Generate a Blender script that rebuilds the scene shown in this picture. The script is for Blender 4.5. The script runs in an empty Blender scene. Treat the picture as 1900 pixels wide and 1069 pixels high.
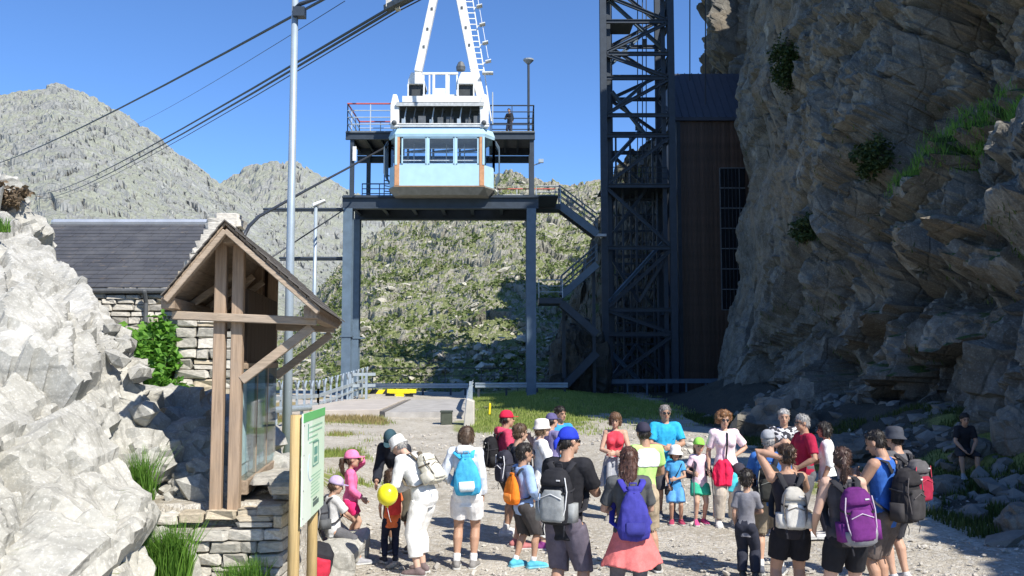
import bpy, bmesh, math, random
import numpy as np
from mathutils import Vector, Matrix
C = bpy.context
SC = C.scene
R = math.radians
random.seed(7)

# ------------------------------------------------------------------ camera, sky, sun, exposure
CAMZ = 2.45
F = 1700.0                      # focal length in photo pixels (photo 1900 wide)
TH = math.atan(135.5 / F)       # upward pitch
cam_d = bpy.data.cameras.new('camera'); cam = bpy.data.objects.new('camera', cam_d)
SC.collection.objects.link(cam)
cam.location = (0, 0, CAMZ); cam.rotation_euler = (math.pi / 2 + TH, 0, 0)
cam_d.sensor_width = 36; cam_d.lens = 36 * F / 1900; cam_d.clip_end = 6000; cam_d.clip_start = .1
SC.camera = cam

SUN = Vector((0.65, -0.76, 1.0)).normalized()     # direction to the sun
SUN_EL = math.asin(SUN.z); SUN_AZ = math.atan2(SUN.x, SUN.y)
w = bpy.data.worlds.new('World'); SC.world = w; w.use_nodes = True
wn = w.node_tree.nodes; wl = w.node_tree.links
bg = wn['Background']; bg.inputs[1].default_value = 0.11
sky = wn.new('ShaderNodeTexSky'); sky.sky_type = 'NISHITA'; sky.sun_disc = False
sky.sun_elevation = SUN_EL; sky.sun_rotation = SUN_AZ
sky.altitude = 2400; sky.air_density = 1.0; sky.dust_density = 0.2; sky.ozone_density = 2.6
tint = wn.new('ShaderNodeMix'); tint.data_type = 'RGBA'; tint.blend_type = 'MULTIPLY'; tint.inputs[0].default_value = 1
tint.inputs[7].default_value = (.74, 1.0, 1.30, 1)          # deep high-mountain blue
wl.new(sky.outputs[0], tint.inputs[6]); wl.new(tint.outputs[2], bg.inputs[0])
sd = bpy.data.lights.new('sun', 'SUN'); sun = bpy.data.objects.new('sun', sd); SC.collection.objects.link(sun)
sd.energy = 5.0; sd.angle = R(.55); sd.color = (1, .95, .86)
sun.rotation_euler = SUN.to_track_quat('Z', 'Y').to_euler(); sun.location = (20, -20, 40)
SC.view_settings.view_transform = 'Standard'; SC.view_settings.look = 'None'
SC.view_settings.gamma = 1; SC.view_settings.use_curve_mapping = False
SC.view_settings.exposure = 0.55
SC.render.engine = 'CYCLES'
SC.cycles.use_denoising = True
SC.cycles.max_bounces = 5; SC.cycles.transparent_max_bounces = 8

# ------------------------------------------------------------------ helpers
def P(px, py, d):
    """world point seen at photo pixel (1900x1069) at forward distance d (y = d)"""
    u = (px - 950) / F; v = (534.5 - py) / F
    c, s = math.cos(TH), math.sin(TH)
    dx, dy, dz = u, c - v * s, s + v * c
    k = d / dy
    return Vector((dx * k, d, CAMZ + dz * k))

def link(o): SC.collection.objects.link(o); return o

def thing(name, label, cat, loc=(0, 0, 0), rotz=0, group=None):
    o = link(bpy.data.objects.new(name, None))
    o.location = loc; o.rotation_euler = (0, 0, rotz); o.empty_display_size = .2
    o['label'] = label; o['category'] = cat
    if group: o['group'] = group
    return o

def tag(o, label, cat, group=None):
    o['label'] = label; o['category'] = cat
    if group: o['group'] = group
    return o

def rootmat(p):
    while p.parent: p = p.parent
    if p.rotation_mode == 'QUATERNION': rm = p.rotation_quaternion.to_matrix()
    else: rm = p.rotation_euler.to_matrix()
    return Matrix.Translation(p.location) @ rm.to_4x4()

class MB:
    def __init__(s): s.v = []; s.f = []
    def add(s, vs, fs):
        b = len(s.v); s.v += [tuple(q) for q in vs]
        s.f += [tuple(i + b for i in f) for f in fs]; return s
    def box(s, c, size, rot=None):
        x, y, z = size[0] / 2, size[1] / 2, size[2] / 2
        vs = [Vector(q) for q in ((-x,-y,-z),(x,-y,-z),(x,y,-z),(-x,y,-z),(-x,-y,z),(x,-y,z),(x,y,z),(-x,y,z))]
        if rot is not None: vs = [rot @ q for q in vs]
        c = Vector(c)
        return s.add([q + c for q in vs], [(0,3,2,1),(4,5,6,7),(0,1,5,4),(1,2,6,5),(2,3,7,6),(3,0,4,7)])
    def box2(s, a, b):
        a = Vector(a); b = Vector(b)
        return s.box((a + b) / 2, [abs(q) for q in (b - a)])
    def bar(s, p, q, w=.1, h=None, up=(0, 0, 1)):
        p = Vector(p); q = Vector(q); h = h or w; t = (q - p)
        L = t.length; t.normalize(); up = Vector(up)
        if abs(t.dot(up)) > .97: up = Vector((0, 1, 0)) if abs(t.y) < .9 else Vector((1, 0, 0))
        sd_ = t.cross(up).normalized(); u2 = sd_.cross(t)
        m = Matrix((sd_, t, u2)).transposed()
        return s.box((p + q) / 2, (w, L, h), m)
    def ibeam(s, p, q, w=.3, h=.4, t=.04, up=(0, 0, 1)):
        p = Vector(p); q = Vector(q); d = (q - p).normalized(); up = Vector(up)
        if abs(d.dot(up)) > .97: up = Vector((0, 1, 0))
        sd_ = d.cross(up).normalized(); u2 = sd_.cross(d)
        for k in (-1, 1):
            o = u2 * (h / 2 - t / 2) * k
            s.bar(p + o, q + o, w, t, up)
        return s.bar(p, q, t, h - 2 * t - .002, up)
    def tube(s, pts, rad, n=8, ref=None, caps=True):
        pts = [Vector(q) for q in pts]; N = len(pts)
        if not isinstance(rad, (list,)): rad = [rad] * N
        rad = [(r, r) if not isinstance(r, (tuple,)) else r for r in rad]
        rings = []
        prev = Vector(ref) if ref is not None else None
        for i in range(N):
            t = (pts[min(i + 1, N - 1)] - pts[max(i - 1, 0)])
            t = t.normalized() if t.length > 1e-9 else Vector((0, 0, 1))
            r0 = prev if prev is not None else (Vector((1, 0, 0)) if abs(t.x) < .8 else Vector((0, 1, 0)))
            a = r0 - t * r0.dot(t)
            if a.length < 1e-4: a = Vector((0, 1, 0)) - t * t.y
            a.normalize(); b = t.cross(a)
            if ref is None: prev = a
            rings.append((pts[i], a, b, rad[i], t))
        if caps:
            p, a, b, r, t = rings[0]; m = min(r)
            pre = [(p - t * m * k1, a, b, (r[0] * k2, r[1] * k2), t) for k1, k2 in ((.92, .38), (.6, .8))]
            p, a, b, r, t = rings[-1]; m = min(r)
            post = [(p + t * m * k1, a, b, (r[0] * k2, r[1] * k2), t) for k1, k2 in ((.6, .8), (.92, .38))]
            rings = pre + rings + post
        vs = []; fs = []
        for p, a, b, r, t in rings:
            for k in range(n):
                an = 2 * math.pi * k / n
                vs.append(p + a * math.cos(an) * r[0] + b * math.sin(an) * r[1])
        M_ = len(rings)
        for i in range(M_ - 1):
            for k in range(n):
                k2 = (k + 1) % n
                fs.append((i * n + k, i * n + k2, (i + 1) * n + k2, (i + 1) * n + k))
        fs.append(tuple(reversed(range(n)))); fs.append(tuple(range((M_ - 1) * n, M_ * n)))
        return s.add(vs, fs)
    def loft(s, rings, cap=True):
        n = len(rings[0]); vs = [q for r in rings for q in r]; fs = []
        for i in range(len(rings) - 1):
            for k in range(n):
                k2 = (k + 1) % n
                fs.append((i * n + k, i * n + k2, (i + 1) * n + k2, (i + 1) * n + k))
        if cap:
            fs.append(tuple(reversed(range(n)))); fs.append(tuple(range((len(rings) - 1) * n, len(rings) * n)))
        return s.add(vs, fs)
    def ell(s, c, r, n=12, m=8, mat=None):
        c = Vector(c); vs = []; fs = []
        for i in range(1, m):
            th = math.pi * i / m
            for k in range(n):
                an = 2 * math.pi * k / n
                q = Vector((r[0] * math.sin(th) * math.cos(an), r[1] * math.sin(th) * math.sin(an), -r[2] * math.cos(th)))
                vs.append(c + (mat @ q if mat else q))
        top = Vector((0, 0, r[2])); bot = Vector((0, 0, -r[2]))
        vs += [c + (mat @ bot if mat else bot), c + (mat @ top if mat else top)]
        B, T = len(vs) - 2, len(vs) - 1
        for i in range(m - 2):
            for k in range(n):
                k2 = (k + 1) % n
                fs.append((i * n + k, i * n + k2, (i + 1) * n + k2, (i + 1) * n + k))
        for k in range(n):
            k2 = (k + 1) % n
            fs.append((B, k2, k)); fs.append((T, (m - 2) * n + k, (m - 2) * n + k2))
        return s.add(vs, fs)
    def prism(s, poly, vec):
        poly = [Vector(q) for q in poly]; vec = Vector(vec); n = len(poly)
        return s.add(poly + [q + vec for q in poly],
                     [tuple(reversed(range(n))), tuple(range(n, 2 * n))] + [(k, (k + 1) % n, (k + 1) % n + n, k + n) for k in range(n)])
    def xf(s, mat):
        s.v = [tuple(mat @ Vector(q)) for q in s.v]; return s
    def build(s, name, mat, parent=None, world=True, smooth=False, bevel=0, kind=None, label=None):
        me = bpy.data.meshes.new(name)
        v = s.v
        if parent is not None and world:
            inv = rootmat(parent).inverted(); v = [tuple(inv @ Vector(q)) for q in v]
        me.from_pydata(v, [], s.f)
        bm = bmesh.new(); bm.from_mesh(me); bmesh.ops.recalc_face_normals(bm, faces=bm.faces)
        if bevel:
            bmesh.ops.bevel(bm, geom=bm.edges[:], offset=bevel, segments=1, affect='EDGES', clamp_overlap=True)
        bm.to_mesh(me); bm.free()
        me.materials.append(mat)
        if smooth: me.shade_smooth()
        o = link(bpy.data.objects.new(name, me))
        if parent is not None: o.parent = parent
        if kind: o['kind'] = kind
        if label: o['label'] = label
        return o

def np_mesh(name, V, Fq, mat, smooth=True, parent=None, kind=None, attrs=None):
    """mesh from numpy arrays (faces all quads or all tris)"""
    me = bpy.data.meshes.new(name)
    V = np.asarray(V, dtype=np.float32); Fq = np.asarray(Fq, dtype=np.int32)
    nf, k = Fq.shape
    me.vertices.add(len(V)); me.vertices.foreach_set('co', V.ravel())
    me.loops.add(nf * k); me.loops.foreach_set('vertex_index', Fq.ravel())
    me.polygons.add(nf); me.polygons.foreach_set('loop_start', np.arange(nf, dtype=np.int32) * k)
    me.polygons.foreach_set('loop_total', np.full(nf, k, dtype=np.int32))
    me.polygons.foreach_set('use_smooth', np.full(nf, bool(smooth)))
    me.update(calc_edges=True); me.validate()
    me.polygons.foreach_set('use_smooth', np.full(len(me.polygons), bool(smooth)))
    for an, av in (attrs or {}).items():
        a = me.attributes.new(an, 'FLOAT', 'POINT'); a.data.foreach_set('value', np.asarray(av, dtype=np.float32))
    me.materials.append(mat)
    o = link(bpy.data.objects.new(name, me))
    if parent is not None: o.parent = parent
    if kind: o['kind'] = kind
    return o

def grid_faces(nu, nv):
    a = np.arange(nu * nv).reshape(nu, nv)
    return np.stack([a[:-1, :-1], a[1:, :-1], a[1:, 1:], a[:-1, 1:]], -1).reshape(-1, 4)

# ---- numpy noise
def _hash(ix, iy, iz, seed):
    h = (ix.astype(np.int64) * 374761393 + iy.astype(np.int64) * 668265263 + iz.astype(np.int64) * 2246822519 + seed * 3266489917) & 0xFFFFFFFF
    h = ((h ^ (h >> 15)) * 2246822519) & 0xFFFFFFFF
    h = ((h ^ (h >> 13)) * 3266489917) & 0xFFFFFFFF
    return ((h ^ (h >> 16)) & 0xFFFFFF) / float(0xFFFFFF)
def vnoise(p, seed=0):
    i = np.floor(p).astype(np.int64); f = p - i; f = f * f * f * (f * (f * 6 - 15) + 10)
    o = 0
    for dx in (0, 1):
        for dy in (0, 1):
            for dz in (0, 1):
                wgt = (f[:, 0] if dx else 1 - f[:, 0]) * (f[:, 1] if dy else 1 - f[:, 1]) * (f[:, 2] if dz else 1 - f[:, 2])
                o = o + wgt * _hash(i[:, 0] + dx, i[:, 1] + dy, i[:, 2] + dz, seed)
    return o * 2 - 1
def fbm(p, octv=5, seed=0, gain=.5, ridged=False):
    o = 0; a = 1; s_ = 0
    for k in range(octv):
        n = vnoise(p * 2.03 ** k + 17.3 * k, seed + k)
        if ridged: n = 1 - 2 * np.abs(n)
        o = o + a * n; s_ += a; a *= gain
    return o / s_
def worley(p, seed=0, tilt=1.0):
    """returns F1, F2, a faceted block height in about -1..1, and a cell id value"""
    i = np.floor(p).astype(np.int64); n = len(p)
    F1 = np.full(n, 9.); F2 = np.full(n, 9.); val = np.zeros(n); cid = np.zeros(n)
    for dx in (-1, 0, 1):
        for dy in (-1, 0, 1):
            for dz in (-1, 0, 1):
                cx, cy, cz = i[:, 0] + dx, i[:, 1] + dy, i[:, 2] + dz
                q = np.stack([cx + _hash(cx, cy, cz, seed), cy + _hash(cx, cy, cz, seed + 1), cz + _hash(cx, cy, cz, seed + 2)], -1)
                d = p - q; dist = np.sqrt((d * d).sum(1))
                r = _hash(cx, cy, cz, seed + 3)
                t = np.stack([_hash(cx, cy, cz, seed + 4), _hash(cx, cy, cz, seed + 5), _hash(cx, cy, cz, seed + 6)], -1) * 2 - 1
                h = (r * 2 - 1) + tilt * (d * t).sum(1)
                near = dist < F1
                F2 = np.where(near, F1, np.minimum(F2, dist))
                val = np.where(near, h, val); cid = np.where(near, r, cid); F1 = np.where(near, dist, F1)
    return F1, F2, val, cid
def sstep(a, b, x):
    t = np.clip((x - a) / (b - a), 0, 1); return t * t * (3 - 2 * t)
def rock_disp(p, s1=2.5, a1=.5, s2=.8, a2=.18, crack=.15, seed=0, st=(1, 1, 1)):
    st = np.array(st)
    pw = p + .10 * s1 * np.stack([fbm(p / s1 * 1.1, 4, seed + 50), fbm(p / s1 * 1.1 + 9, 4, seed + 51), fbm(p / s1 * 1.1 + 19, 4, seed + 52)], -1)
    f1, f2, h1, _ = worley(pw / s1 * st, seed, 1.25)
    g1, g2, h2, _ = worley(pw / s2 * st + h1[:, None] * .4, seed + 20, 1.25)
    s3 = s2 * .36; k1, k2, h3, _ = worley(pw / s3 * st, seed + 40, 1.2)
    d = a1 * h1 - crack * s1 * .35 * (1 - sstep(0, .07, f2 - f1))
    d = d + a2 * h2 - crack * s2 * .35 * (1 - sstep(0, .09, g2 - g1))
    d = d + a2 * .36 * h3
    return d + a2 * .35 * fbm(p / s2 * 3.0, 4, seed + 80, .6, True)

def blocks(p, s, N, seed, warp=.15, a=1.0, tilt=.8, groove=.3):
    """rock broken along three joint sets: every block stands a little proud, back or askew"""
    pw = p + warp * s * np.stack([fbm(p / s * .7, 4, seed + 1), fbm(p / s * .7 + 9, 4, seed + 2), fbm(p / s * .7 + 19, 4, seed + 3)], -1)
    N = np.array(N, float); N[:, :] = N / np.linalg.norm(N, axis=1)[:, None] / np.array([[s * .8], [s * .55], [s * 1.1]])
    q = pw @ N.T; z0 = np.zeros(len(p), np.int64)
    i0 = np.floor(q[:, 0]).astype(np.int64); q1 = q[:, 1] + .9 * _hash(i0, z0, z0, seed); i1 = np.floor(q1).astype(np.int64)
    q2 = q[:, 2] + .9 * _hash(i0, i1, z0, seed + 1); i2 = np.floor(q2).astype(np.int64)
    f = np.stack([q[:, 0] - i0, q1 - i1, q2 - i2], -1)
    h = _hash(i0, i1, i2, seed + 2) * 2 - 1
    t = sum((f[:, k] - .5) * (_hash(i0, i1, i2, seed + 5 + k) * 2 - 1) for k in range(3))
    e = np.minimum(f, 1 - f).min(1)
    return a * (h + tilt * 1.6 * t - groove * (1 - sstep(0, .045, e)))

# ---- materials
_mats = {}
def nodes_of(name):
    m = bpy.data.materials.new(name); m.use_nodes = True
    nt = m.node_tree; b = nt.nodes['Principled BSDF']
    return m, nt, b
class NT:
    def __init__(s, nt): s.nt = nt
    def n(s, typ, ins=None, **kw):
        nd = s.nt.nodes.new(typ)
        for k, v in kw.items(): setattr(nd, k, v)
        for k, v in (ins or {}).items(): s.set(nd.inputs[k], v)
        return nd
    def set(s, sock, v):
        if hasattr(v, 'is_output'): s.nt.links.new(v, sock)
        else: sock.default_value = v
    def mix(s, f, a, b, mode='MIX'):
        nd = s.n('ShaderNodeMix', data_type='RGBA', blend_type=mode)
        s.set(nd.inputs[0], f); s.set(nd.inputs[6], a); s.set(nd.inputs[7], b)
        return nd.outputs[2]
    def math(s, op, a, b=0.0, c=None, clamp=False):
        nd = s.n('ShaderNodeMath', operation=op, use_clamp=clamp); s.set(nd.inputs[0], a); s.set(nd.inputs[1], b)
        if c is not None: s.set(nd.inputs[2], c)
        return nd.outputs[0]
    def ramp(s, f, lo, hi):
        nd = s.n('ShaderNodeMapRange', {0: f, 1: lo, 2: hi}, interpolation_type='SMOOTHSTEP'); return nd.outputs[0]
    def noise(s, vec, scale, det=4, rough=.55, dist=0.0):
        return s.n('ShaderNodeTexNoise', {'Vector': vec, 'Scale': scale, 'Detail': det, 'Roughness': rough, 'Distortion': dist}).outputs[0]
    def coord(s, which='Object'): return s.n('ShaderNodeTexCoord').outputs[which]
    def mapping(s, vec, scale): return s.n('ShaderNodeMapping', {'Vector': vec, 'Scale': scale}).outputs[0]
    def bump(s, h, strength=.5, dist=.05):
        return s.n('ShaderNodeBump', {'Height': h, 'Strength': strength, 'Distance': dist}).outputs[0]
def c4(c, k=1.0): return (min(c[0] * k, 1), min(c[1] * k, 1), min(c[2] * k, 1), 1)

def M(name, col, rough=.7, var=.2, scale=6.0, bump=.15, bdist=.01, metal=0.0, fine=60.0, stretch=None, objvar=0.0, spec=.4):
    key = (name, tuple(col), rough, var, scale, bump, metal, stretch, objvar)
    if key in _mats: return _mats[key]
    m, nt, b = nodes_of(name); t = NT(nt)
    co = t.coord()
    if stretch: co = t.mapping(co, stretch)
    n1 = t.noise(co, scale, 5); n2 = t.noise(co, fine, 3)
    f = t.math('ADD', t.math('MULTIPLY', n1, .7), t.math('MULTIPLY', n2, .3))
    c = t.mix(t.ramp(f, .3, .7), c4(col, 1 - var), c4(col, 1 + var))
    if objvar:
        rnd = t.n('ShaderNodeObjectInfo').outputs['Random']
        c = t.mix(1.0, c, t.mix(rnd, c4((1, 1, 1), 1 - objvar), c4((1, 1, 1), 1)), 'MULTIPLY')
    t.set(b.inputs['Base Color'], c)
    b.inputs['Metallic'].default_value = metal; b.inputs['Specular IOR Level'].default_value = spec
    t.set(b.inputs['Roughness'], t.math('ADD', rough - .08, t.math('MULTIPLY', n2, .16)))
    if bump: t.set(b.inputs['Normal'], t.bump(f, bump, bdist))
    _mats[key] = m
    return m

def rock_mat(name, light, dark, stain, scale=1.0, grass=None, gamt=.5, bdist=.06, stain_amt=.5, gup=.55, attr=None, streak=None):
    """pale broken rock; grass on upward faces / noise patches"""
    m, nt, b = nodes_of(name); t = NT(nt)
    co = t.coord()
    big = t.noise(co, .35 * scale, 5, .6); mid = t.noise(co, 1.6 * scale, 8, .68, .25); rid = t.n('ShaderNodeTexNoise', {'Vector': co, 'Scale': 1.1 * scale, 'Detail': 9.0, 'Roughness': .62, 'Lacunarity': 2.3}, noise_type='RIDGED_MULTIFRACTAL', normalize=False).outputs[0]; fine = t.noise(co, 9 * scale, 5, .65)
    vor = t.n('ShaderNodeTexVoronoi', {'Vector': t.mix(.12, co, t.n('ShaderNodeTexNoise', {'Vector': co, 'Scale': 1.2 * scale}).outputs[1]), 'Scale': 1.5 * scale}, feature='DISTANCE_TO_EDGE').outputs[0]
    crack = t.ramp(vor, 0, .05)
    c = t.mix(t.ramp(mid, .3, .72), c4(dark), c4(light))
    c = t.mix(t.math('MULTIPLY', t.ramp(rid, .75, 1.45), .38), c, c4(light, 1.12)); c = t.mix(t.math('MULTIPLY', t.ramp(rid, .5, .22), .55), c, c4(dark, .6))
    c = t.mix(t.math('MULTIPLY', t.ramp(big, .42, .7), stain_amt), c, c4(stain))
    stv = None
    if streak:
        stv = t.noise(t.n('ShaderNodeMapping', {'Vector': co, 'Rotation': streak[0], 'Scale': streak[1]}).outputs[0], 1.0, 6, .62, .3)
        c = t.mix(t.math('MULTIPLY', t.ramp(stv, .52, .66), streak[2]), c, c4(dark, .7)); c = t.mix(t.math('MULTIPLY', t.ramp(stv, .42, .30), streak[2] * .6), c, c4(light, 1.1))
    c = t.mix(t.math('MULTIPLY', t.ramp(fine, .5, .75), .35), c, c4(dark, .75))
    c = t.mix(t.math('MULTIPLY', t.math('SUBTRACT', 1.0, crack), .3), c, c4(dark, .5))
    vfine = t.noise(co, 34 * scale, 4, .7)
    c = t.mix(t.math('MULTIPLY', t.ramp(vfine, .52, .72), .4), c, c4(dark, .8)); c = t.mix(t.math('MULTIPLY', t.ramp(vfine, .5, .3), .35), c, c4(light, 1.15))
    fine = t.math('ADD', t.math('MULTIPLY', fine, .6), t.math('MULTIPLY', vfine, .4))
    h = t.math('ADD', t.math('MULTIPLY', rid, .45), t.math('ADD', t.math('MULTIPLY', fine, .35), t.math('MULTIPLY', crack, .2)))
    if stv is not None: h = t.math('ADD', h, t.math('MULTIPLY', stv, .5))
    if grass:
        up = t.n('ShaderNodeSeparateXYZ', {0: t.n('ShaderNodeNewGeometry').outputs['Normal']}).outputs[2]
        gm = t.math('ADD', t.math('MULTIPLY', up, 1.0), t.math('MULTIPLY', t.math('SUBTRACT', mid, .5), 1.6))
        gm = t.math('ADD', gm, t.math('MULTIPLY', t.math('SUBTRACT', big, .5), 1.5))
        if attr: gm = t.math('ADD', gm, t.n('ShaderNodeAttribute', attribute_name=attr).outputs['Fac'])
        gm = t.math('MULTIPLY', t.ramp(gm, gup, gup + .18), gamt)
        gc = t.mix(t.ramp(fine, .35, .65), c4(grass, .55), c4(grass, 1.35))
        c = t.mix(gm, c, gc)
    t.set(b.inputs['Base Color'], c); b.inputs['Roughness'].default_value = .92; b.inputs['Specular IOR Level'].default_value = .2
    t.set(b.inputs['Normal'], t.bump(h, .9, bdist))
    return m

def wood_mat(name, col, dark=.5, axis=2, rough=.8):
    m, nt, b = nodes_of(name); t = NT(nt)
    s_ = [14, 14, 14]; s_[axis] = .9
    co = t.coord()
    g = t.noise(t.mapping(co, tuple(s_)), 3.0, 6, .6, .4); sp = t.noise(co, 2.2, 4); fi = t.noise(t.mapping(co, tuple(q * 3 for q in s_)), 4.0, 3)
    c = t.mix(t.ramp(g, .3, .7), c4(col, dark + .22), c4(col, 1.12))
    c = t.mix(t.math('MULTIPLY', t.ramp(sp, .45, .7), .35), c, c4((col[0] * .9, col[1], col[2] * 1.15)))
    c = t.mix(t.math('MULTIPLY', t.ramp(fi, .58, .8), .5), c, c4(col, .42))
    t.set(b.inputs['Base Color'], c); b.inputs['Roughness'].default_value = rough; b.inputs['Specular IOR Level'].default_value = .25
    t.set(b.inputs['Normal'], t.bump(g, .5, .012))
    return m

def glass_mat(name='window_glass', tint=(.8, .9, .95)):
    m, nt, b = nodes_of(name)
    b.inputs['Base Color'].default_value = c4(tint); b.inputs['Roughness'].default_value = .03
    b.inputs['Transmission Weight'].default_value = 1.0; b.inputs['IOR'].default_value = 1.02
    tr = nt.nodes.new('ShaderNodeBsdfTransparent'); tr.inputs[0].default_value = c4(tint)
    gl = nt.nodes.new('ShaderNodeBsdfGlossy'); gl.inputs['Roughness'].default_value = .03
    lw = nt.nodes.new('ShaderNodeLayerWeight'); t = NT(nt); fr = t.math('ADD', t.math('MULTIPLY', t.math('POWER', lw.outputs['Facing'], 4.0), .5), .04)
    mx = nt.nodes.new('ShaderNodeMixShader')
    nt.links.new(fr, mx.inputs[0]); nt.links.new(tr.outputs[0], mx.inputs[1]); nt.links.new(gl.outputs[0], mx.inputs[2])
    nt.links.new(mx.outputs[0], nt.nodes['Material Output'].inputs[0])
    return m

def deform(o, amp, scale, seed=0):
    """break up the straight edges of a built part a little"""
    me = o.data; n = len(me.vertices); a = np.zeros(n * 3, dtype=np.float32); me.vertices.foreach_get('co', a)
    p = a.reshape(-1, 3).astype(float)
    p = p + amp * np.stack([vnoise(p * scale, seed), vnoise(p * scale + 7, seed + 1), vnoise(p * scale + 13, seed + 2)], -1)
    me.vertices.foreach_set('co', p.astype(np.float32).ravel()); me.update()
# ------------------------------------------------------------------ terrain
def terr(y): return 1.12 - .57 * sstep(12, 17, y) - .42 * sstep(17, 24, y)
def gz(x, y):
    x = np.asarray(x, dtype=float); y = np.asarray(y, dtype=float)
    z = .30 * sstep(30, 48, y)
    z = z + .35 * sstep(33, 46, y) * np.exp(-((x - 2.5) / 2.6) ** 2)
    xe = -2.12 - .28 * np.clip(y - 9.2, 0, 30) * .9
    wd = .03 + .25 * np.clip(y - 9, 0, 30)
    z = z + terr(y) * (1 - sstep(xe - .02, xe + wd, x)) * sstep(8.62, 8.68, y)
    z = z + 1.15 * sstep(8.2, 11.6, x) * sstep(9, 15, y) * (1 - sstep(48, 56, y))
    far = sstep(64, 90, y) + sstep(20, 60, np.abs(x))
    return z - 6 * np.clip(far, 0, 1)
def gz1(x, y): return float(gz(np.array([x]), np.array([y]))[0])
def grass_w(x, y):
    p = np.stack([x, y, y * 0], -1); n = fbm(p * .55, 4, 5) * 1.0; n2 = fbm(p * .16, 3, 9)
    k = x / np.maximum(y, 1)
    A = sstep(-.050, -.036, k + .008 * n) * (1 - sstep(5.5, 9, x + 2 * n)) * sstep(-.75, -.35, n) * sstep(29, 36, y + 5 * n - np.abs(x - .5) * .9)
    B = (1 - sstep(-.165, -.135, k + .03 * n)) * sstep(17, 20, y) * sstep(-.02, .35, n + .25 * np.sin(y * .9))
    Bf = (1 - sstep(-.15, -.13, k + .02 * n)) * sstep(33, 36, y) * (1 - sstep(40.0, 40.8, y))
    Cc = sstep(4.2, 5.6, x - .12 * (y - 12)) * sstep(10.5, 13, y) * (1 - sstep(20, 26, y)) * sstep(.0, .3, n)
    Dd = sstep(24, 40, np.abs(x)) * .9
    T = (1 - sstep(-2.9, -2.4, x)) * sstep(9, 10, y) * (1 - sstep(19, 20, y)) * sstep(.1, .4, n)
    E = (1 - sstep(-.03, .0, k + .02 * n)) * sstep(-.075, -.055, k) * sstep(30, 33, y) * (1 - sstep(36, 38, y)) * .7
    return np.clip(np.maximum.reduce([A, B, Bf, Cc, Dd, T, E]), 0, 1), np.clip(np.maximum(Bf, B * sstep(24, 34, y)) + .15 * n2, 0, 1)

def ground_material():
    m, nt, b = nodes_of('gravel_and_grass'); t = NT(nt); co = t.coord()
    g = t.n('ShaderNodeAttribute', attribute_name='grass').outputs['Fac']; dr = t.n('ShaderNodeAttribute', attribute_name='dry').outputs['Fac']
    v1 = t.n('ShaderNodeTexVoronoi', {'Vector': co, 'Scale': 16.0}); v2 = t.n('ShaderNodeTexVoronoi', {'Vector': co, 'Scale': 44.0})
    n1 = t.noise(co, .7, 5, .6); n2 = t.noise(co, 4.0, 5, .6); n3 = t.noise(co, 50.0, 3)
    peb = t.n('ShaderNodeSeparateColor', {0: v1.outputs['Color']}).outputs[0]; peb2 = t.n('ShaderNodeSeparateColor', {0: v2.outputs['Color']}).outputs[0]
    c = t.mix(t.ramp(n1, .35, .65), (.36, .325, .265, 1), (.48, .44, .37, 1))
    c = t.mix(t.math('MULTIPLY', t.ramp(peb, .45, .9), .55), c, (.62, .60, .55, 1))
    c = t.mix(t.math('MULTIPLY', t.ramp(peb2, .6, .95), .4), c, (.20, .18, .15, 1))
    c = t.mix(t.math('MULTIPLY', t.ramp(n2, .5, .75), .4), c, (.27, .24, .185, 1))
    gc = t.mix(t.ramp(n2, .3, .7), (.15, .19, .05, 1), (.27, .28, .10, 1))
    gc = t.mix(dr, gc, (.30, .235, .115, 1))
    so = t.n('ShaderNodeAttribute', attribute_name='shade_toned_soil').outputs['Fac']; c = t.mix(t.ramp(t.math('ADD', so, t.math('MULTIPLY', t.math('SUBTRACT', n2, .5), .9)), .3, .7), c, t.mix(t.ramp(n3, .4, .6), (.045, .042, .034, 1), (.10, .095, .08, 1)))  # dark cliff-foot soil, with the cliff's shade also painted into its tone
    gm = t.ramp(t.math('ADD', g, t.math('MULTIPLY', t.math('SUBTRACT', n3, .5), .7)), .3, .6)
    c = t.mix(gm, c, gc)
    tk = t.n('ShaderNodeAttribute', attribute_name='track').outputs['Fac']; c = t.mix(t.math('MULTIPLY', tk, .45), c, (.50, .46, .39, 1))
    t.set(b.inputs['Base Color'], c); b.inputs['Roughness'].default_value = .95; b.inputs['Specular IOR Level'].default_value = .15
    h = t.math('ADD', t.math('MULTIPLY', v1.outputs['Distance'], -.6), t.math('ADD', t.math('MULTIPLY', v2.outputs['Distance'], -.3), n3))
    t.set(b.inputs['Normal'], t.bump(h, .8, .03))
    return m

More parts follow.
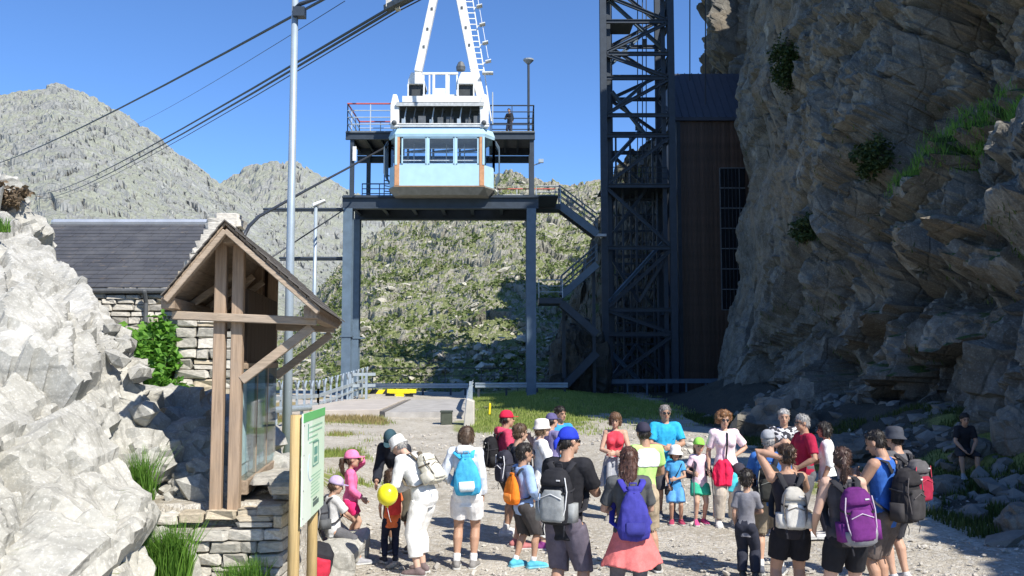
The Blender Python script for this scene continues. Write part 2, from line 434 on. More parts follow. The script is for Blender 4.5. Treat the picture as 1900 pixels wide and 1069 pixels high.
def make_ground():
    xs = np.unique(np.concatenate([np.linspace(-400, -60, 12), np.linspace(-60, -14, 30), np.linspace(-14, -6, 50), np.arange(-6, 9, .085), np.linspace(9, 16, 40), np.linspace(16, 60, 24), np.linspace(60, 400, 12)]))
    ys = np.unique(np.concatenate([np.linspace(-60, 4, 16), np.arange(4, 8.5, .12), np.arange(8.5, 8.8, .03), np.arange(8.8, 20, .09), np.arange(20, 60, .3), np.linspace(60, 140, 30), np.linspace(140, 900, 12)]))
    X, Y = np.meshgrid(xs, ys, indexing='ij'); x = X.ravel(); y = Y.ravel()
    p = np.stack([x, y, x * 0], -1)
    z = gz(x, y)
    g, dry = grass_w(x, y)
    near = 1 - sstep(60, 100, np.abs(y))
    z = z + near * (.05 * fbm(p * .5, 3, 1) + .022 * fbm(p * 2.6, 4, 2) + .03 * g * fbm(p * 1.5, 3, 4))
    sc_ = sstep(8.2, 10, x) * sstep(9, 14, y)
    z = z + sc_ * .3 * np.abs(fbm(p * 1.4, 4, 8))
    np_mesh('ground', np.stack([x, y, z], -1), grid_faces(len(xs), len(ys)), ground_material(), kind='structure', attrs={'grass': g, 'dry': dry, 'track': sum(np.exp(-((x - (1.6 - .075 * y + o_ + .25 * fbm(p * .2, 2, 23))) / .28) ** 2) for o_ in (-.85, .85)) * (.5 + .7 * fbm(p * .5, 3, 24)), 'shade_toned_soil': sstep(5.2, 7.6, x + .9 * fbm(p * .4, 3, 17) - .05 * (y - 14)) * sstep(12, 17, y + fbm(p * .4, 3, 18)) * (1 - sstep(70, 80, y))})
make_ground()

ICO = None
def ico():
    global ICO
    if ICO is None:
        bm = bmesh.new(); bmesh.ops.create_icosphere(bm, subdivisions=1, radius=1)
        ICO = (np.array([v.co[:] for v in bm.verts]), np.array([[v.index for v in f.verts] for f in bm.faces])); bm.free()
    return ICO
def scatter_stones(name, pts, sizes, mat, flat=.6, seed=0, kind='stuff', parent=None, smooth=False):
    rg = np.random.default_rng(seed); V, Fc = ico(); n = len(pts)
    jit = 1 + .75 * (rg.random((n, len(V), 1)) - .5)
    sc = sizes[:, None, None] * np.stack([.7 + .7 * rg.random(n), .7 + .5 * rg.random(n), flat * (.7 + .6 * rg.random(n))], -1)[:, None, :]
    v = V[None] * jit * sc
    a = rg.random(n) * 6.283; ca, sa = np.cos(a)[:, None], np.sin(a)[:, None]
    tl = (rg.random(n) - .5)[:, None] * .9
    x = v[..., 0] * ca - v[..., 1] * sa; y = v[..., 0] * sa + v[..., 1] * ca; z = v[..., 2] + tl * x
    vv = np.stack([x, y, z], -1) + pts[:, None, :]
    ff = Fc[None] + (np.arange(n) * len(V))[:, None, None]
    return np_mesh(name, vv.reshape(-1, 3), ff.reshape(-1, 3), mat, smooth=smooth, kind=kind, parent=parent)

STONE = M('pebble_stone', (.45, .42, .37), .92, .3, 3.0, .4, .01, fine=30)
def pebbles():
    rg = np.random.default_rng(3)
    n = 17000
    y = 7.6 + 24 * rg.random(n) ** 1.7; x = -.24 * y + (.24 + .56) * y * rg.random(n)
    g, _ = grass_w(x, y); wall = (x < -2.0) & (y > 8.5) & (x < -.155 * y)
    cl = fbm(np.stack([x, y, y * 0], -1) * .6, 3, 33)
    keep = (rg.random(n) > g * .93) & ~wall & (x < 10.5) & (rg.random(n) < .45 + .9 * cl)
    x, y = x[keep], y[keep]; s = .009 + .028 * rg.random(len(x)) ** 3.5 + .05 * (rg.random(len(x)) > .992)
    s = s * (1 + sstep(14, 24, y) * .8)
    scatter_stones('pebbles', np.stack([x, y, gz(x, y) + s * .25], -1), s, STONE, seed=4)
    # scree at the foot of the cliff
    n = 2900; y = 12.5 + 26 * rg.random(n) ** 1.5; x = 6.6 + 5 * rg.random(n) ** .8 + .03 * (y - 12)
    dn = fbm(np.stack([x, y, y * 0], -1) * .5, 3, 43); keep = rg.random(n) < .55 + 1.2 * dn; x, y = x[keep], y[keep]; n = len(x)
    s = .03 + .26 * rg.random(n) ** 4.0
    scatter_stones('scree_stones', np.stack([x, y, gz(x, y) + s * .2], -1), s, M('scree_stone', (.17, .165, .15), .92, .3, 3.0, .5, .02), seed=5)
pebbles()

# ------------------------------------------------------------------ grass blades, leaves
def leaf_mat(name, c1, c2, trans=.25, rough=.6):
    m, nt, b = nodes_of(name); t = NT(nt)
    a = t.n('ShaderNodeAttribute', attribute_name='rnd').outputs['Fac']
    t.set(b.inputs['Base Color'], t.mix(a, c4(c1), c4(c2))); b.inputs['Roughness'].default_value = rough
    b.inputs['Specular IOR Level'].default_value = .3
    tr = nt.nodes.new('ShaderNodeBsdfTranslucent'); t.set(tr.inputs[0], t.mix(a, c4(c1, 1.5), c4(c2, 1.5)))
    mx = nt.nodes.new('ShaderNodeMixShader'); mx.inputs[0].default_value = trans
    nt.links.new(b.outputs[0], mx.inputs[1]); nt.links.new(tr.outputs[0], mx.inputs[2]); nt.links.new(mx.outputs[0], nt.nodes['Material Output'].inputs[0])
    return m
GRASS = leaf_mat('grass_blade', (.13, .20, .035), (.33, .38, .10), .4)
TUFT = leaf_mat('tuft_blade', (.06, .15, .02), (.17, .32, .05), .35)
DRYG = leaf_mat('dry_grass_blade', (.20, .17, .07), (.38, .31, .15), .3)
LEAF = leaf_mat('bright_leaf', (.05, .15, .02), (.17, .36, .05), .35, .5)
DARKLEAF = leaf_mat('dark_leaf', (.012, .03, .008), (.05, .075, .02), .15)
def blades(name, pts, h, wd, mat, seed=0, lean=.35, parent=None, kind='stuff'):
    rg = np.random.default_rng(seed); n = len(pts)
    h = h * (.55 + .8 * rg.random(n)); a = rg.random(n) * 6.283; l = lean * (rg.random(n)) * h; b = rg.random(n) * 6.283
    side = np.stack([np.cos(a), np.sin(a), a * 0], -1) * (wd / 2 * (.6 + .8 * rg.random(n)))[:, None]
    ld = np.stack([np.cos(b) * l, np.sin(b) * l, a * 0], -1); up = np.stack([a * 0, a * 0, h], -1)
    m_ = pts + up * .55 + ld * .35
    v = np.stack([pts - side, pts + side, m_ + side * .7, m_ - side * .7, pts + up + ld], 1).reshape(-1, 3)
    i = np.arange(n)[:, None] * 5
    f = np.concatenate([i + [0, 1, 2], i + [0, 2, 3], i + [3, 2, 4]], 0)
    rn = np.repeat(rg.random(n), 5)
    return np_mesh(name, v, f, mat, smooth=False, kind=kind, attrs={'rnd': rn}, parent=parent)
def leaves(name, pts, size, mat, seed=0, parent=None, kind=None, droop=.3, nrm=None):
    rg = np.random.default_rng(seed); n = len(pts)
    d = rg.normal(size=(n, 3)); d[:, 2] = d[:, 2] * .5 - droop; d /= np.linalg.norm(d, axis=1)[:, None]
    e = rg.normal(size=(n, 3)); e -= d * (d * e).sum(1)[:, None]; e /= np.linalg.norm(e, axis=1)[:, None]
    L = (size * (.6 + .8 * rg.random(n)))[:, None]; W = L * .32
    nn = np.cross(d, e)
    v = np.stack([pts, pts + d * L * .45 + e * W + nn * L * .08, pts + d * L, pts + d * L * .45 - e * W + nn * L * .08], 1).reshape(-1, 3)
    i = np.arange(n)[:, None] * 4; f = np.concatenate([i + [0, 1, 2], i + [0, 2, 3]], 0)
    return np_mesh(name, v, f, mat, smooth=False, kind=kind, attrs={'rnd': np.repeat(rg.random(n), 4)}, parent=parent)

MEADOW = leaf_mat('meadow_blade', (.16, .235, .045), (.37, .42, .13), .4)
def meadow():
    rg = np.random.default_rng(11)
    # mid-distance slope behind the group
    n = 60000; y = 30 + 28 * rg.random(n); x = -3 + 12 * rg.random(n); g, d = grass_w(x, y)
    k = (rg.random(n) < g * 1.2) & ~((x < -.045 * y)); x, y = x[k], y[k]
    blades('meadow_grass', np.stack([x, y, gz(x, y) - .02], -1), .13, .03, MEADOW, 1)
    # left of the path
    n = 36000; y = 17 + 24 * rg.random(n); x = -.27 * y + .17 * y * rg.random(n); g, d = grass_w(x, y)
    k = (rg.random(n) < g) & (y < 40.5); x, y, d = x[k], y[k], d[k]
    dd = rg.random(len(x)) < d
    blades('path_grass', np.stack([x, y, gz(x, y) - .02], -1)[~dd], .13, .022, GRASS, 2)
    blades('dry_path_grass', np.stack([x, y, gz(x, y) - .02], -1)[dd], .14, .024, DRYG, 3)
    # right foreground
    n = 30000; y = 10 + 16 * rg.random(n); x = 4 + 7 * rg.random(n); g, d = grass_w(x, y)
    k = rg.random(n) < g * .9; x, y = x[k], y[k]
    blades('verge_grass', np.stack([x, y, gz(x, y) - .01], -1), .10, .014, GRASS, 4)
    # low growth at the cliff foot, blade colour darkened to carry the shade
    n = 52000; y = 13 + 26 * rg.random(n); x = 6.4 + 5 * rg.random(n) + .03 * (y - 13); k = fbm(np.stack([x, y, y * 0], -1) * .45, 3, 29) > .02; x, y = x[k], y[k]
    blades('shade_toned_grass', np.stack([x, y, gz(x, y) - .02], -1), .16, .03, leaf_mat('shade_toned_blade', (.03, .05, .012), (.09, .12, .03), .3), 7)
meadow()

# ------------------------------------------------------------------ mountains and hills
HILLROCK = rock_mat('hillside_rock_and_grass', (.56, .535, .465), (.28, .27, .22), (.46, .43, .35), .8, (.17, .195, .075), .95, .35, .35, .55)
MOUNTROCK = rock_mat('mountain_rock_and_grass', (.45, .45, .42), (.26, .265, .25), (.34, .345, .30), .075, (.255, .268, .195), .66, 2.0, .5, .64, None, ((0, 0, .5), (.05, .012, .02), .4))
def hill(name, prof, D, Df, zf, mat, amp, s1, px0, px1, nu, nv, pw=1.25, back=.25, seed=0, wob=.0):
    u = np.linspace(px0, px1, nu); pr = np.array(prof, dtype=float)
    zc = CAMZ + (670 - np.interp(u, pr[:, 0], pr[:, 1])) / F * D
    v = np.concatenate([np.linspace(0, 1, nv) ** 1.35, 1 + np.linspace(0, 1, 14)[1:] * back])
    U, Vv = np.meshgrid(u, v, indexing='ij'); ZC = np.repeat(zc[:, None], len(v), 1)
    y = Df + (D - Df) * Vv; x = (U - 950) / F * y
    z = np.where(Vv <= 1, zf + (ZC - zf) * np.abs(Vv) ** pw, ZC - (Vv - 1) * (D - Df) * .9)
    p = np.stack([x.ravel(), y.ravel(), z.ravel()], -1)
    k = (np.clip(Vv, 0, 1).ravel() ** .6)
    big = fbm(p / (s1 * 6), 4, seed + 3, .5, True)
    d = rock_disp(p, s1, .30, s1 * .3, .14, .10, seed, (1, .8, .8)) / .5
    gul = fbm(np.stack([p[:, 0] / (s1 * 1.3) + .25 * p[:, 1] / s1, p[:, 1] / (s1 * 7), p[:, 2] * 0], -1), 5, seed + 11, .55, True)
    big = big + .9 * gul
    crest = np.exp(-((Vv.ravel() - 1) / .06) ** 2)
    p[:, 2] += amp * (d + 1.3 * big * (1 - .8 * crest)) * (.25 + .75 * k)
    p[:, 0] += amp * .5 * fbm(p / s1, 3, seed + 7); p[:, 1] -= amp * (.7 if D < 500 else .45) * d * (.2 + .8 * k)
    return np_mesh(name, p, grid_faces(nu, len(v)), mat, smooth=False, kind='structure')
hill('mountain', [(-500, 300), (-250, 210), (-60, 172), (0, 162), (40, 158), (90, 147), (130, 160), (190, 188), (230, 214), (270, 242), (330, 285), (385, 326), (420, 345), (470, 372), (560, 430), (640, 480), (760, 560)],
     900, 130, -8, MOUNTROCK, 3.0, 20, -500, 760, 330, 230, 1.15, seed=1)
hill('far_mountain', [(300, 380), (390, 340), (410, 330), (440, 312), (470, 300), (500, 292), (545, 298), (600, 325), (640, 345), (700, 385), (770, 408), (830, 440), (900, 470)],
     1300, 500, 0, MOUNTROCK, 3.5, 28, 300, 900, 150, 90, 1.2, seed=2)
hill('hillside', [(480, 640), (560, 590), (600, 540), (640, 480), (700, 432), (770, 405), (830, 384), (880, 348), (920, 322), (960, 318), (1010, 335), (1040, 346), (1100, 338), (1130, 334), (1200, 268), (1260, 240), (1330, 200), (1400, 180)],
     165, 63, -.6, HILLROCK, .85, 3.2, 480, 1400, 380, 290, 1.2, seed=3)
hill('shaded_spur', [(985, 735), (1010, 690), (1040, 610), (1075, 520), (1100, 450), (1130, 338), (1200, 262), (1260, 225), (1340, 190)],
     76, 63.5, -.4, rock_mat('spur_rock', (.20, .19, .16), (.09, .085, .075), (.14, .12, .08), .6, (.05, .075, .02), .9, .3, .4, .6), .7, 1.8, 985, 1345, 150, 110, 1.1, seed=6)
def hill_boulders():
    rg = np.random.default_rng(21); dg = C.evaluated_depsgraph_get(); pts = []; ss = []
    tree = {}
    o = bpy.data.objects['hillside']; me = o.data
    a = np.zeros(len(me.vertices) * 3, dtype=np.float32); me.vertices.foreach_get('co', a); a = a.reshape(-1, 3)
    px = 950 + a[:, 0] / a[:, 1] * F; ok = np.where((px > 500) & (px < 1130) & (a[:, 1] < 160))[0]
    cl = fbm(a[ok].astype(float) / 12, 3, 5)
    pk = ok[rg.random(len(ok)) < np.clip(.006 + .06 * cl, 0, 1)]
    s = .12 + .7 * rg.random(len(pk)) ** 3.5
    q = a[pk] + rg.normal(size=(len(pk), 3)) * .3
    scatter_stones('hillside_boulders', q, s, M('hillside_boulder_stone', (.40, .38, .315), .92, .35, .8, .5, .1, fine=6), .45, 22)
    pk = ok[rg.random(len(ok)) < .008 + .03 * (cl < -.1)]; n = len(pk)
    q = np.repeat(a[pk], 26, 0) + rg.normal(size=(n * 26, 3)) * [.55, .55, .28]
    leaves('hillside_shrubs', q, .42, leaf_mat('hill_shrub_leaf', (.07, .105, .025), (.17, .21, .07), .25), 23, kind='stuff')
hill_boulders()

# ------------------------------------------------------------------ rock faces
CLIFFROCK = rock_mat('cliff_rock', (.30, .275, .23), (.13, .118, .098), (.25, .185, .115), .55, (.05, .085, .018), .9, .10, .55, .95)
def make_cliff():
    ny, nz = 620, 270
    yv = 1 + 79 * np.linspace(0, 1, ny) ** 1.12; v = np.concatenate([np.linspace(0, 1, nz), 1 + np.linspace(0, 1, 20)[1:]])
    Y, V = np.meshgrid(yv, v, indexing='ij')
    ZC = np.interp(Y, [0, 7, 11, 13, 14.5, 17.3, 19.5, 22, 30, 34, 60, 80], [9.5, 10, 11.5, 13, 13.8, 14.5, 19, 25, 28, 33, 35, 38])
    Z = -1.5 + np.clip(V, 0, 1) * (ZC + 1.5)
    X = np.interp(Y, [0, 10, 20, 30, 40, 50, 55, 57, 59, 66, 68, 80], [11.5, 11.0, 10.8, 11.0, 11.5, 12.75, 13.1, 14.4, 19, 19, 16, 17])
    w45 = sstep(34, 46, Y) * (1 - sstep(56, 57.5, Y))
    X = X + w45 * np.interp(Z, [-1, 1, 2, 4.5, 7.5, 10.5, 13.5, 16.5, 19.2, 23, 28], [-1.2, -1.0, -1.0, -.5, .1, -.1, .8, 0, .7, .9, 1.5])
    lean = .15 * np.clip(Z - 1, 0, 40) * (1 - w45 * .9) * (1 - sstep(56, 60, Y) * .8)
    X = X + lean
    zl = np.interp(Y, [14, 17, 19, 21, 23, 28, 31], [7.4, 7.8, 8.0, 8.4, 9.0, 8.0, 7.0]); wl_ = sstep(12.5, 14.5, Y) * (1 - sstep(21.8, 23.2, Y)); wl2 = sstep(21.5, 23.5, Y) * (1 - sstep(28, 32, Y))
    X = X + wl_ * 4.6 * sstep(-.3, 3.4, Z - zl) + wl2 * 1.0 * sstep(0, 1.6, Z - zl)
    X = X + (V > 1) * (V - 1) * 26
    Z = Z + (V > 1) * (V - 1) * 3
    p = np.stack([X.ravel(), Y.ravel(), Z.ravel()], -1)
    stp = np.array([1, 1, .55])
    rough = .35 + .75 * sstep(-.25, .3, fbm(p / 9 + 3, 3, 60))
    rough = rough * (1 - .5 * sstep(38, 48, p[:, 1]))
    pw = p + 1.3 * np.stack([fbm(p / 6, 4, 160), fbm(p / 6 + 9, 4, 161), fbm(p / 6 + 19, 4, 162)], -1)
    f1, f2, hb, _ = worley(pw / 5.5 * np.array([1, 1, .42]), 163, .9)
    d = 1.0 * fbm(p / 9 * stp, 3, 61) + 1.25 * hb - 1.3 * (1 - sstep(0, .10, f2 - f1))
    f1, f2, hb, _ = worley(pw / 2.6 * np.array([1, 1, .75]), 164, 1.2)
    d = d + rough * (.6 * hb - .55 * (1 - sstep(0, .10, f2 - f1)))
    JN = [(.25, 1, .12), (.15, -.3, 1), (1, .35, -.1)]
    d = d + (.3 + .7 * rough) * (blocks(p, 2.3, JN, 301, .22, .34) + blocks(p, .85, JN, 311, .25, .13) + blocks(p, .33, JN, 321, .3, .05)) + .04 * rock_disp(p, 1.25, .22, .45, .085, .22, 62, (1, 1, .7))
    st = fbm(p * np.array([.6, 1.1, .14]), 4, 70, .55, True)
    d = d + .30 * st
    def shelf(s_, sd, amp):
        q = (p[:, 2] + .35 * p[:, 1] + 1.6 * fbm(p * .22, 4, sd)) / s_; f = q - np.floor(q); i_ = np.floor(q).astype(np.int64); z_ = np.zeros(len(q), np.int64)
        return amp * (.5 - f) * (.1 + 1.4 * _hash(i_, z_, z_, sd))
    d = d + rough * shelf(3.6, 93, .8) + .07 * fbm(p * 3.0, 4, 95, .6, True)
    # a brow with an undercut below it, as on the near buttress
    br = np.exp(-((p[:, 2] - 5.6 - .6 * np.sin(p[:, 1] * .5)) / .55) ** 2) * sstep(17, 20, p[:, 1]) * (1 - sstep(29, 33, p[:, 1]))
    un = np.exp(-((p[:, 2] - 4.5 - .6 * np.sin(p[:, 1] * .5)) / .6) ** 2) * sstep(17, 20, p[:, 1]) * (1 - sstep(29, 33, p[:, 1]))
    d = d + .7 * br - .8 * un
    d = d * (1 - .6 * (wl_ * sstep(-1.5, 0, Z - zl)).ravel())
    damp = 1 - .55 * w45.ravel()
    p[:, 0] -= d * damp; p[:, 2] += .35 * d * damp * sstep(2, 6, p[:, 2]); p[:, 1] -= .25 * d * damp
    # grass sits in the hanging gully above the ledge
    gr = (wl_ * np.exp(-(((Z - zl) - 1.7) / 1.5) ** 2) + wl2 * np.exp(-(((Z - zl) - .6) / .7) ** 2)).ravel() * 1.0 + (V > 1).ravel() * .6
    o = np_mesh('cliff_face', p, grid_faces(ny, len(v)), rock_mat('cliff_rock', (.40, .385, .34), (.11, .105, .092), (.27, .20, .125), .6, (.05, .09, .018), .9, .12, .5, 1.0, 'grassy', ((0, 0, 0), (1.6, 1.6, .22), .55)), smooth=False, kind='structure', attrs={'grassy': gr})
    rg = np.random.default_rng(5)
    sel = np.where((gr > .55) & (p[:, 2] > 7) & (V.ravel() <= 1))[0]
    q = np.repeat(p[sel], 11, 0) + rg.normal(size=(len(sel) * 11, 3)) * .10
    blades('ledge_grass', q, .24, .022, TUFT, 6, .9)
    nv_ = np.zeros(len(p) * 3, dtype=np.float32); o.data.vertices.foreach_get('normal', nv_); nv_ = nv_.reshape(-1, 3)
    sel = np.where((nv_[:, 2] > .55) & (p[:, 2] > 1.5) & (V.ravel() <= 1) & (p[:, 1] > 13) & (fbm(p * .35, 3, 77) > .08))[0]
    sel = sel[rg.random(len(sel)) < .35]
    q = np.repeat(p[sel], 5, 0) + rg.normal(size=(len(sel) * 5, 3)) * .08
    blades('cliff_tufts', q, .20, .03, leaf_mat('cliff_tuft_blade', (.03, .055, .012), (.10, .13, .035), .3), 8, .9)
    return p
cliff_p = make_cliff()

LIME = rock_mat('pale_outcrop_rock', (.70, .685, .64), (.38, .37, .33), (.52, .495, .42), 1.1, (.17, .20, .07), .6, .035, .45, 1.15, None, ((0, -.66, 0), (.5, .9, 3.2), .6))
def outcrop_z(x, y):
    q = (x + 3.5) * .758 + (y - 9) * .652
    z2 = 2.3 - .41 * (x + 3.5) + .25 * (y - 9)
    z2 = np.minimum(z2, 6.5) - np.clip(q, 0, 9) * 2.2 - .9 * np.clip(-q - 2.2, 0, 9) * .3
    z2 = z2 - .12 - sstep(-3.95, -3.1, x) * 1.1 * (1 - sstep(10, 11, y))
    e = 1 - ((x + 4.35) / 1.85) ** 2 - ((y - 6.7) / 2.3) ** 2
    z1 = np.where(e > 0, 1.62 * np.sqrt(np.clip(e, 0, 1)), -1 + 0 * e)
    hi = np.maximum(z1, z2); lo = np.minimum(z1, z2)
    return np.maximum(hi + .12 * np.exp(-np.abs(hi - lo) * 3), -.6)
def make_outcrop():
    xs = np.arange(-10.2, -1.9, .034); ys = np.arange(3.8, 15.4, .040)
    X, Y = np.meshgrid(xs, ys, indexing='ij'); x = X.ravel(); y = Y.ravel()
    z = outcrop_z(x, y); p = np.stack([x, y, z], -1)
    # bedding: joints dip down to the right, parallel to the rib
    rot = Matrix.Rotation(R(38), 3, 'Y'); rp = p @ np.array(rot)
    h_ = rp[:, 2] + .10 * fbm(rp * .9, 4, 85) + .05 * rp[:, 1]
    def ledge(s_, sd): q = h_ / s_ + .6 * vnoise(rp * .7 / s_ * .3, sd); f = q - np.floor(q); c_ = _hash(np.floor(q).astype(np.int64), np.zeros(len(q), np.int64), np.zeros(len(q), np.int64), sd); return (f ** 1.6 - .4) * (.4 + 1.0 * c_)
    JN = [(1, .25, .15), (.12, .1, 1), (-.2, 1, .1)]
    d = blocks(rp, 1.5, JN, 401, .16, .17, .9, .35) + blocks(rp, .60, JN, 411, .2, .075, .9, .35) + blocks(rp, .22, JN, 421, .25, .024) + .02 * fbm(p * 7, 4, 84, .55, True) + .10 * ledge(.75, 3) + .10 * fbm(p * .8, 3, 86)
    gx = (outcrop_z(x + .05, y) - outcrop_z(x - .05, y)) / .1; gy = (outcrop_z(x, y + .05) - outcrop_z(x, y - .05)) / .1
    nrm = np.stack([-gx, -gy, np.ones_like(gx)], -1); nrm /= np.linalg.norm(nrm, axis=1)[:, None]
    k = sstep(-.6, .1, z)
    p += nrm * (d * k)[:, None]
    np_mesh('rock_outcrop', p, grid_faces(len(xs), len(ys)), LIME, smooth=False, kind='structure')
make_outcrop()

def boulder(label, loc, size, mat, seed, rz=0, sub=4, a=.28, group=None):
    bm = bmesh.new(); bmesh.ops.create_icosphere(bm, subdivisions=sub, radius=1)
    V = np.array([v.co[:] for v in bm.verts]); Fq = np.array([[v.index for v in f.verts] for f in bm.faces]); bm.free()
    p = V + seed * 13.7
    d = rock_disp(p, .95, a, .35, .07, .12, seed); V = V * (1 + d)[:, None]
    V = np.sign(V) * np.abs(V) ** .85 * np.array(size)
    V[:, 2] = np.maximum(V[:, 2], -size[2] * .75)
    o = np_mesh('boulder', V, Fq, mat, smooth=False); o.location = loc; o.rotation_euler = (0, 0, rz)
    return tag(o, label, 'boulder', group)
def at_ground(px, py, it=4):
    z = 0.0
    for _ in range(it):
        d = F * (CAMZ - z) / (py - 670); x = (px - 950) / F * d; z = gz1(x, d)
    return x, d, z
GREYROCK = rock_mat('grey_boulder_rock', (.33, .31, .27), (.16, .15, .13), (.28, .23, .17), 1.2, None)
for lb, px, d, z, sz, sd_ in [
    ('big grey boulder slumped at the cliff foot beside the brown metal building', 1440, 30, 0, (1.5, 1.4, 1.3), 1),
    ('low rounded grey boulder in shade behind the maroon polo shirt man', 1545, 22, .2, (.8, .8, .55), 2),
    ('pale squarish rock that the boy in the shade sits on', 1800, 18.9, .25, (.45, .4, .42), 3),
    ('pointed pale boulder on the scree to the right of the sitting boy', 1880, 18.3, .55, (.35, .35, .5), 4),
    ('flat grey stone lying below the feet of the sitting boy', 1735, 17.6, .08, (.38, .3, .22), 5),
    ('broad brown boulder at the right edge of the gravel in shade', 1890, 13.2, .1, (.38, .4, .3), 6),
    ('white sunlit stone on the grass behind the large black backpack', 1700, 15.6, .05, (.28, .22, .13), 7)]:
    p = P(px, 600, d); boulder(lb, (p.x, d, gz1(p.x, d) + z * .6), sz, GREYROCK if sd_ != 7 else LIME, sd_, sd_)
for lb, (x, y, z), sz, sd_ in [
    ('large dark boulder in the shaded hollow just left of the timber posts', (-3.55, 10.1, 1.35), (.55, .5, .42), 11),
    ('rounded boulder under the ivy in the shaded hollow', (-4.15, 11.0, 1.55), (.6, .5, .5), 12),
    ('small angular boulder low in the hollow beside the grass tuft', (-3.2, 9.4, 1.25), (.28, .25, .22), 13),
    ('slab of pale rock leaning at the back of the hollow below the pier', (-3.9, 12.2, 1.35), (.7, .5, .5), 14),
    ('knobbly boulder on the outcrop side of the shaded hollow', (-3.75, 9.2, 1.45), (.4, .35, .32), 15)]:
    boulder(lb, (x, y, z), sz, LIME, sd_, sd_ * .7)

def hollow_rubble():
    rg = np.random.default_rng(71); n = 260; x = -4.4 + 1.7 * rg.random(n); y = 8.9 + 3.0 * rg.random(n); s = .05 + .17 * rg.random(n) ** 2.2
    z = np.maximum(np.maximum(gz(x, y), outcrop_z(x, y)), 1.1)
    scatter_stones('hollow_rubble', np.stack([x, y, z + s * .3], -1), s, LIME, .75, 72)
hollow_rubble()
def plant(name, label, cat, center, rad, n, size, mat, seed, stem=True, droop=.3, group=None):
    t = thing(name, label, cat, (center[0], center[1], center[2] - rad[2]), 0, group)
    rg = np.random.default_rng(seed)
    ncl = max(5, n // 60); cc = rg.normal(size=(ncl, 3)); cc /= np.linalg.norm(cc, axis=1)[:, None]; cc *= (rg.random(ncl) ** .45)[:, None]
    q = cc[rg.integers(0, ncl, n)] + rg.normal(size=(n, 3)) * .17
    q = q * np.array(rad) + [0, 0, rad[2]]
    leaves('foliage', q, size, mat, seed, parent=t, droop=droop)
    if stem:
        mb = MB()
        for k in range(5):
            e = q[rg.integers(0, n)]; mb.tube([(0, 0, 0), e * [.4, .4, .5], e], [.02 * rad[2] + .006, .014, .005], 5)
        mb.build('stem', M('plant_stem', (.12, .09, .05)), t, world=False)
    return t
plant('ivy_bush', 'bright green leafy bush growing in the corner of the stone hut', 'bush', (-5.95, 15.2, 2.35), (.38, .4, .85), 2500, .14, LEAF, 31)
plant('ivy_bush', 'low trailing green bush against the foot of the hut pier', 'bush', (-5.50, 14.8, 1.95), (.2, .3, .4), 500, .12, LEAF, 32)
def on_cliff(px, py):
    q = cliff_p; u_ = 950 + q[:, 0] / np.maximum(q[:, 1], .1) * F; c_, s_ = math.cos(TH), math.sin(TH)
    yy = q[:, 1] * c_ + (q[:, 2] - CAMZ) * s_; zz = -q[:, 1] * s_ + (q[:, 2] - CAMZ) * c_
    dd = (950 + q[:, 0] / yy * F - px) ** 2 + (534.5 - zz / yy * F - py) ** 2 + (yy < 1) * 1e9
    idx = np.argsort(dd)[:30]; return Vector(q[idx[np.argmin(yy[idx])]])
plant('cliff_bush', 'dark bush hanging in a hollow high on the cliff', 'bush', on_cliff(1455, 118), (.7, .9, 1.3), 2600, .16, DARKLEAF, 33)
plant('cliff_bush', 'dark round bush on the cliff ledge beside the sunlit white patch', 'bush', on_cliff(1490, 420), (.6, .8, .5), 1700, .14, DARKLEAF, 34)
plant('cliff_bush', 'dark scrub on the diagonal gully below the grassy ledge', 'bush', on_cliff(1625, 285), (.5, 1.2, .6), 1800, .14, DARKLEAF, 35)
plant('dry_shrub', 'brown dry shrub on top of the left outcrop', 'shrub', P(10, 356, 13.0), (.28, .3, .17), 700, .09, leaf_mat('dry_leaf', (.10, .075, .05), (.22, .16, .10), .1), 36)

def tuft(label, c, r, n, h, mat, seed, wd=.012):
    t = thing('grass_tuft', label, 'grass tuft', c)
    rg = np.random.default_rng(seed); a = rg.random(n) * 6.283; q = rg.random(n) ** .6 * r
    pts = np.stack([np.cos(a) * q, np.sin(a) * q * .7, a * 0 - .05], -1)
    blades('blades', pts, h, wd, mat, seed, .6, parent=t)
    return t
tuft('tall bright grass growing at the foot of the dry stone wall', (-2.98, 8.1, .62), .20, 800, .40, TUFT, 41)
tuft('lower clump of grass at the wall foot near the sign', (-2.35, 8.25, .45), .22, 500, .28, TUFT, 42)
tuft('slender grass tuft at the edge of the shaded hollow', (-3.48, 8.75, 1.2), .12, 300, .42, TUFT, 43, .009)
tuft('grass tuft on the face of the near white boulder', (-4.1, 7.35, 1.72), .07, 160, .2, TUFT, 44, .009)
tuft('small grass tuft in a joint half way up the outcrop', (-4.35, 8.6, 2.35), .06, 120, .13, TUFT, 45, .009)
tuft('green tuft at the left edge high on the outcrop', (-6.35, 11.3, 4.1), .12, 160, .16, TUFT, 46)
tuft('little tuft low at the left corner of the picture', (-3.6, 6.4, 1.2), .1, 200, .2, TUFT, 47, .009)
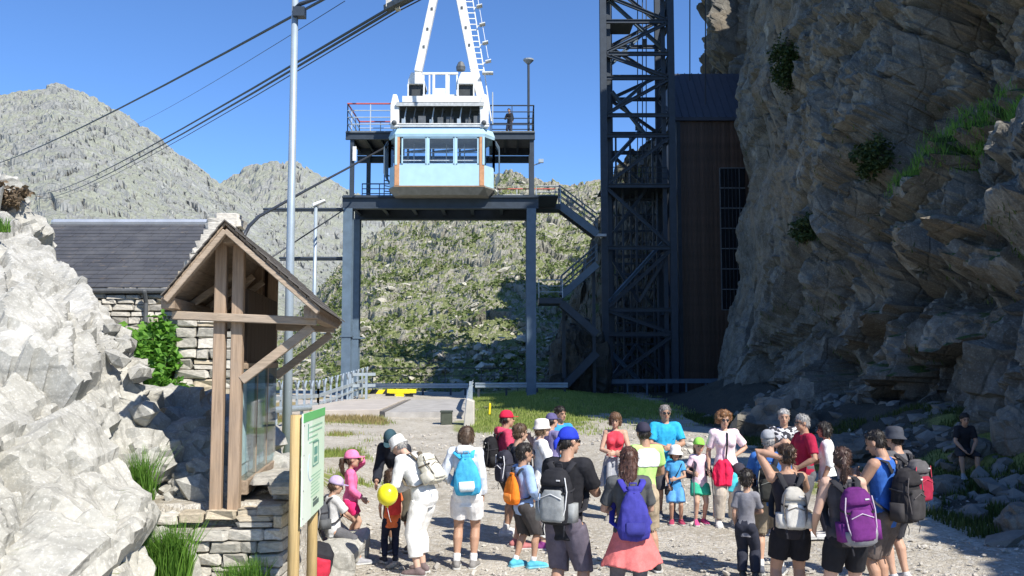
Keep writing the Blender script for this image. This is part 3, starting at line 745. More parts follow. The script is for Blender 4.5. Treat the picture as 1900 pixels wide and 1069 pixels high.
# ------------------------------------------------------------------ stone walls
WSTONE = [M('wall_stone_%s' % n, c, .9, .28, 5.0, .6, .015, fine=28, objvar=.3) for n, c in
          (('pale', (.56, .525, .46)), ('grey', (.43, .405, .35)), ('buff', (.50, .43, .32)))]
OCHRE = M('wall_stone_ochre', (.48, .30, .15), .9, .25, 5.0, .6, .015)
MORTAR = M('wall_mortar', (.40, .37, .31), .95, .3, 9.0, .5, .01)
def stone_meshes():
    out = []
    for k in range(14):
        bm = bmesh.new(); bmesh.ops.create_cube(bm, size=1)
        bmesh.ops.bevel(bm, geom=bm.edges[:], offset=.09, segments=1, affect='EDGES')
        rr = random.Random(k)
        for v in bm.verts:
            v.co += Vector((rr.uniform(-.05, .05), rr.uniform(-.08, .08), rr.uniform(-.07, .07)))
        me = bpy.data.meshes.new('stone'); bm.to_mesh(me); bm.free(); out.append(me)
    return out
SM = stone_meshes(); SMV = {}
def stone_obj(parent, c, u, L, Dp, Hh, rr, mat=None, name='stone'):
    me = rr.choice(SM); mt = mat or rr.choices(WSTONE, (5, 4, 1.6))[0]
    key = (me.name, mt.name)
    if key not in SMV:
        m2 = me.copy(); m2.materials.append(mt); SMV[key] = m2
    o = link(bpy.data.objects.new(name, SMV[key]))
    ang = math.atan2(u[1], u[0]) + rr.choice((0, math.pi)) + rr.uniform(-.03, .03)
    o.location = Vector(c) - parent.location; o.rotation_euler = (rr.uniform(-.04, .04), rr.uniform(-.03, .03), ang)
    o.scale = (L, Dp, Hh); o.parent = parent
    return o
def rubble(parent, a, b, z0, top, hr, lr, depth, seed, ochre=()):
    """courses of rough stones along the line a-b; top(s) gives the height of the wall top at s along it"""
    rr = random.Random(seed); a = Vector((a[0], a[1], 0)); b = Vector((b[0], b[1], 0)); L = (b - a).length; u = (b - a) / L
    z = z0; n = 0
    while True:
        h = rr.uniform(*hr); s = -rr.uniform(0, lr[0]) * .5; any_ = False
        while s < L:
            l = rr.uniform(*lr) * (1.3 if rr.random() < .15 else 1)
            s0, s1 = max(s, 0), min(s + l, L); mid = (s0 + s1) / 2
            if s1 - s0 > .05 and z + h * .6 < top(mid):
                any_ = True; n += 1
                split = rr.random() < .14 and h > hr[0] * 1.2
                parts = [(z, h * .5), (z + h * .5, h * .5)] if split else [(z, h)]
                for zz, hh in parts:
                    c = a + u * mid + Vector((0, 0, zz + hh / 2 + rr.uniform(-.008, .008)))
                    nrm = Vector((u.y, -u.x, 0)); c += nrm * rr.uniform(-.02, .025)
                    mt = OCHRE if any(abs(mid - q[0]) < l / 2 and abs(zz + hh / 2 - q[1]) < hh / 2 for q in ochre) else None
                    stone_obj(parent, c, u, (s1 - s0) - .012, depth, hh - .012, rr, mt)
            s += l
        z += h
        if not any_ or n > 280: break
    return n

rw = thing('dry_stone_wall', 'low dry stone retaining wall under the timber display shelter', 'stone wall', (-2.8, 8.6, 0))
rubble(rw, (-3.75, 8.55), (-2.07, 8.55), .28, lambda s: .93 + .06 * s + (.2 if s > 1.42 else 0), (.07, .125), (.12, .34), .26, 3)
rubble(rw, (-2.13, 8.70), (-2.42, 10.3), .5, lambda s: 1.36 - .12 * s, (.08, .13), (.16, .34), .24, 4)
MB().box2((-3.85, 8.60, 0), (-2.14, 8.78, .90)).box2((-2.55, 8.79, 0), (-2.16, 9.3, 1.1)).build('mortar_core', MORTAR, rw)
def capstones():
    rr = random.Random(8); s = 0
    while s < 1.65:
        l = rr.uniform(.2, .42); x = -3.72 + s + l / 2
        stone_obj(rw, (x, 8.66, .99 + .06 * s + (.2 if s > 1.38 else 0)), (1, 0), l - .015, .36, .085, rr, WSTONE[0] if rr.random() < .7 else WSTONE[2], 'capstone'); s += l
    for k in range(5):
        stone_obj(rw, (-2.28 - .05 * k, 8.9 + .33 * k, 1.33 - .03 * k), (0, 1), .30, .36, .10, rr, None, 'capstone')
capstones()

hut = thing('stone_hut', 'rubble stone hut with a dark slate roof behind the left outcrop', 'hut', (-6.5, 16.5, 1))
rubble(hut, (-8.6, 16.0), (-5.72, 16.0), 1.2, lambda s: 3.75, (.085, .14), (.16, .42), .3, 5)
n_ = rubble(hut, (-5.66, 15.6), (-4.3, 15.6), .6, lambda s: 4.05 if s < .42 else 3.6, (.12, .20), (.20, .46), .4, 6, ((.35, 1.55),))
MB().box2((-9, 16.08, .3), (-5.7, 19.2, 3.7)).box2((-5.60, 15.70, .2), (-4.36, 16.0, 3.5)).box2((-5.68, 16.0, .2), (-5.3, 20.6, 3.7)).build('wall_core', MORTAR, hut)
# gable parapet rising with the roof slope, stepped coping stones
gp = MB(); gp.prism([(-5.6, 15.75, 3.6), (-6.15, 18.6, 3.9), (-6.15, 18.6, 5.12), (-5.6, 15.9, 3.95)], (.5, 0, 0)).prism([(-6.15, 18.62, 3.9), (-6.2, 21.2, 3.6), (-6.2, 21.2, 3.9), (-6.15, 18.62, 5.12)], (.5, 0, 0))
gp.build('gable_parapet', MORTAR, hut)
rr_ = random.Random(12)
for k in range(8):
    f = k / 7; y = 15.75 + 2.85 * f; z = 3.92 + 1.22 * f
    stone_obj(hut, (-5.36 - .55 * f, y, z), (1, .02), .6, .42, .2 + .06 * rr_.random(), rr_, WSTONE[0], 'coping_stone')
    stone_obj(hut, (-5.62 - .55 * f, y + .1, z - .22), (0, 1), .4, .12, .2, rr_, None, 'coping_stone')
stone_obj(hut, (-5.88, 18.7, 5.26), (1, 0), .7, .5, .2, rr_, WSTONE[0], 'coping_stone')
stone_obj(hut, (-5.84, 18.7, 5.40), (1, .1), .5, .4, .13, rr_, WSTONE[0], 'coping_stone')
SLATE = M('roof_slate', (.060, .062, .070), .55, .35, 3.0, .3, .01, fine=40, objvar=0)
m, nt, b_ = nodes_of('weathered_slate'); t = NT(nt); co = t.coord()
na = t.noise(co, 1.6, 5, .6); nb = t.noise(t.mapping(co, (2.0, 6, 6)), 3.0, 5, .6)
cc = t.mix(t.ramp(na, .35, .7), (.052, .054, .062, 1), (.085, .086, .092, 1)); cc = t.mix(t.math('MULTIPLY', t.ramp(nb, .6, .72), .6), cc, (.22, .17, .12, 1))
t.set(b_.inputs['Base Color'], cc); b_.inputs['Roughness'].default_value = .7; t.set(b_.inputs['Normal'], t.bump(nb, .3, .01)); SLATE = m
mb = MB(); rr_ = random.Random(4)
for i in range(17):
    f = i / 17; y0 = 15.86 + 2.79 * f; z0 = 3.70 + 1.53 * f; x = -9.4 + rr_.uniform(-.2, 0)
    while x < -5.6:
        l = rr_.uniform(.22, .4); x1 = min(x + l, -5.58); j = rr_.uniform(-.008, .008)
        if x1 - x > .04:
            q = [(x + .004, y0 + j, z0 + .02), (x1 - .004, y0 + j * .5, z0 + .02), (x1 - .004, y0 + .24, z0 + .135), (x + .004, y0 + .24, z0 + .135)]
            mb.prism(q, (0, -.006, .016))
        x += l
mb.build('slates', SLATE, hut, kind='stuff')
MB().prism([(-9.4, 15.88, 3.66), (-9.4, 18.62, 5.18), (-9.4, 18.62, 5.24), (-9.4, 15.88, 3.70)], (3.82, 0, 0)).prism([(-9.4, 18.62, 5.18), (-9.4, 21.5, 3.7), (-9.4, 21.5, 3.78), (-9.4, 18.62, 5.25)], (3.82, 0, 0)).build('roof_board', M('roof_board', (.10, .085, .07)), hut)
MB().tube([(-9.4, 18.66, 5.29), (-5.6, 18.66, 5.29)], .07, 8).build('ridge_cap', M('zinc_ridge', (.62, .64, .66), .4, .1, 4, .1, .005, .6), hut)
MB().tube([(-9.3, 15.80, 3.66), (-5.72, 15.80, 3.66)], .045, 8).build('gutter', M('gutter_metal', (.10, .105, .11), .5), hut)
MB().tube([(-6.32, 15.70, 3.64), (-6.32, 15.80, 3.45), (-6.32, 15.80, .9)], .04, 8).build('downpipe', M('gutter_metal', (.10, .105, .11), .5), hut)

# ------------------------------------------------------------------ timber display shelter
OLDW = wood_mat('weathered_timber', (.365, .262, .18), .5, 2)
OLDH = wood_mat('weathered_beam', (.365, .285, .21), .55, 0)
OLDY = wood_mat('weathered_plank', (.32, .24, .17), .5, 1)
DARKW = wood_mat('dark_stained_board', (.075, .052, .036), .5, 2)
ks = thing('display_shelter', 'timber display shelter with a pitched roof and twin posts on the stone wall', 'shelter', (-2.75, 9.7, 1.1))
A_ = Vector((-2.64, 8.60, 0)); ax = Vector((-.115, .993, 0)).normalized(); rt = Vector((ax.y, -ax.x, 0))
def K(r, b, z): q = A_ + rt * r + ax * b; return Vector((q.x, q.y, z))
def timber(name, p, q, w_, h_, mat=OLDW, up=None, dv=.006):
    o = MB().bar(p, q, w_, h_, up or ax).build(name, mat, ks, bevel=.006); deform(o, dv, 3.0, len(name)); return o
for r in (-.095, .065):                                   # twin front posts, twin back posts
    timber('post', K(r, 0, 1.0), K(r, 0, 3.58 + (.03 if r < 0 else 0)), .105, .12)
    timber('post', K(r, 2.25, 1.0), K(r, 2.25, 3.58), .105, .12)
for bq in (-.10, 2.14):
    timber('cross_beam', K(-.50, bq, 2.87), K(.80, bq, 2.82), .075, .12, OLDH)
for bq in (-.02, 2.28):
    timber('brace', K(.115, bq, 2.27), K(.75, bq, 2.77), .085, .09, OLDH)
timber('wall_plate', K(.76, -.3, 2.90), K(.76, 2.5, 2.90), .12, .12, OLDY, (0, 0, 1))
timber('wall_plate', K(-.50, -.3, 2.97), K(-.50, 2.5, 2.97), .12, .10, OLDY, (0, 0, 1))
timber('ridge_beam', K(0, -.25, 3.60), K(0, 2.55, 3.60), .10, .14, OLDY, (0, 0, 1))
zr = 3.70; eL = (-.52, 3.02); eR = (.86, 2.92)
for bq in (-.34, 2.5):
    timber('barge_rafter', K(0, bq, zr - .07), K(eL[0] + .02, bq, eL[1] - .03), .05, .10, OLDH)
    timber('barge_rafter', K(0, bq, zr - .07), K(eR[0] - .02, bq, eR[1] - .03), .05, .10, OLDH)
def roof_side(e):
    n = 7
    for i in range(n):                                     # boards run along the ridge
        f0, f1 = i / n, (i + 1) / n - .006
        a0 = (e[0] * f0, zr + (e[1] - zr) * f0); a1 = (e[0] * f1, zr + (e[1] - zr) * f1)
        pr = [K(a0[0], -.38, a0[1] - .02), K(a1[0], -.38, a1[1] - .02), K(a1[0], -.38, a1[1] + .008), K(a0[0], -.38, a0[1] + .008)]
        MB().prism(pr, ax * 2.95).build('roof_board', OLDY, ks)
    for i in range(9):                                     # slates over them
        f0, f1 = i / 9, min((i + 1.25) / 9, 1.03)
        lift = .014
        a0 = (e[0] * f0, zr + (e[1] - zr) * f0 + .012); a1 = (e[0] * f1, zr + (e[1] - zr) * f1 + .012 + lift)
        pr = [K(a0[0], -.42, a0[1]), K(a1[0], -.42, a1[1]), K(a1[0], -.42, a1[1] + .014), K(a0[0], -.42, a0[1] + .014)]
        MB().prism(pr, ax * 3.03).build('roof_slate', M('shelter_slate', (.10, .09, .08), .8, .3, 6, .4, .01), ks)
roof_side(eL); roof_side(eR)
for i in range(6):                                         # boarding closes the left half of the back gable
    r0 = -.48 + i * .09; ztop = zr - .12 + (eL[1] - zr) * (abs(r0) / .52)
    MB().bar(K(r0, 2.36, 2.80), K(r0, 2.36, ztop), .085, .022, ax).build('gable_board', DARKW, ks)
# dark stained boards of the upper panel and the glazed case below
nb_ = 9
for i in range(nb_):
    b0 = .14 + i * (2.0 / nb_)
    MB().box2((0, 0, 0), (.03, 2.0 / nb_ - .008, .72)).xf(Matrix.Translation(K(.10, b0, 2.42)) @ Matrix.Rotation(math.atan2(-ax.x, ax.y), 4, 'Z')).build('panel_board', DARKW, ks)
rotK = Matrix.Rotation(math.atan2(-ax.x, ax.y), 4, 'Z')
MB().box2((0, 0, 0), (.02, 2.0, 1.05)).xf(Matrix.Translation(K(.03, .14, 1.33)) @ rotK).build('backing_board', M('pale_board', (.62, .66, .62), .6, .08), ks)
MB().box2((0, 0, 0), (.006, .75, .55)).xf(Matrix.Translation(K(.056, 1.2, 1.45)) @ rotK).build('poster', M('green_poster', (.25, .55, .32), .6, .3, 3), ks)
MB().box2((0, 0, 0), (.006, .62, .7)).xf(Matrix.Translation(K(.056, .35, 1.45)) @ rotK).build('poster', M('pale_map_poster', (.62, .68, .62), .6, .25, 5), ks)
gl = MB().box2((0, 0, 0), (.008, 2.0, 1.05)).xf(Matrix.Translation(K(.135, .14, 1.33)) @ rotK).build('glass_pane', glass_mat('display_glass'), ks)
timber('sill', K(.09, .1, 1.26), K(.09, 2.2, 1.26), .15, .13, OLDY, (0, 0, 1))
for b in (.75, 1.45): timber('mullion', K(.13, b, 1.33), K(.13, b, 2.40), .03, .04, OLDW)
timber('rail', K(.12, .1, 2.40), K(.12, 2.2, 2.40), .05, .06, OLDY, (0, 0, 1))
for i in range(3): timber('tie_beam', K(-.5, .55 + .7 * i, 3.0), K(.0, .55 + .7 * i, 3.36), .06, .07, OLDH)

# ------------------------------------------------------------------ sign on round posts
sg = thing('information_sign', 'green and white information panel on two round wooden posts', 'sign', (-1.85, 8.0, 0))
ROUND = wood_mat('round_post_timber', (.46, .33, .15), .62, 2, .7)
p0 = P(547, 900, 7.9); p1 = P(581, 900, 8.85)
for q, zt in ((p0, 1.99), (p1, 1.98)):
    MB().tube([(q.x, q.y, -.3), (q.x, q.y, 1.0), (q.x, q.y, zt)], [.05, .049, .047], 16, caps=False).build('post', ROUND, sg, smooth=True)
dirp = (p1 - p0); dirp.z = 0; dirp.normalize(); nrm = Vector((dirp.y, -dirp.x, 0))
o_ = Vector((p0.x, p0.y, 0)) + nrm * .062 - dirp * .06
SMt = Matrix(((dirp.x, nrm.x, 0, o_.x), (dirp.y, nrm.y, 0, o_.y), (0, 0, 1, 0), (0, 0, 0, 1)))
wS = (p1 - p0).length + .22
z0s, z1s = 1.06, 2.0
def spanel(name, a, b, mat, dpt=.012, off=0.0):
    return MB().box2((a[0], off, a[1]), (b[0], off + dpt, b[1])).xf(SMt).build(name, mat, sg)
spanel('panel', (0, z0s), (wS, z1s), M('sign_panel_paint', (.60, .74, .57), .5, .05, 2, 0))
spanel('green_header', (0, z1s - .075), (wS, z1s + .001), M('sign_green', (.13, .47, .15), .45, .05, 2, 0), .004, .012)
spanel('pale_band', (.0, z0s), (wS * .38, z1s - .08), M('sign_white', (.72, .80, .70), .45, .05, 2, 0), .002, .012)
rr_ = random.Random(2); TXM = M('sign_text_green', (.30, .52, .36), .5, .1, 2, 0)
for i in range(4):
    MB().box2((.28, .0145, 1.86 - i * .045), (.28 + rr_.uniform(.45, .75), .0165, 1.872 - i * .045)).xf(SMt).build('text_line', TXM, sg)
for i in range(7):
    MB().box2((.42, .0145, 1.42 - i * .03), (.42 + rr_.uniform(.3, .6), .0165, 1.427 - i * .03)).xf(SMt).build('text_line', TXM, sg)
fr = MB()
for a, b in (((.50, 1.50), (.515, 1.72)), ((.80, 1.50), (.815, 1.72)), ((.50, 1.50), (.815, 1.51)), ((.50, 1.71), (.815, 1.72)), ((.58, 1.60), (.74, 1.67)), ((.58, 1.53), (.74, 1.58)), ((.22, 1.76), (.25, 1.9))):
    fr.box2((a[0], .0147, a[1]), (b[0], .0172, b[1]))
fr.xf(SMt).build('diagram', M('sign_dark_green', (.12, .30, .24), .5, .1, 2, 0), sg)
MB().box2((.55, .0147, 1.14), (.86, .017, 1.18)).box2((.55, .0147, 1.192), (.75, .017, 1.208)).xf(SMt).build('emblem', M('sign_ink', (.07, .12, .11), .5, .1, 2, 0), sg)
mp = MB(); 
for k in range(26):
    a0 = 2.2 + k * .11; a1 = a0 + .11
    mp.bar((.42 + .17 * math.cos(a0), .0155, 1.52 + .13 * math.sin(a0)), (.42 + .17 * math.cos(a1), .0155, 1.52 + .13 * math.sin(a1)), .003, .008)
mp.xf(SMt)
tx2 = mp.build('route_line', M('sign_blue', (.35, .5, .62), .5, .1, 2, 0), sg)
bl = MB(); 
for zz in (1.12, 1.35, 1.65, 1.9):
    bl.ell((.03, .016, zz), (.008, .004, .008), 6, 4)
bl.xf(SMt).build('screw', M('steel_screw', (.4, .4, .4), .4, .1, 2, 0, 0, .8), sg)

st = thing('stone_block', 'pale rough stone block on the ground behind the sign posts', 'stone block', (-2.05, 10.8, 0))
o = MB().box((-2.02, 11.3, .15), (.40, 1.3, .32)).build('block', LIME, st, bevel=.04); 
bm = bmesh.new(); bm.from_mesh(o.data); bmesh.ops.subdivide_edges(bm, edges=bm.edges[:], cuts=5, use_grid_fill=True); bm.to_mesh(o.data); bm.free(); deform(o, .07, 4, 3)

# ------------------------------------------------------------------ steel colours
STEEL = M('blue_grey_steel', (.105, .15, .20), .5, .15, 2.5, .08, .004, .0)
STEELD = M('dark_blue_steel', (.034, .046, .064), .5, .18, 2.5, .08, .004)
GALV = M('galvanised_steel', (.36, .42, .47), .45, .12, 4, .08, .003, .3)
CABLE = M('steel_rope', (.055, .06, .07), .5, .15, 20, .1, .002, .5)
WHITE = M('white_paint', (.74, .75, .745), .45, .14, 3, .05, .003)
BLUEP = M('light_blue_paint', (.40, .60, .73), .4, .06, 2.5, .06, .003)

# lamp posts
lp = P(531, 860, 17.0)
t = thing('lamp_post', 'tall light grey steel lamp post standing beside the stone hut', 'lamp post', (lp.x, 17, gz1(lp.x, 17)))
MB().tube([(lp.x, 17, -.2), (lp.x, 17, 4), (lp.x, 17, 11)], [.095, .078, .058], 16, caps=False).build('pole', M('lamp_post_grey', (.32, .38, .43), .45, .08, 3, .03, .003, .2), t, smooth=True)
MB().box((lp.x, 17, .36), (.34, .34, .04)).build('base_plate', GALV, t, bevel=.008)
MB().tube([(lp.x, 17, 9.15), (lp.x + .12, 16.9, 9.2), (lp.x + .55, 16.8, 9.3)], [.04, .04, .03], 8).box((lp.x + .1, 16.95, 9.05), (.22, .2, .18)).build('arm', STEELD, t)
lp = P(580, 742, 48)
t = thing('lamp_post', 'slim lamp post with a flat head left of the steel gantry', 'lamp post', (lp.x, 48, .3))
MB().tube([(lp.x, 48, .2), (lp.x, 48, 10.6)], [.13, .09], 12, caps=False).build('pole', GALV, t, smooth=True)
hd = MB(); hd.prism([(lp.x - .15, 47.8, 10.55), (lp.x + .5, 47.8, 10.85), (lp.x + .5, 47.8, 10.98), (lp.x - .15, 47.8, 10.75)], (0, .4, 0)); hd.build('lamp_head', WHITE, t, bevel=.03)

# ------------------------------------------------------------------ gantry
def G(px, py, d=50): return P(px, py, d)
gn = thing('cable_car_gantry', 'dark blue steel gantry carrying the cable car landing decks', 'gantry', (G(815, 740).x, 50, .3))
xl, xl2, xr = G(644, 600).x, P(659, 600, 54).x, G(986, 600).x
zb = G(0, 388).z; zt = G(0, 365).z; zd = G(0, 243).z
def gp_(name, mb, mat=STEEL, bev=0): return mb.build(name, mat, gn, bevel=bev)
for x, y in ((xl, 50), (xr, 50), (xl2, 54), (xr, 54)):
    gp_('post', MB().ibeam((x, y, .2), (x, y, zb), .50, .56, .07))
    gp_('base_plate', MB().box((x, y, .32), (.8, .8, .06)))
for x, y in ((xl, 50), (xl, 54)):
    for k in (G(0, 624).z,): gp_('collar', MB().box((x, y, k), (.62, .66, .09)))
for y in (50, 54): gp_('main_beam', MB().ibeam((xl - .35, y, (zb + zt) / 2), (xr + .4, y, (zb + zt) / 2), .42, zt - zb, .08), STEELD)
for k in range(7):
    x = xl + (xr - xl) * k / 6; gp_('deck_joist', MB().ibeam((x, 50.1, zt - .25), (x, 53.9, zt - .25), .2, .36, .05), STEELD)
gp_('lower_deck', MB().box2((xl - .3, 49.9, zt + .01), (xl + 2.6, 54.2, zt + .07)), STEELD); gp_('lower_deck', MB().box2((xr - 2.1, 49.9, zt + .01), (xr + 1.5, 54.2, zt + .07)), STEELD)
# upper posts and decks
for x in (xl + .12, xl + .50):
    gp_('upper_post', MB().ibeam((x, 50.2 if x < xl + .2 else 53.6, zt + .07), (x, 50.2 if x < xl + .2 else 53.6, zd - .3), .22, .26, .04), STEELD)
for y in (50.2, 53.6): gp_('upper_post', MB().ibeam((xr + .05, y, zt + .07), (xr + .05, y, zd - .3), .24, .26, .04), STEELD)
for a, b in ((G(645, 0).x, G(738, 0).x), (G(905, 0).x, G(992, 0).x)):
    gp_('upper_deck', MB().box2((a, 50, zd - .08), (b, 54, zd)), M('deck_grating', (.16, .17, .17), .6, .3, 8))
    for y in (50.05, 53.9): gp_('deck_beam', MB().ibeam((a, y, zd - .28), (b, y, zd - .28), .2, .40, .05), STEELD)
    for k in range(4): gp_('deck_joist', MB().ibeam((a + .2 + (b - a - .4) * k / 3, 50.2, zd - .25), (a + .2 + (b - a - .4) * k / 3, 53.8, zd - .25), .12, .24, .03), STEELD)
gp_('deck_beam', MB().ibeam((G(645, 0).x, 53.9, zd - .75), (G(992, 0).x, 53.9, zd - .75), .2, .4, .05), STEELD)
RAILM = M('railing_pale', (.42, .47, .52), .45, .1, 4, .05)
def railing(parent, pts, h=1.08, nr=4, post=1.3, mat=RAILM, r=.028, redtop=None, name='railing'):
    mb = MB(); pts = [Vector(q) for q in pts]
    for a, b in zip(pts[:-1], pts[1:]):
        L = (b - a).length; n = max(1, int(round(L / post)))
        for i in range(n + 1):
            q = a + (b - a) * i / n; mb.bar(q, q + Vector((0, 0, h)), .05, .05)
        for k in range(nr):
            z = h * (k + 1) / nr
            if k == nr - 1 and redtop is not None: continue
            mb.tube([a + Vector((0, 0, z)), b + Vector((0, 0, z))], r if k < nr - 1 else r * 1.3, 6)
    o = mb.build(name, mat, parent)
    if redtop is not None:
        tb = MB()
        for a, b in zip(pts[:-1], pts[1:]): tb.tube([a + Vector((0, 0, h)), b + Vector((0, 0, h))], r * 1.5, 6)
        tb.build('handrail', redtop, parent)
    return o
RED = M('red_rail_paint', (.50, .10, .08), .5, .15)
a, b = G(648, 0).x, G(732, 0).x
railing(gn, [(b, 50.05, zd), (a, 50.05, zd), (a, 53.9, zd), (b, 53.9, zd)], 1.55, 4, 1.2, RAILM, .03, RED)
a, b = G(910, 0).x, G(990, 0).x
railing(gn, [(a, 50.05, zd), (b, 50.05, zd), (b, 53.9, zd), (a, 53.9, zd)], 1.45, 4, 1.2, STEELD, .03)
railing(gn, [(xl + .3, 52.6, zt + .07), (xl + 2.3, 52.6, zt + .07)], 1.15, 4, 1.0, STEEL, .03)
railing(gn, [(xl + 1.9, 50.3, zt + .07), (xl + 2.5, 53.3, zt + .5)], 1.2, 4, 1.0, STEELD, .03)
railing(gn, [(xr - 1.9, 53.9, zt + .07), (xr + 1.5, 53.9, zt + .07)], 1.1, 3, 1.0, RAILM, .026, RED)
# spotlight bracket and deck lamp
gp_('floodlight', MB().bar((xr + .15, 50.2, 13.3), (xr + .5, 50.1, 13.4), .06).box((xr + .55, 50.05, 13.5), (.28, .2, .2)), GALV)
gp_('warning_plate', MB().box((xl + .28, 49.98, 13.9), (.2, .02, .8)), M('white_plate', (.75, .75, .75)))
lx = G(981, 0).x
dl = thing('deck_lamp', 'black lamp with a flat disc head on the right upper deck', 'lamp', (lx, 51, zd))
MB().tube([(lx, 51, zd), (lx, 51, G(0, 118, 51).z)], .07, 8, caps=False).build('pole', STEELD, dl)
zz = G(0, 112, 51).z
MB().loft([[Vector((lx + r * math.cos(k * math.pi / 6), 51 + r * math.sin(k * math.pi / 6), zz + h)) for k in range(12)] for r, h in ((.10, -.22), (.30, -.02), (.30, .06), (.12, .12))]).build('lamp_head', M('grey_lamp_head', (.30, .33, .36), .4), dl)
# cables fixed to gantry at left
for n, (py) in enumerate((388, 479)):
    a = P(520 if n else 490, py, 50.3); b = Vector((xl - .26, 50.3, a.z))
    tag(MB().tube([a, b], .075, 8).tube([a - Vector((0, 0, .12)), b - Vector((0, 0, .1))], .04, 6).build('cable_conduit', STEELD, None), ['upper', 'lower'][n] + ' horizontal dark conduit running left from the gantry post', 'conduit')

# ------------------------------------------------------------------ cable car
cx = G(822, 0, 48.5).x; D0 = 48.6
def U(px, py, d=D0): return P(px, py, d)
cc_ = thing('cable_car', 'light blue cable car cabin with orange corner pillars under a white hanger', 'cable car', (cx, 49.5, U(0, 360).z))
def cp(name, mb, mat, bev=0, par=None): return mb.build(name, mat, par or cc_, bevel=bev)
x0, x1 = U(738, 0).x, U(898, 0).x; xs1 = U(914, 0).x + .05
y0, y1 = D0, D0 + 2.6
zf, zw, zh, zr_ = U(0, 345).z, U(0, 306).z, U(0, 254).z, U(0, 238).z
t_ = .06
# side-wall bulge to the right and left (the cabin is wider amidships)
def plan(off=0.0, z=0): return [Vector((x0 - off, y0 - off, z)), Vector((x1 + off, y0 - off, z)), Vector((xs1 + off, y0 + .8, z)), Vector((xs1 + off, y1 - .8, z)), Vector((x1 + off, y1 + off, z)), Vector((x0 - off, y1 + off, z)), Vector((x0 - .45 - off, y1 - .8, z)), Vector((x0 - .45 - off, y0 + .8, z))]
lower = MB(); pl = plan()
for i in range(8):
    a, b = pl[i], pl[(i + 1) % 8]; d = (b - a).normalized(); nn = Vector((d.y, -d.x, 0))
    lower.prism([a + Vector((0, 0, zf)), b + Vector((0, 0, zf)), b + Vector((0, 0, zw)), a + Vector((0, 0, zw))], -nn * t_)
cp('cabin_body', lower, BLUEP)
roof = MB().loft([[q + Vector((0, 0, zh - .0)) for q in plan(.03)], [q + Vector((0, 0, zh + .16)) for q in plan(.07)], [q * 1 + Vector((0, 0, zr_)) for q in plan(-.05)]]); cp('cabin_roof', roof, BLUEP)
UND = M('cabin_underside', (.26, .25, .22), .7, .2, 3)
cp('underside', MB().loft([[q + Vector((0, 0, zf - .003)) for q in plan(.05)], [q + Vector((0, 0, zf - .08)) for q in plan(.05)], [q + Vector((0, 0, U(0, 360).z)) for q in plan(-.28)]]), UND)
cp('bumper_strip', MB().box2((x0 - .1, y0 - .10, zf - .06), (x1 + .1, y0 - .055, zf + .0)), M('orange_strip', (.33, .20, .12), .6))
ORG = M('orange_pillar', (.52, .27, .14), .55, .15)
for xa in (U(735, 0).x, U(890, 0).x):
    cp('corner_pillar', MB().box2((xa, y0 - .03, zf + .02), (xa + .27, y0 + .12, zh)), ORG, .02)
GLS = glass_mat('cabin_glass', (.95, .97, .98))
wx = [U(748, 0).x, U(795, 0).x, U(846, 0).x, U(890, 0).x]
for i in range(3):
    a, b = wx[i] + (.05 if i else .0), wx[i + 1] - .04
    wf = MB()
    for p_, q_ in (((a, zw + .04), (b, zw + .04)), ((a, zh - .04), (b, zh - .04)), ((a + .03, zw), (a + .03, zh)), ((b - .03, zw), (b - .03, zh))):
        wf.bar((p_[0], y0 + .04, p_[1]), (q_[0], y0 + .04, q_[1]), .07, .07, (0, 1, 0))
    wo = cp('window', wf, BLUEP)
    cp('pane', MB().box2((a + .05, y0 + .035, zw + .06), (b - .05, y0 + .045, zh - .06)), GLS, 0, wo)
    # back windows: frames seen through the front panes
    wf = MB(); yb = y1 - .05
    for p_, q_ in (((a, zw + .04), (b, zw + .04)), ((a, zh - .25), (b, zh - .12)), ((a + .05, zw), (a + .05, zh)), ((b - .05, zw), (b - .05, zh))):
        wf.bar((p_[0], yb, p_[1]), (q_[0], yb, q_[1]), .12, .12, (0, 1, 0))
    wo = cp('window', wf, M('inner_grey', (.30, .32, .34), .5)); 
    cp('pane', MB().box2((a + .1, yb - .005, zw + .1), (b - .1, yb + .005, zh - .3)), GLS, 0, wo)
for i in (1, 2): cp('mullion', MB().box2((wx[i] - .035, y0 - .01, zw), (wx[i] + .05, y0 + .1, zh)), BLUEP)
for (a, b) in ((pl[1], pl[2]), (pl[2], pl[3]), (pl[3], pl[4]), (pl[5], pl[6]), (pl[6], pl[7]), (pl[7], pl[0])):
    wf = MB(); m_ = (a + b) / 2
    for q in (a, b): wf.bar(q + Vector((0, 0, zw)), q + Vector((0, 0, zh)), .12, .12)
    wo = cp('side_window', wf, BLUEP)
    d = (b - a).normalized(); 
    cp('pane', MB().prism([a + d * .1 + Vector((0, 0, zw)), b - d * .1 + Vector((0, 0, zw)), b - d * .1 + Vector((0, 0, zh)), a + d * .1 + Vector((0, 0, zh))], Vector((d.y, -d.x, 0)) * .01), GLS, 0, wo)
cp('ceiling', MB().box2((x0, y0 + .15, zh - .03), (x1, y1 - .15, zh - .005)), M('inner_pale', (.5, .5, .5), .6))
cp('grab_rail', MB().tube([(x0 + .3, y0 + .8, zh - .45), (x1 - .3, y0 + .8, zh - .45)], .03, 6).tube([(x0 + .3, y1 - .8, zh - .45), (x1 - .3, y1 - .8, zh - .45)], .03, 6).tube([(x0 + .3, y0 + .3, zw + .3), (x1 - .3, y0 + .3, zw + .3)], .03, 6), M('pale_rail', (.7, .7, .7), .3))
for xa in (.8, 2.6, 3.6): cp('grab_pole', MB().tube([(x0 + xa, y0 + 1.5, zf), (x0 + xa, y0 + 1.5, zh)], .03, 6), M('pale_rail', (.7, .7, .7), .3))
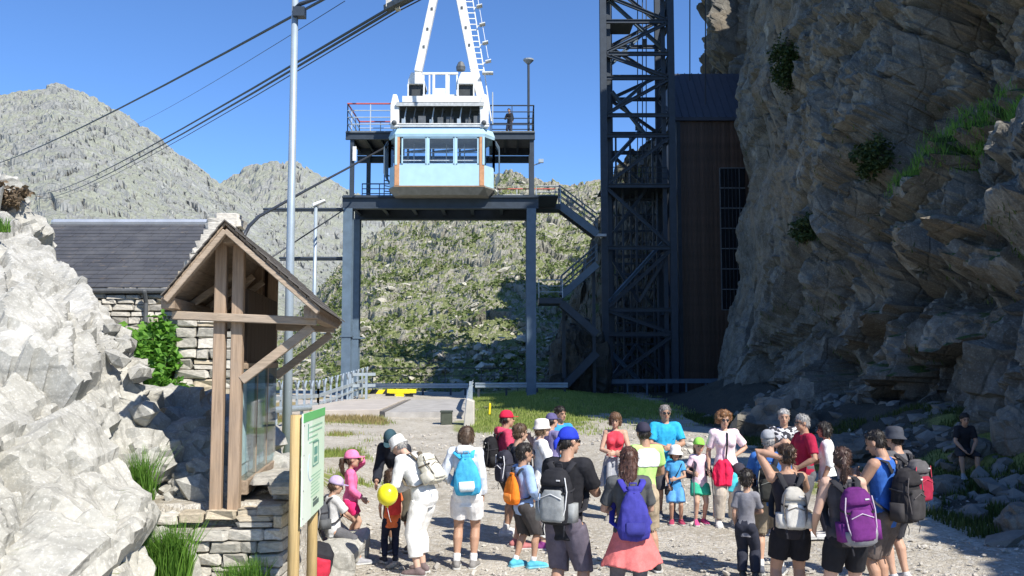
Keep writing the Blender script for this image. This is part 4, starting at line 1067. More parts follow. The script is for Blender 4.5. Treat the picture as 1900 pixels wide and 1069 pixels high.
# guard hoops outside the right and left flanks
for sx, xx in ((1, xs1 + .12), (-1, x0 - .57)):
    hp = MB()
    for k in range(5): hp.tube([(xx, y0 + .7 + k * .4, zw - .7), (xx + sx * .18, y0 + .7 + k * .4, zw - .3), (xx + sx * .18, y0 + .7 + k * .4, zh - .4), (xx, y0 + .7 + k * .4, zh - .1)], .03, 6)
    cp('guard_hoop', hp, STEEL)
# frame above the roof
za, zb2, zc2 = U(0, 232).z, U(0, 197).z, U(0, 180).z
ym = (y0 + y1) / 2
for yy in (y0 + .05, y1 - .05): cp('roof_beam', MB().ibeam((x0 - .2, yy, za), (x1 + .3, yy, za), .16, .18, .04), WHITE)
cp('machine_deck', MB().box2((x0, y0 - .05, zb2 + .08), (x1, y1, zb2 + .2)).box2((x0 + .05, y0 + .9, za + .1), (x1 - .05, y0 + 1.0, zb2)), M('dark_machine', (.045, .05, .052), .6, .3))
cp('deck_edge', MB().box2((x0 - .02, y0 - .12, zb2 - .02), (x1 + .02, y0 - .06, zb2 + .16)), M('grey_edge', (.45, .47, .48), .5))
DK = M('dark_grey_machine', (.09, .10, .11), .5, .3, 4)
for k in range(9):
    xx = x0 + .35 + k * (x1 - x0 - .7) / 8
    cp('machine_part', MB().box((xx, y0 + .35 + .15 * (k % 2), za + .28), (.2 + .1 * (k % 3), .3, .25 + .15 * ((k * 7) % 3))).tube([(xx, y0 + .3, za + .1), (xx + .15, y0 + .3, zb2)], .04, 6), DK if k % 3 else GALV)
for xa, xb in ((x0 - .12, 1), (x1 + .02, -1)):
    fl = MB().prism([(xa - .22, y0 + .0, za - .15), (xa + .22, y0 + .0, za - .15), (xa + .26, y0, zb2 + .15), (xa + .12, y0, zc2 + .15), (xa - .10, y0, zc2 + .15), (xa - .24, y0, zb2 + .0)], (0, .35, 0))
    cp('frame_cheek', fl, WHITE, .03)
    cp('sheave', MB().tube([(xa, y0 - .05, za + .12), (xa, y0 - .01, za + .12)], .14, 12), DK)
for xa in (U(773, 0).x, U(865, 0).x):                       # white rounded housings with dark mouths
    zA, zB, zC = U(0, 155).z, U(0, 133).z, U(0, 180).z
    hs = [(xa - .46, zA), (xa + .46, zA), (xa + .44, zA + .25), (xa + .28, zB), (xa - .28, zB), (xa - .44, zA + .25)]
    cp('winch_housing', MB().prism([(q[0], y0 + .1, q[1]) for q in hs], (0, 1.6, 0)), WHITE, .03)
    cp('winch_drum', MB().box2((xa - .42, y0 + .3, zC), (xa + .42, y0 + 1.5, zA - .003)), M('dark_machine', (.045, .05, .052), .6, .3))
    for q in (-.43, .43): cp('drum_leg', MB().bar((xa + q, y0 + .12, zC - .4), (xa + q, y0 + .12, zA), .07), WHITE)
zA, zB = U(0, 178).z, U(0, 133).z                            # white service cage in the middle
cg = MB()
for xx in (786, 797, 805, 829, 833, 848):
    x_ = U(xx, 0).x; cg.bar((x_, y0 + .35, zA), (x_, y0 + .35, zB), .13 if xx in (805, 829) else .08)
for z_ in (zA + .1, zB): cg.bar((U(784, 0).x, y0 + .35, z_), (U(850, 0).x, y0 + .35, z_), .12)
cg.bar((U(805, 0).x, y0 + .35, (zA + zB) / 2 - .2), (U(829, 0).x, y0 + .35, (zA + zB) / 2 - .2), .08)
cp('service_cage', cg, WHITE)
cp('cage_door', MB().box2((U(806, 0).x, y0 + .3, zA + .1), (U(828, 0).x, y0 + .34, zA + .5)), WHITE)
cp('front_skirt', MB().box2((x0 + .3, y0 - .02, zb2 + .22), (x1 - .3, y0 + .05, zc2 + .05)), WHITE)
# A-shaped hanger
def leg(name, pts, w_, h_): 
    mb = MB()
    for a, b in zip(pts[:-1], pts[1:]): mb.bar(a, b, w_, h_, (0, 1, 0))
    return cp(name, mb, WHITE, .02)
ap = -40
leg('hanger_leg', [U(776, 134, ym), U(826, -100, ym)], .42, .42)
leg('hanger_leg', [U(900, 215, ym), U(880, 130, ym), U(834, -100, ym)], .46, .46)
for f in (.2, .34, .5):
    a, b = U(776, 134, ym - .22), U(826, -100, ym - .22); q = a + (b - a) * f; cp('rivet_plate', MB().box(q, (.12, .03, .16)), DK)
    a, b = U(880, 130, ym - .24), U(834, -100, ym - .24); q = a + (b - a) * f; cp('rivet_plate', MB().box(q, (.12, .03, .16)), DK)
ld = MB(); a0, a1 = U(886, 130, ym), U(850, -70, ym); b0_, b1_ = U(898, 130, ym), U(866, -70, ym)
ld.bar(a0, a1, .07); ld.bar(b0_, b1_, .06); ld.bar(b0_, U(912, 225, ym), .06); ld.bar(a0, U(898, 225, ym), .06)
for k in range(20):
    f = k / 19; ld.bar(a0 + (a1 - a0) * f, b0_ + (b1_ - b0_) * f, .05)
cp('ladder', ld, WHITE)
hoop = MB()
for k in range(6):
    f = .06 + k * .17; q = b0_ + (b1_ - b0_) * f
    hoop.box(q + Vector((.30, 0, .12)), (.32, .5, .05), Matrix.Rotation(-.25, 3, 'Y')); hoop.bar(q, q + Vector((.2, 0, .08)), .05)
hoop.bar(U(906, 108, ym), U(880, -40, ym), .03)
cp('ladder_cage', hoop, WHITE)
cp('ladder_step', MB().box(U(905, 136, ym - .3), (.6, .5, .06)), WHITE)
cp('antenna', MB().tube([U(914, 230, 50), U(914, 172, 50)], .035, 6), RAILM)
cp('brake_cover', MB().loft([[U(855, 131, y0 + .6) + Vector((r * math.cos(k * math.pi / 4), r * math.sin(k * math.pi / 4), h)) for k in range(8)] for r, h in ((.24, 0), (.26, .2), (.14, .46), (.03, .52))]), DK)

# ------------------------------------------------------------------ ropes
def rope(label, pts, r, cat='cable'):
    return tag(MB().tube(pts, r, 8, caps=False).build('cable', CABLE, None, smooth=True), label, cat)
def sag(a, b, s, n=14): return [a + (b - a) * (k / n) - Vector((0, 0, s * 4 * (k / n) * (1 - k / n))) for k in range(n + 1)]
rope('upper of the close-set thick track ropes rising to the hanger', sag(P(60, 361, 420), P(728, 12, 49.5), 3.0) + [P(900, -75, 44)], .085)
rope('lower of the close-set thick track ropes rising to the hanger', sag(P(62, 369, 420), P(730, 18, 49.8), 3.2) + [P(900, -70, 44)], .085)
rope('thin haul rope just beneath the pair of track ropes', sag(P(66, 372, 420), P(735, 23, 50.2), 3.4) + [P(900, -62, 44)], .04)
rope('lone track rope crossing the sky at the upper left', sag(P(-60, 318, 300), P(602, -2, 60), 2.0) + [P(800, -95, 44)], .10)
rope('faint thin wire below the lone upper track rope', sag(P(180, 260, 300), P(640, 2, 70), 1.5), .03)
rope('dark supply cable looping up from the hut to the left gantry deck', [P(452, 440, 26), P(462, 420, 27), P(480, 402, 29), P(520, 380, 33), P(570, 352, 38), P(640, 315, 45), P(735, 262, 51)], .055)
rope('thin slanting stay wire left of the gantry post', [P(500, 480, 40), P(640, 388, 50)], .035)
hg = thing('rope_shoe', 'dark carriage shoe clamped on the track ropes at the picture top', 'rope carriage', P(745, 6, 49.2))
MB().bar(P(716, 16, 49.5), P(790, -22, 47.5), .35, .3).build('shoe', DK, hg); MB().box(P(722, 8, 49.4), (.3, .4, .4)).box(P(738, 14, 49.4), (.25, .4, .3)).build('clamp', M('pale_clamp', (.55, .52, .47), .5), hg)

# ------------------------------------------------------------------ lattice tower
tw = thing('lattice_tower', 'dark steel lattice tower rising beside the cliff out of the picture', 'tower', (P(1180, 718, 62).x, 63, .3))
def tp(name, mb, mat=STEELD): return mb.build(name, mat, tw)
fl_, frx, rl, rr2 = P(1118, 0, 60).x, P(1243, 0, 60).x, P(1124, 0, 65).x, P(1219, 0, 65).x
legs = {'a': (fl_, 60), 'b': (frx, 60), 'c': (rl + .2, 65), 'd': (rr2, 65)}
ZT = 34
for k, (x, y) in legs.items():
    tp('leg', MB().ibeam((x, y, 0), (x, y, ZT), .42, .46, .07))
    if k in 'ab': tp('leg', MB().ibeam((x + (.42 if k == 'a' else -.42), y + .6, 0), (x + (.42 if k == 'a' else -.42), y + .6, ZT), .26, .3, .05))
lv = [P(0, py, 60).z for py in (712, 620, 575, 460, 345, 252, 214, 145, 100, 40, -10, -90)]
for i, z in enumerate(lv):
    for (p_, q_) in (('a', 'b'), ('c', 'd'), ('a', 'c'), ('b', 'd')):
        a, b = legs[p_], legs[q_]
        tp('horizontal', MB().ibeam((a[0], a[1], z), (b[0], b[1], z), .2, .26, .04))
rr_ = random.Random(3)
for i in range(len(lv) - 1):
    z0, z1 = lv[i], lv[i + 1]
    if z1 - z0 < 1.5: continue
    for (p_, q_) in (('a', 'b'), ('c', 'd'), ('a', 'c'), ('b', 'd')):
        a, b = legs[p_], legs[q_]
        if (i + (p_ == 'c')) % 2: a, b = b, a
        tp('diagonal', MB().ibeam((a[0], a[1], z0), (b[0], b[1], z1), .2, .22, .04))
big = [((1130, 0), (1235, 95)), ((1135, 118), (1200, 55)), ((1135, 170), (1205, 260)), ((1138, 205), (1225, 130)), ((1135, 300), (1190, 240)), ((1130, 560), (1230, 450)), ((1120, 640), (1200, 720))]
for (a, b) in big: tp('diagonal', MB().ibeam(P(*a, 60.4), P(*b, 62), .2, .22, .04), STEEL)
for px in (1183, 1192, 1199):
    tp('guide_rope', MB().tube([P(px, 700, 62.5), P(px, -100, 62.5)], .035, 6, caps=False), CABLE)
for px, py in ((1186, 170), (1196, 80), (1190, 300), (1183, 235)): tp('junction_box', MB().box(P(px, py, 62.4), (.3, .3, .5)), DK)
tp('platform', MB().box2((fl_, 60.3, lv[4] + .15), (frx, 65, lv[4] + .22))); tp('platform', MB().box2((fl_ + .5, 60.3, lv[9] + .2), (fl_ + 2.2, 63, lv[9] + .27)))
railing(tw, [(fl_ + .4, 60.3, lv[4] + .22), (frx - .3, 60.3, lv[4] + .22)], 1.1, 3, 1.2, STEELD, .025)
for k, (px, d_) in enumerate(((1140, 63), (1152, 62), (1166, 64), (1176, 62.6), (1207, 63.2), (1214, 62), (1231, 62.4))):
    x = P(px, 0, d_).x; tp('shaft_rail', MB().bar((x, d_, 0), (x, d_, P(0, 340 if k % 2 else 250, d_).z), .12, .16))
for k, py in enumerate((670, 640, 600, 540, 510, 490, 430, 400, 372)):
    tp('shaft_tie', MB().bar(P(1136 + 3 * (k % 3), py, 63), P(1226 - 4 * (k % 2), py - 2, 63.4), .12, .14))
for (a, b) in (((1132, 705), (1180, 640)), ((1180, 640), (1232, 700)), ((1135, 480), (1185, 560)), ((1235, 480), (1185, 560)), ((1140, 430), (1200, 350))):
    tp('diagonal', MB().bar(P(*a, 61.5), P(*b, 61.8), .16, .2))
tp('base_rail', MB().bar((fl_ - .2, 58.6, 1.15), (P(1330, 0, 58.6).x, 58.6, 1.2), .1, .28), STEEL)
for k in range(7): tp('base_post', MB().bar((fl_ + k * 1.25, 58.7, .1), (fl_ + k * 1.25, 58.7, 1.3), .1), STEEL)
lm = P(1114, 437, 59.6)
tag(MB().box(lm, (.75, .5, .16)).box(lm + Vector((.1, .3, -.1)), (.12, .4, .1)).build('floodlight', M('pale_lamp', (.5, .52, .54), .4)), 'small pale floodlight fixed to the left leg of the lattice tower', 'floodlight')

# ------------------------------------------------------------------ brown clad station building
bd = thing('station_building', 'tall brown metal clad building between the tower and the cliff', 'building', (14, 64, .2))
bx0, bx1 = P(1254, 0, 62).x, P(1254, 0, 62).x + 7.2; zE = P(0, 216, 62).z; zRr = P(0, 137, 66).z
BROWN = M('brown_cladding', (.10, .060, .042), .45, .3, 1.5, .05, objvar=.35)
MB().box2((bx0 + .12, 62.12, 0), (bx1, 70, zE - .05)).build('wall_core', BROWN, bd)
n = int((bx1 - bx0) / .30)
mesh0 = None
for i in range(n):
    xx = bx0 + (i + .5) * .30
    if mesh0 is None:
        o = MB().prism([(-.148, 0, 0), (.148, 0, 0), (.148, 0, zE - .1), (-.148, 0, zE - .1)], (0, .05, 0)).prism([(-.07, -.06, 0), (.07, -.06, 0), (.07, -.06, zE - .1), (-.07, -.06, zE - .1)], (0, .058, 0)).build('cladding_panel', BROWN, bd, world=False); mesh0 = o.data
    else:
        o = link(bpy.data.objects.new('cladding_panel', mesh0)); o.parent = bd
    o.location = Vector((xx, 62.06, .05)) - bd.location
RF = M('dark_metal_roof', (.05, .055, .075), .45, .12, 2)
MB().prism([(bx0 - .25, 61.75, zE - .12), (bx0 - .25, 66, zRr), (bx0 - .25, 70.5, zE), (bx0 - .25, 70.5, zE - .2), (bx0 - .25, 61.75, zE - .35)], (bx1 - bx0 + .5, 0, 0)).build('roof', RF, bd)
sm = MB()
for i in range(16):
    xx = bx0 - .2 + i * .5; sm.bar((xx, 61.74, zE - .09), (xx, 66, zRr + .03), .05, .06)
sm.build('roof_seam', RF, bd)
MB().box2((bx0 - .1, 61.9, 0), (bx0 + .15, 62.3, zE - .1)).build('corner_trim', STEELD, bd)
wz0, wz1 = P(0, 575, 62).z, P(0, 312, 62).z; wx0, wx1 = P(1330, 0, 62).x, P(1375, 0, 62).x
wd_ = MB().box2((wx0 - .06, 61.93, wz0), (wx0, 61.99, wz1)).box2((P(1364, 0, 62).x, 61.93, wz0), (P(1364, 0, 62).x + .06, 61.99, wz1))
for k in range(8):
    z = wz0 + (wz1 - wz0) * k / 7; wd_.box2((wx0, 61.93, z - .035), (wx1, 61.985, z + .035))
wf = wd_.build('window', M('pale_window_bar', (.13, .14, .15), .5), bd)
for k in range(7):
    z = wz0 + (wz1 - wz0) * k / 7; MB().box2((wx0 + .01, 61.95, z + .04), (wx1, 61.97, z + (wz1 - wz0) / 7 - .04)).build('pane', M('dark_pane', (.012, .014, .018), .12, .1, 2, 0, spec=.8), wf)
gb = MB()
for k in range(1, 6): gb.box2((wx0 + k * .26, 61.91, wz0), (wx0 + k * .26 + .03, 61.93, wz1))
gb.build('grille_bar', M('grille', (.05, .052, .06), .5), wf)
for px, top in ((1280, -60), (1309, -60)):
    q = P(px, 150 if px == 1280 else 195, 61.2)
    tag(MB().tube([q, P(px, top, 60)], .04, 6, caps=False).build('cable', CABLE), 'vertical dark rope hanging in front of the station roof, ' + ('next to the tower' if px == 1280 else 'next to the cliff edge'), 'cable')

DARKROCK = rock_mat('dark_boulder_rock', (.15, .145, .13), (.06, .058, .05), (.11, .09, .065), .9, None)
# ------------------------------------------------------------------ stairs between gantry and tower
stw = thing('steel_stairway', 'dark steel zigzag stairway between the gantry and the lattice tower', 'stairway', (P(1050, 720, 56).x, 56, .3))
def flight(a, b, w_=1.2, n=14, rail=True):
    a = Vector(a); b = Vector(b)
    for k, off in enumerate((0, w_)):
        o = Vector((0, off, 0)); MB().bar(a + o, b + o, .07, .42, (0, 0, 1)).build('stringer', STEEL if (k == 0 and rail) else STEELD, stw)
    for i in range(n):
        q = a + (b - a) * ((i + .5) / n); MB().box((q.x, q.y + w_ / 2, q.z + .02), (.30, w_ - .08, .04)).build('tread', STEELD, stw)
    if rail:
        railing(stw, [a + Vector((0, .05, .2)), b + Vector((0, .05, .2))], 1.0, 3, 1.0, STEEL, .03); railing(stw, [a + Vector((0, w_ - .05, .2)), b + Vector((0, w_ - .05, .2))], 1.0, 3, 1.0, STEEL, .03)
def landing(a, b, y0=53.5, y1=54.9):
    MB().box2((a.x, y0, a.z - .35), (b.x, y1, a.z - .02)).build('landing', STEELD, stw)
    railing(stw, [(a.x, y0 + .04, a.z - .02), (b.x, y0 + .04, a.z - .02)], 1.05, 3, 1.0, GALV, .03)
dS = 53.6
p1_, p2_ = P(995, 376, dS), P(1040, 378, dS); p1_.z = p2_.z
landing(p1_, p2_)
flight(P(1038, 381, dS), P(1108, 434, dS))
flight(P(1108, 490, dS + 1.3), P(1042, 548, dS + 1.3))
p3_, p4_ = P(1000, 552, dS), P(1044, 552, dS); landing(p3_, p4_, dS, dS + 2.6)
flight(P(1042, 562, dS), P(1108, 620, dS), rail=False)
flight(P(1108, 655, dS + 1.3), P(1050, 715, dS + 1.3), rail=False)
for px in (1102, 1046):
    q = P(px, 600, dS + 2.7); MB().ibeam((q.x, q.y, 0), (q.x, q.y, P(0, 436 if px > 1100 else 560, dS).z), .2, .2, .04).build('column', STEELD, stw)
boulder('big angular grey rock standing below the steel stairway', P(1072, 672, 58.5) + Vector((0, 0, -.3)), (1.5, 1.6, 2.6), DARKROCK, 21, .4, 5, .3)
boulder('dark leaning rock between the gantry post and the stairway foot', P(1035, 712, 56.5) + Vector((0, 0, -.2)), (.8, .8, .8), DARKROCK, 22, .9)

# ------------------------------------------------------------------ landing pad, guard rails, bumper, balustrade
CONC = M('concrete', (.43, .39, .35), .85, .12, 1.5, .2, .01, fine=30)
def gp3(px, py):
    x, d, z = at_ground(px, py); return Vector((x, d, z))
pa, pb, pc, pd = gp3(540, 771), gp3(706, 771), gp3(754, 743), gp3(560, 743)
o = MB().prism([(q.x, q.y, .05) for q in (pa, pb, pc, pd)], (0, 0, .42)).build('concrete_pad', CONC, None, bevel=.02); o['kind'] = 'structure'
qa, qb, qc, qd = gp3(716, 772), gp3(868, 772), gp3(870, 741), gp3(764, 741)
o = MB().prism([(q.x, q.y, 0) for q in (qa, qb, qc, qd)], (0, 0, .36)).build('asphalt_apron', M('pale_asphalt', (.36, .345, .325), .9, .2, 2, .3, .01, fine=40), None); o['kind'] = 'structure'
o = MB().prism([(pb.x + .02, pb.y, .05), (qa.x - .02, qa.y, .05), (qd.x - .02, qd.y, .05), (pc.x + .02, pc.y, .05)], (0, 0, .345)).build('drain_strip', M('dark_drain', (.16, .15, .14), .8)); o['kind'] = 'structure'

def w_beam(parent, pts, h=.31, name='rail_beam'):
    """corrugated W-profile guard rail through pts (at mid height)"""
    prof = [(0, -.155), (.05, -.12), (.05, -.06), (0, -.02), (0, .02), (.05, .06), (.05, .12), (0, .155)]
    for a, b in zip(pts[:-1], pts[1:]):
        d = (b - a).normalized(); nn = Vector((d.y, -d.x, 0)).normalized()
        rings = [[q + nn * (u_ + .0) + Vector((0, 0, v_)) for u_, v_ in prof] + [q + nn * (u_ - .012) + Vector((0, 0, v_)) for u_, v_ in reversed(prof)] for q in (a, b)]
        MB().loft(rings).build(name, GALV, parent)
yg = 57.5
g1 = thing('guard_rail', 'galvanised guard rail closing the far edge of the landing pad', 'guard rail', (P(780, 0, yg).x, yg, .3))
zz = P(0, 716, yg).z
w_beam(g1, [Vector((P(x, 0, yg).x, yg, zz)) for x in (676, 730, 785, 838, 872)])
for x in (690, 740, 790, 840, 866): MB().box2((P(x, 0, yg).x - .06, yg + .02, .2), (P(x, 0, yg).x + .06, yg + .12, zz + .16)).build('post', STEELD, g1)
hz = MB(); hy = MB(); zz2 = P(0, 727, yg).z
for k in range(7):
    xa = P(682, 0, yg).x + k * .42
    (hz if k % 2 else hy).prism([(xa, yg - .1, zz2 - .13), (xa + .42, yg - .1, zz2 - .13), (xa + .60, yg - .1, zz2 + .13), (xa + .18, yg - .1, zz2 + .13)], (0, .04, 0))
YEL = M('yellow_paint', (.78, .62, .02), .45, .08, 3)
BLK = M('black_paint', (.02, .02, .022), .5)
hazard = thing('hazard_board', 'yellow and black striped board below the far guard rail', 'hazard board', (P(730, 0, yg).x, yg, .3))
hz.build('black_stripe', BLK, hazard); hy.build('yellow_stripe', YEL, hazard)
bk = thing('yellow_bumper', 'bright yellow steel bumper post with a wide top bar', 'bumper', (P(742, 0, 54).x, 54, .3))
q = P(742, 726, 54)
MB().box2((q.x - .75, 53.9, q.z - .12), (q.x + .95, 54.2, q.z + .12)).build('top_bar', YEL, bk, bevel=.02)
MB().box2((q.x - .24, 53.85, P(0, 738, 54).z), (q.x + .24, 54.2, q.z - .12)).box2((q.x - .12, 53.9, .1), (q.x + .12, 54.15, P(0, 738, 54).z)).build('post', YEL, bk)
MB().box2((q.x + .3, 54.0, q.z - .5), (q.x + .75, 54.3, q.z - .15)).box2((q.x - .85, 54.0, q.z - .45), (q.x - .35, 54.3, q.z - .15)).build('buffer_block', BLK, bk)
fr = thing('mesh_railing', 'thin dark railing beyond the far guard rail', 'railing', (P(820, 0, 59).x, 59, .3))
railing(fr, [(P(700, 0, 59).x, 59, .5), (P(960, 0, 59).x, 59, .5)], 1.5, 3, 2.2, STEELD, .03)
g2 = thing('guard_rail', 'grey guard rail along the far edge of the green grass', 'guard rail', (P(960, 0, 54).x, 54, .3))
w_beam(g2, [Vector((P(x, 0, 52.5).x, 52.5, P(0, 715, 52.5).z)) for x in (884, 940, 1000, 1050)])
for x in (890, 940, 995, 1045): MB().box2((P(x, 0, 52.5).x - .06, 52.52, .2), (P(x, 0, 52.5).x + .06, 52.62, P(0, 710, 52.5).z)).build('post', STEELD, g2)
g3 = thing('guard_rail', 'short galvanised guard rail running toward the camera from the pad corner', 'guard rail', (P(873, 0, 44).x, 44, .3))
w_beam(g3, [Vector((P(880, 0, 51).x, 51.5, 1.25)), Vector((P(877, 0, 46).x, 46, 1.2)), Vector((P(872, 0, 40).x, 40, 1.05)), Vector((P(868, 0, 37).x, 37, .55))])
for d_ in (50, 45, 40.5): MB().box2((P(876, 0, d_).x - .08, d_, .0), (P(876, 0, d_).x + .08, d_ + .15, 1.35)).build('post', GALV, g3)
cb = thing('concrete_post', 'pale concrete end block under the near end of the short guard rail', 'concrete block', (P(870, 790, 34.5).x, 34.5, .1))
MB().prism([(P(863, 0, 34.5).x, 34.5, 0), (P(882, 0, 34.5).x, 34.5, 0), (P(882, 0, 34.5).x, 34.5, .95), (P(868, 0, 34.5).x, 34.5, 1.05)], (0, .8, 0)).build('block', M('pale_concrete', (.50, .47, .43), .9, .12, 3, .3), cb, bevel=.03)
bc = thing('dark_crate', 'small dark box standing left of the concrete end block', 'box', (P(832, 0, 35).x, 35, 0))
MB().box2((P(822, 0, 35).x, 35, .0), (P(842, 0, 35).x, 35.5, .5)).build('box', M('dark_rock_paint', (.07, .08, .06), .9), bc, bevel=.03)
MB().box2((P(821, 0, 35).x, 34.98, .5), (P(843, 0, 35).x, 35.52, .56)).build('lid', M('dark_lid', (.05, .06, .05), .8), bc)
# balustrade left of the pad with pointed uprights
bl = thing('balustrade', 'pale steel balustrade with forked uprights at the left of the pad', 'railing', (P(590, 0, 45).x, 45, .2))
A0, A1, A2 = P(500, 745, 36), P(575, 735, 41), P(676, 692, 52)
def bal(a, b, n, top):
    MB().bar(a + Vector((0, 0, .42)), b + Vector((0, 0, .42)), .06, .16).bar(a + Vector((0, 0, .05)), b + Vector((0, 0, .05)), .06, .1).build('rail', GALV, bl)
    for i in range(n + 1):
        q = a + (b - a) * i / n; d = (b - a).normalized()
        MB().bar(q - Vector((0, 0, .5)), q + Vector((0, 0, .75)), .09).bar(q + Vector((0, 0, .75)), q + d * .28 + Vector((0, 0, 1.1)), .07).bar(q + Vector((0, 0, .75)), q - d * .28 + Vector((0, 0, 1.1)), .07).build('forked_upright', GALV, bl)
a = P(505, 760, 36); b = P(590, 752, 42); c = P(680, 718, 52)
bal(a, b, 6, 0); bal(b, c, 9, 0)
hr = thing('tube_rail', 'thick round tube rail in front of the balustrade left of the pad', 'rail', (P(530, 0, 33).x, 33, 0))
MB().tube([P(500, 762, 31), P(575, 757, 35)], .10, 10).build('tube', GALV, hr); 
for px, d_ in ((512, 32), (560, 34.3)): q = P(px, 760, d_); MB().tube([(q.x, d_, 0), (q.x, d_, q.z)], .06, 8).build('post', GALV, hr)
ge = thing('gate_frame', 'pale tubular gate frame around the left gantry post foot', 'gate', (xl + .5, 48.5, .3))
q0, q1 = P(650, 700, 48.5), P(680, 700, 48.5)
gm = MB()
for x in (q0.x, q1.x): gm.bar((x, 48.5, .3), (x, 48.5, P(0, 694, 48.5).z), .12)
gm.build('post', GALV, ge); gm = MB()
for py in (695, 716): gm.bar((q0.x - .1, 48.5, P(0, py, 48.5).z), (q1.x + .3, 49.5, P(0, py, 48.5).z), .12, .16)
gm.build('rail', GALV, ge)
tag(MB().tube([P(908, 768, 38.5), P(909, 750, 38.5)], .05, 6).build('marker_stake', YEL), 'small yellow marker stake in the green grass', 'marker')
# ------------------------------------------------------------------ people
JOBS = []                                   # meshes that are merged into one skin by a voxel remesh, all evaluated together
def job(o, vox, smooth=2, fold=0.0, fs=9.0, seed=0, stretch=(1, 1, .45)): JOBS.append((o, vox, smooth, fold, fs, seed, stretch))
def run_jobs():
    for o, vox, sm, *_ in JOBS:
        md = o.modifiers.new('r', 'REMESH'); md.mode = 'VOXEL'; md.voxel_size = vox; md.use_smooth_shade = True
        if sm:
            ms = o.modifiers.new('s', 'SMOOTH'); ms.factor = .5; ms.iterations = sm
    dg = C.evaluated_depsgraph_get(); dg.update()
    new = [bpy.data.meshes.new_from_object(o.evaluated_get(dg)) for o, *_ in JOBS]
    for (o, vox, sm, fold, fs, seed, stc), me in zip(JOBS, new):
        o.modifiers.clear(); old = o.data; nm = old.name; o.data = me; bpy.data.meshes.remove(old); me.name = nm
        if fold and len(me.vertices):
            n = len(me.vertices); a = np.zeros(n * 3, dtype=np.float32); me.vertices.foreach_get('co', a); p = a.reshape(-1, 3).astype(float)
            nr = np.zeros(n * 3, dtype=np.float32); me.vertices.foreach_get('normal', nr); nr = nr.reshape(-1, 3)
            q = p * np.array(stc) * fs
            d = fold * (fbm(q, 3, seed, .5, True) * 1.2 + .7 * vnoise(q * .5, seed + 5))
            p = p + nr * d[:, None]; me.vertices.foreach_set('co', p.astype(np.float32).ravel()); me.update()
        me.polygons.foreach_set('use_smooth', np.ones(len(me.polygons), dtype=bool))
        hp = HAIRS.get(o.name)
        if hp and hp.hat:                                                   # hair lies flat under a hat
            n = len(me.vertices); a = np.zeros(n * 3, dtype=np.float32); me.vertices.foreach_get('co', a); p = a.reshape(-1, 3).astype(float)
            mi = np.array(hp.hm.inverted()); q = (p @ mi[:3, :3].T + mi[:3, 3]) / hp.hh
            e = (q - [0, -.055, .53]) / [.345, .415, .44]; r = np.linalg.norm(e, axis=1); k = (q[:, 2] > .53) & (r > .96)
            e[k] *= (.96 / r[k])[:, None]; q = np.where(k[:, None], e * [.345, .415, .44] + [0, -.055, .53], q)
            mf = np.array(hp.hm); p = (q * hp.hh) @ mf[:3, :3].T + mf[:3, 3]; me.vertices.foreach_set('co', p.astype(np.float32).ravel()); me.update()
        if o.name.split('.')[0] == 'hair' and len(me.vertices) > 50:          # loose strands break up the outline
            rg = np.random.default_rng(seed); n = len(me.vertices); a = np.zeros(n * 3, dtype=np.float32); me.vertices.foreach_get('co', a); p = a.reshape(-1, 3).astype(float)
            nr = np.zeros(n * 3, dtype=np.float32); me.vertices.foreach_get('normal', nr); nr = nr.reshape(-1, 3)
            cand = np.arange(n)
            if hp and hp.hat: mi = np.array(hp.hm.inverted()); cand = np.where((p @ mi[:3, :3].T + mi[:3, 3])[:, 2] < .46 * hp.hh)[0]
            if len(cand) < 20: continue
            m_ = 420 if not (hp and hp.hat) else 160; ix = rg.choice(cand, m_); L = (.018 + .035 * rg.random(m_))[:, None]
            dn = nr[ix] * .45 + rg.normal(size=(m_, 3)) * .25 + [0, 0, -.75]; dn /= np.linalg.norm(dn, axis=1)[:, None]
            sd_ = np.cross(dn, rg.normal(size=(m_, 3))); sd_ /= np.linalg.norm(sd_, axis=1)[:, None]; wd = (.0025 + .003 * rg.random(m_))[:, None]
            b0 = p[ix] + nr[ix] * .001 - dn * L * .3
            V = np.stack([b0 - sd_ * wd, b0 + sd_ * wd, b0 + dn * L + nr[ix] * .006], 1).reshape(-1, 3)
            np_mesh('loose_strands', V, np.arange(m_ * 3).reshape(-1, 3), me.materials[0], smooth=False, parent=o.parent, kind='stuff')

SKIN = {'fair': (.56, .36, .27), 'tan': (.42, .245, .165), 'mid': (.50, .305, .215), 'dark': (.30, .17, .11)}
def skin(k):
    m = M('skin_' + k, SKIN[k], .55, .08, 9, .12, .003, spec=.35); return m
def cloth(name, c): return M('cloth_' + name, c, .85, .22, 11, .5, .006, fine=120, spec=.2)
def hairm(c): return M('hair', c, .55, .35, 22, .5, .006, stretch=(1, 1, .25), spec=.5)
BROWN_H = (.045, .024, .013); DARK_H = (.015, .011, .009); GREY_H = (.30, .29, .28); AUB_H = (.085, .042, .02); CURL_H = (.16, .075, .03)

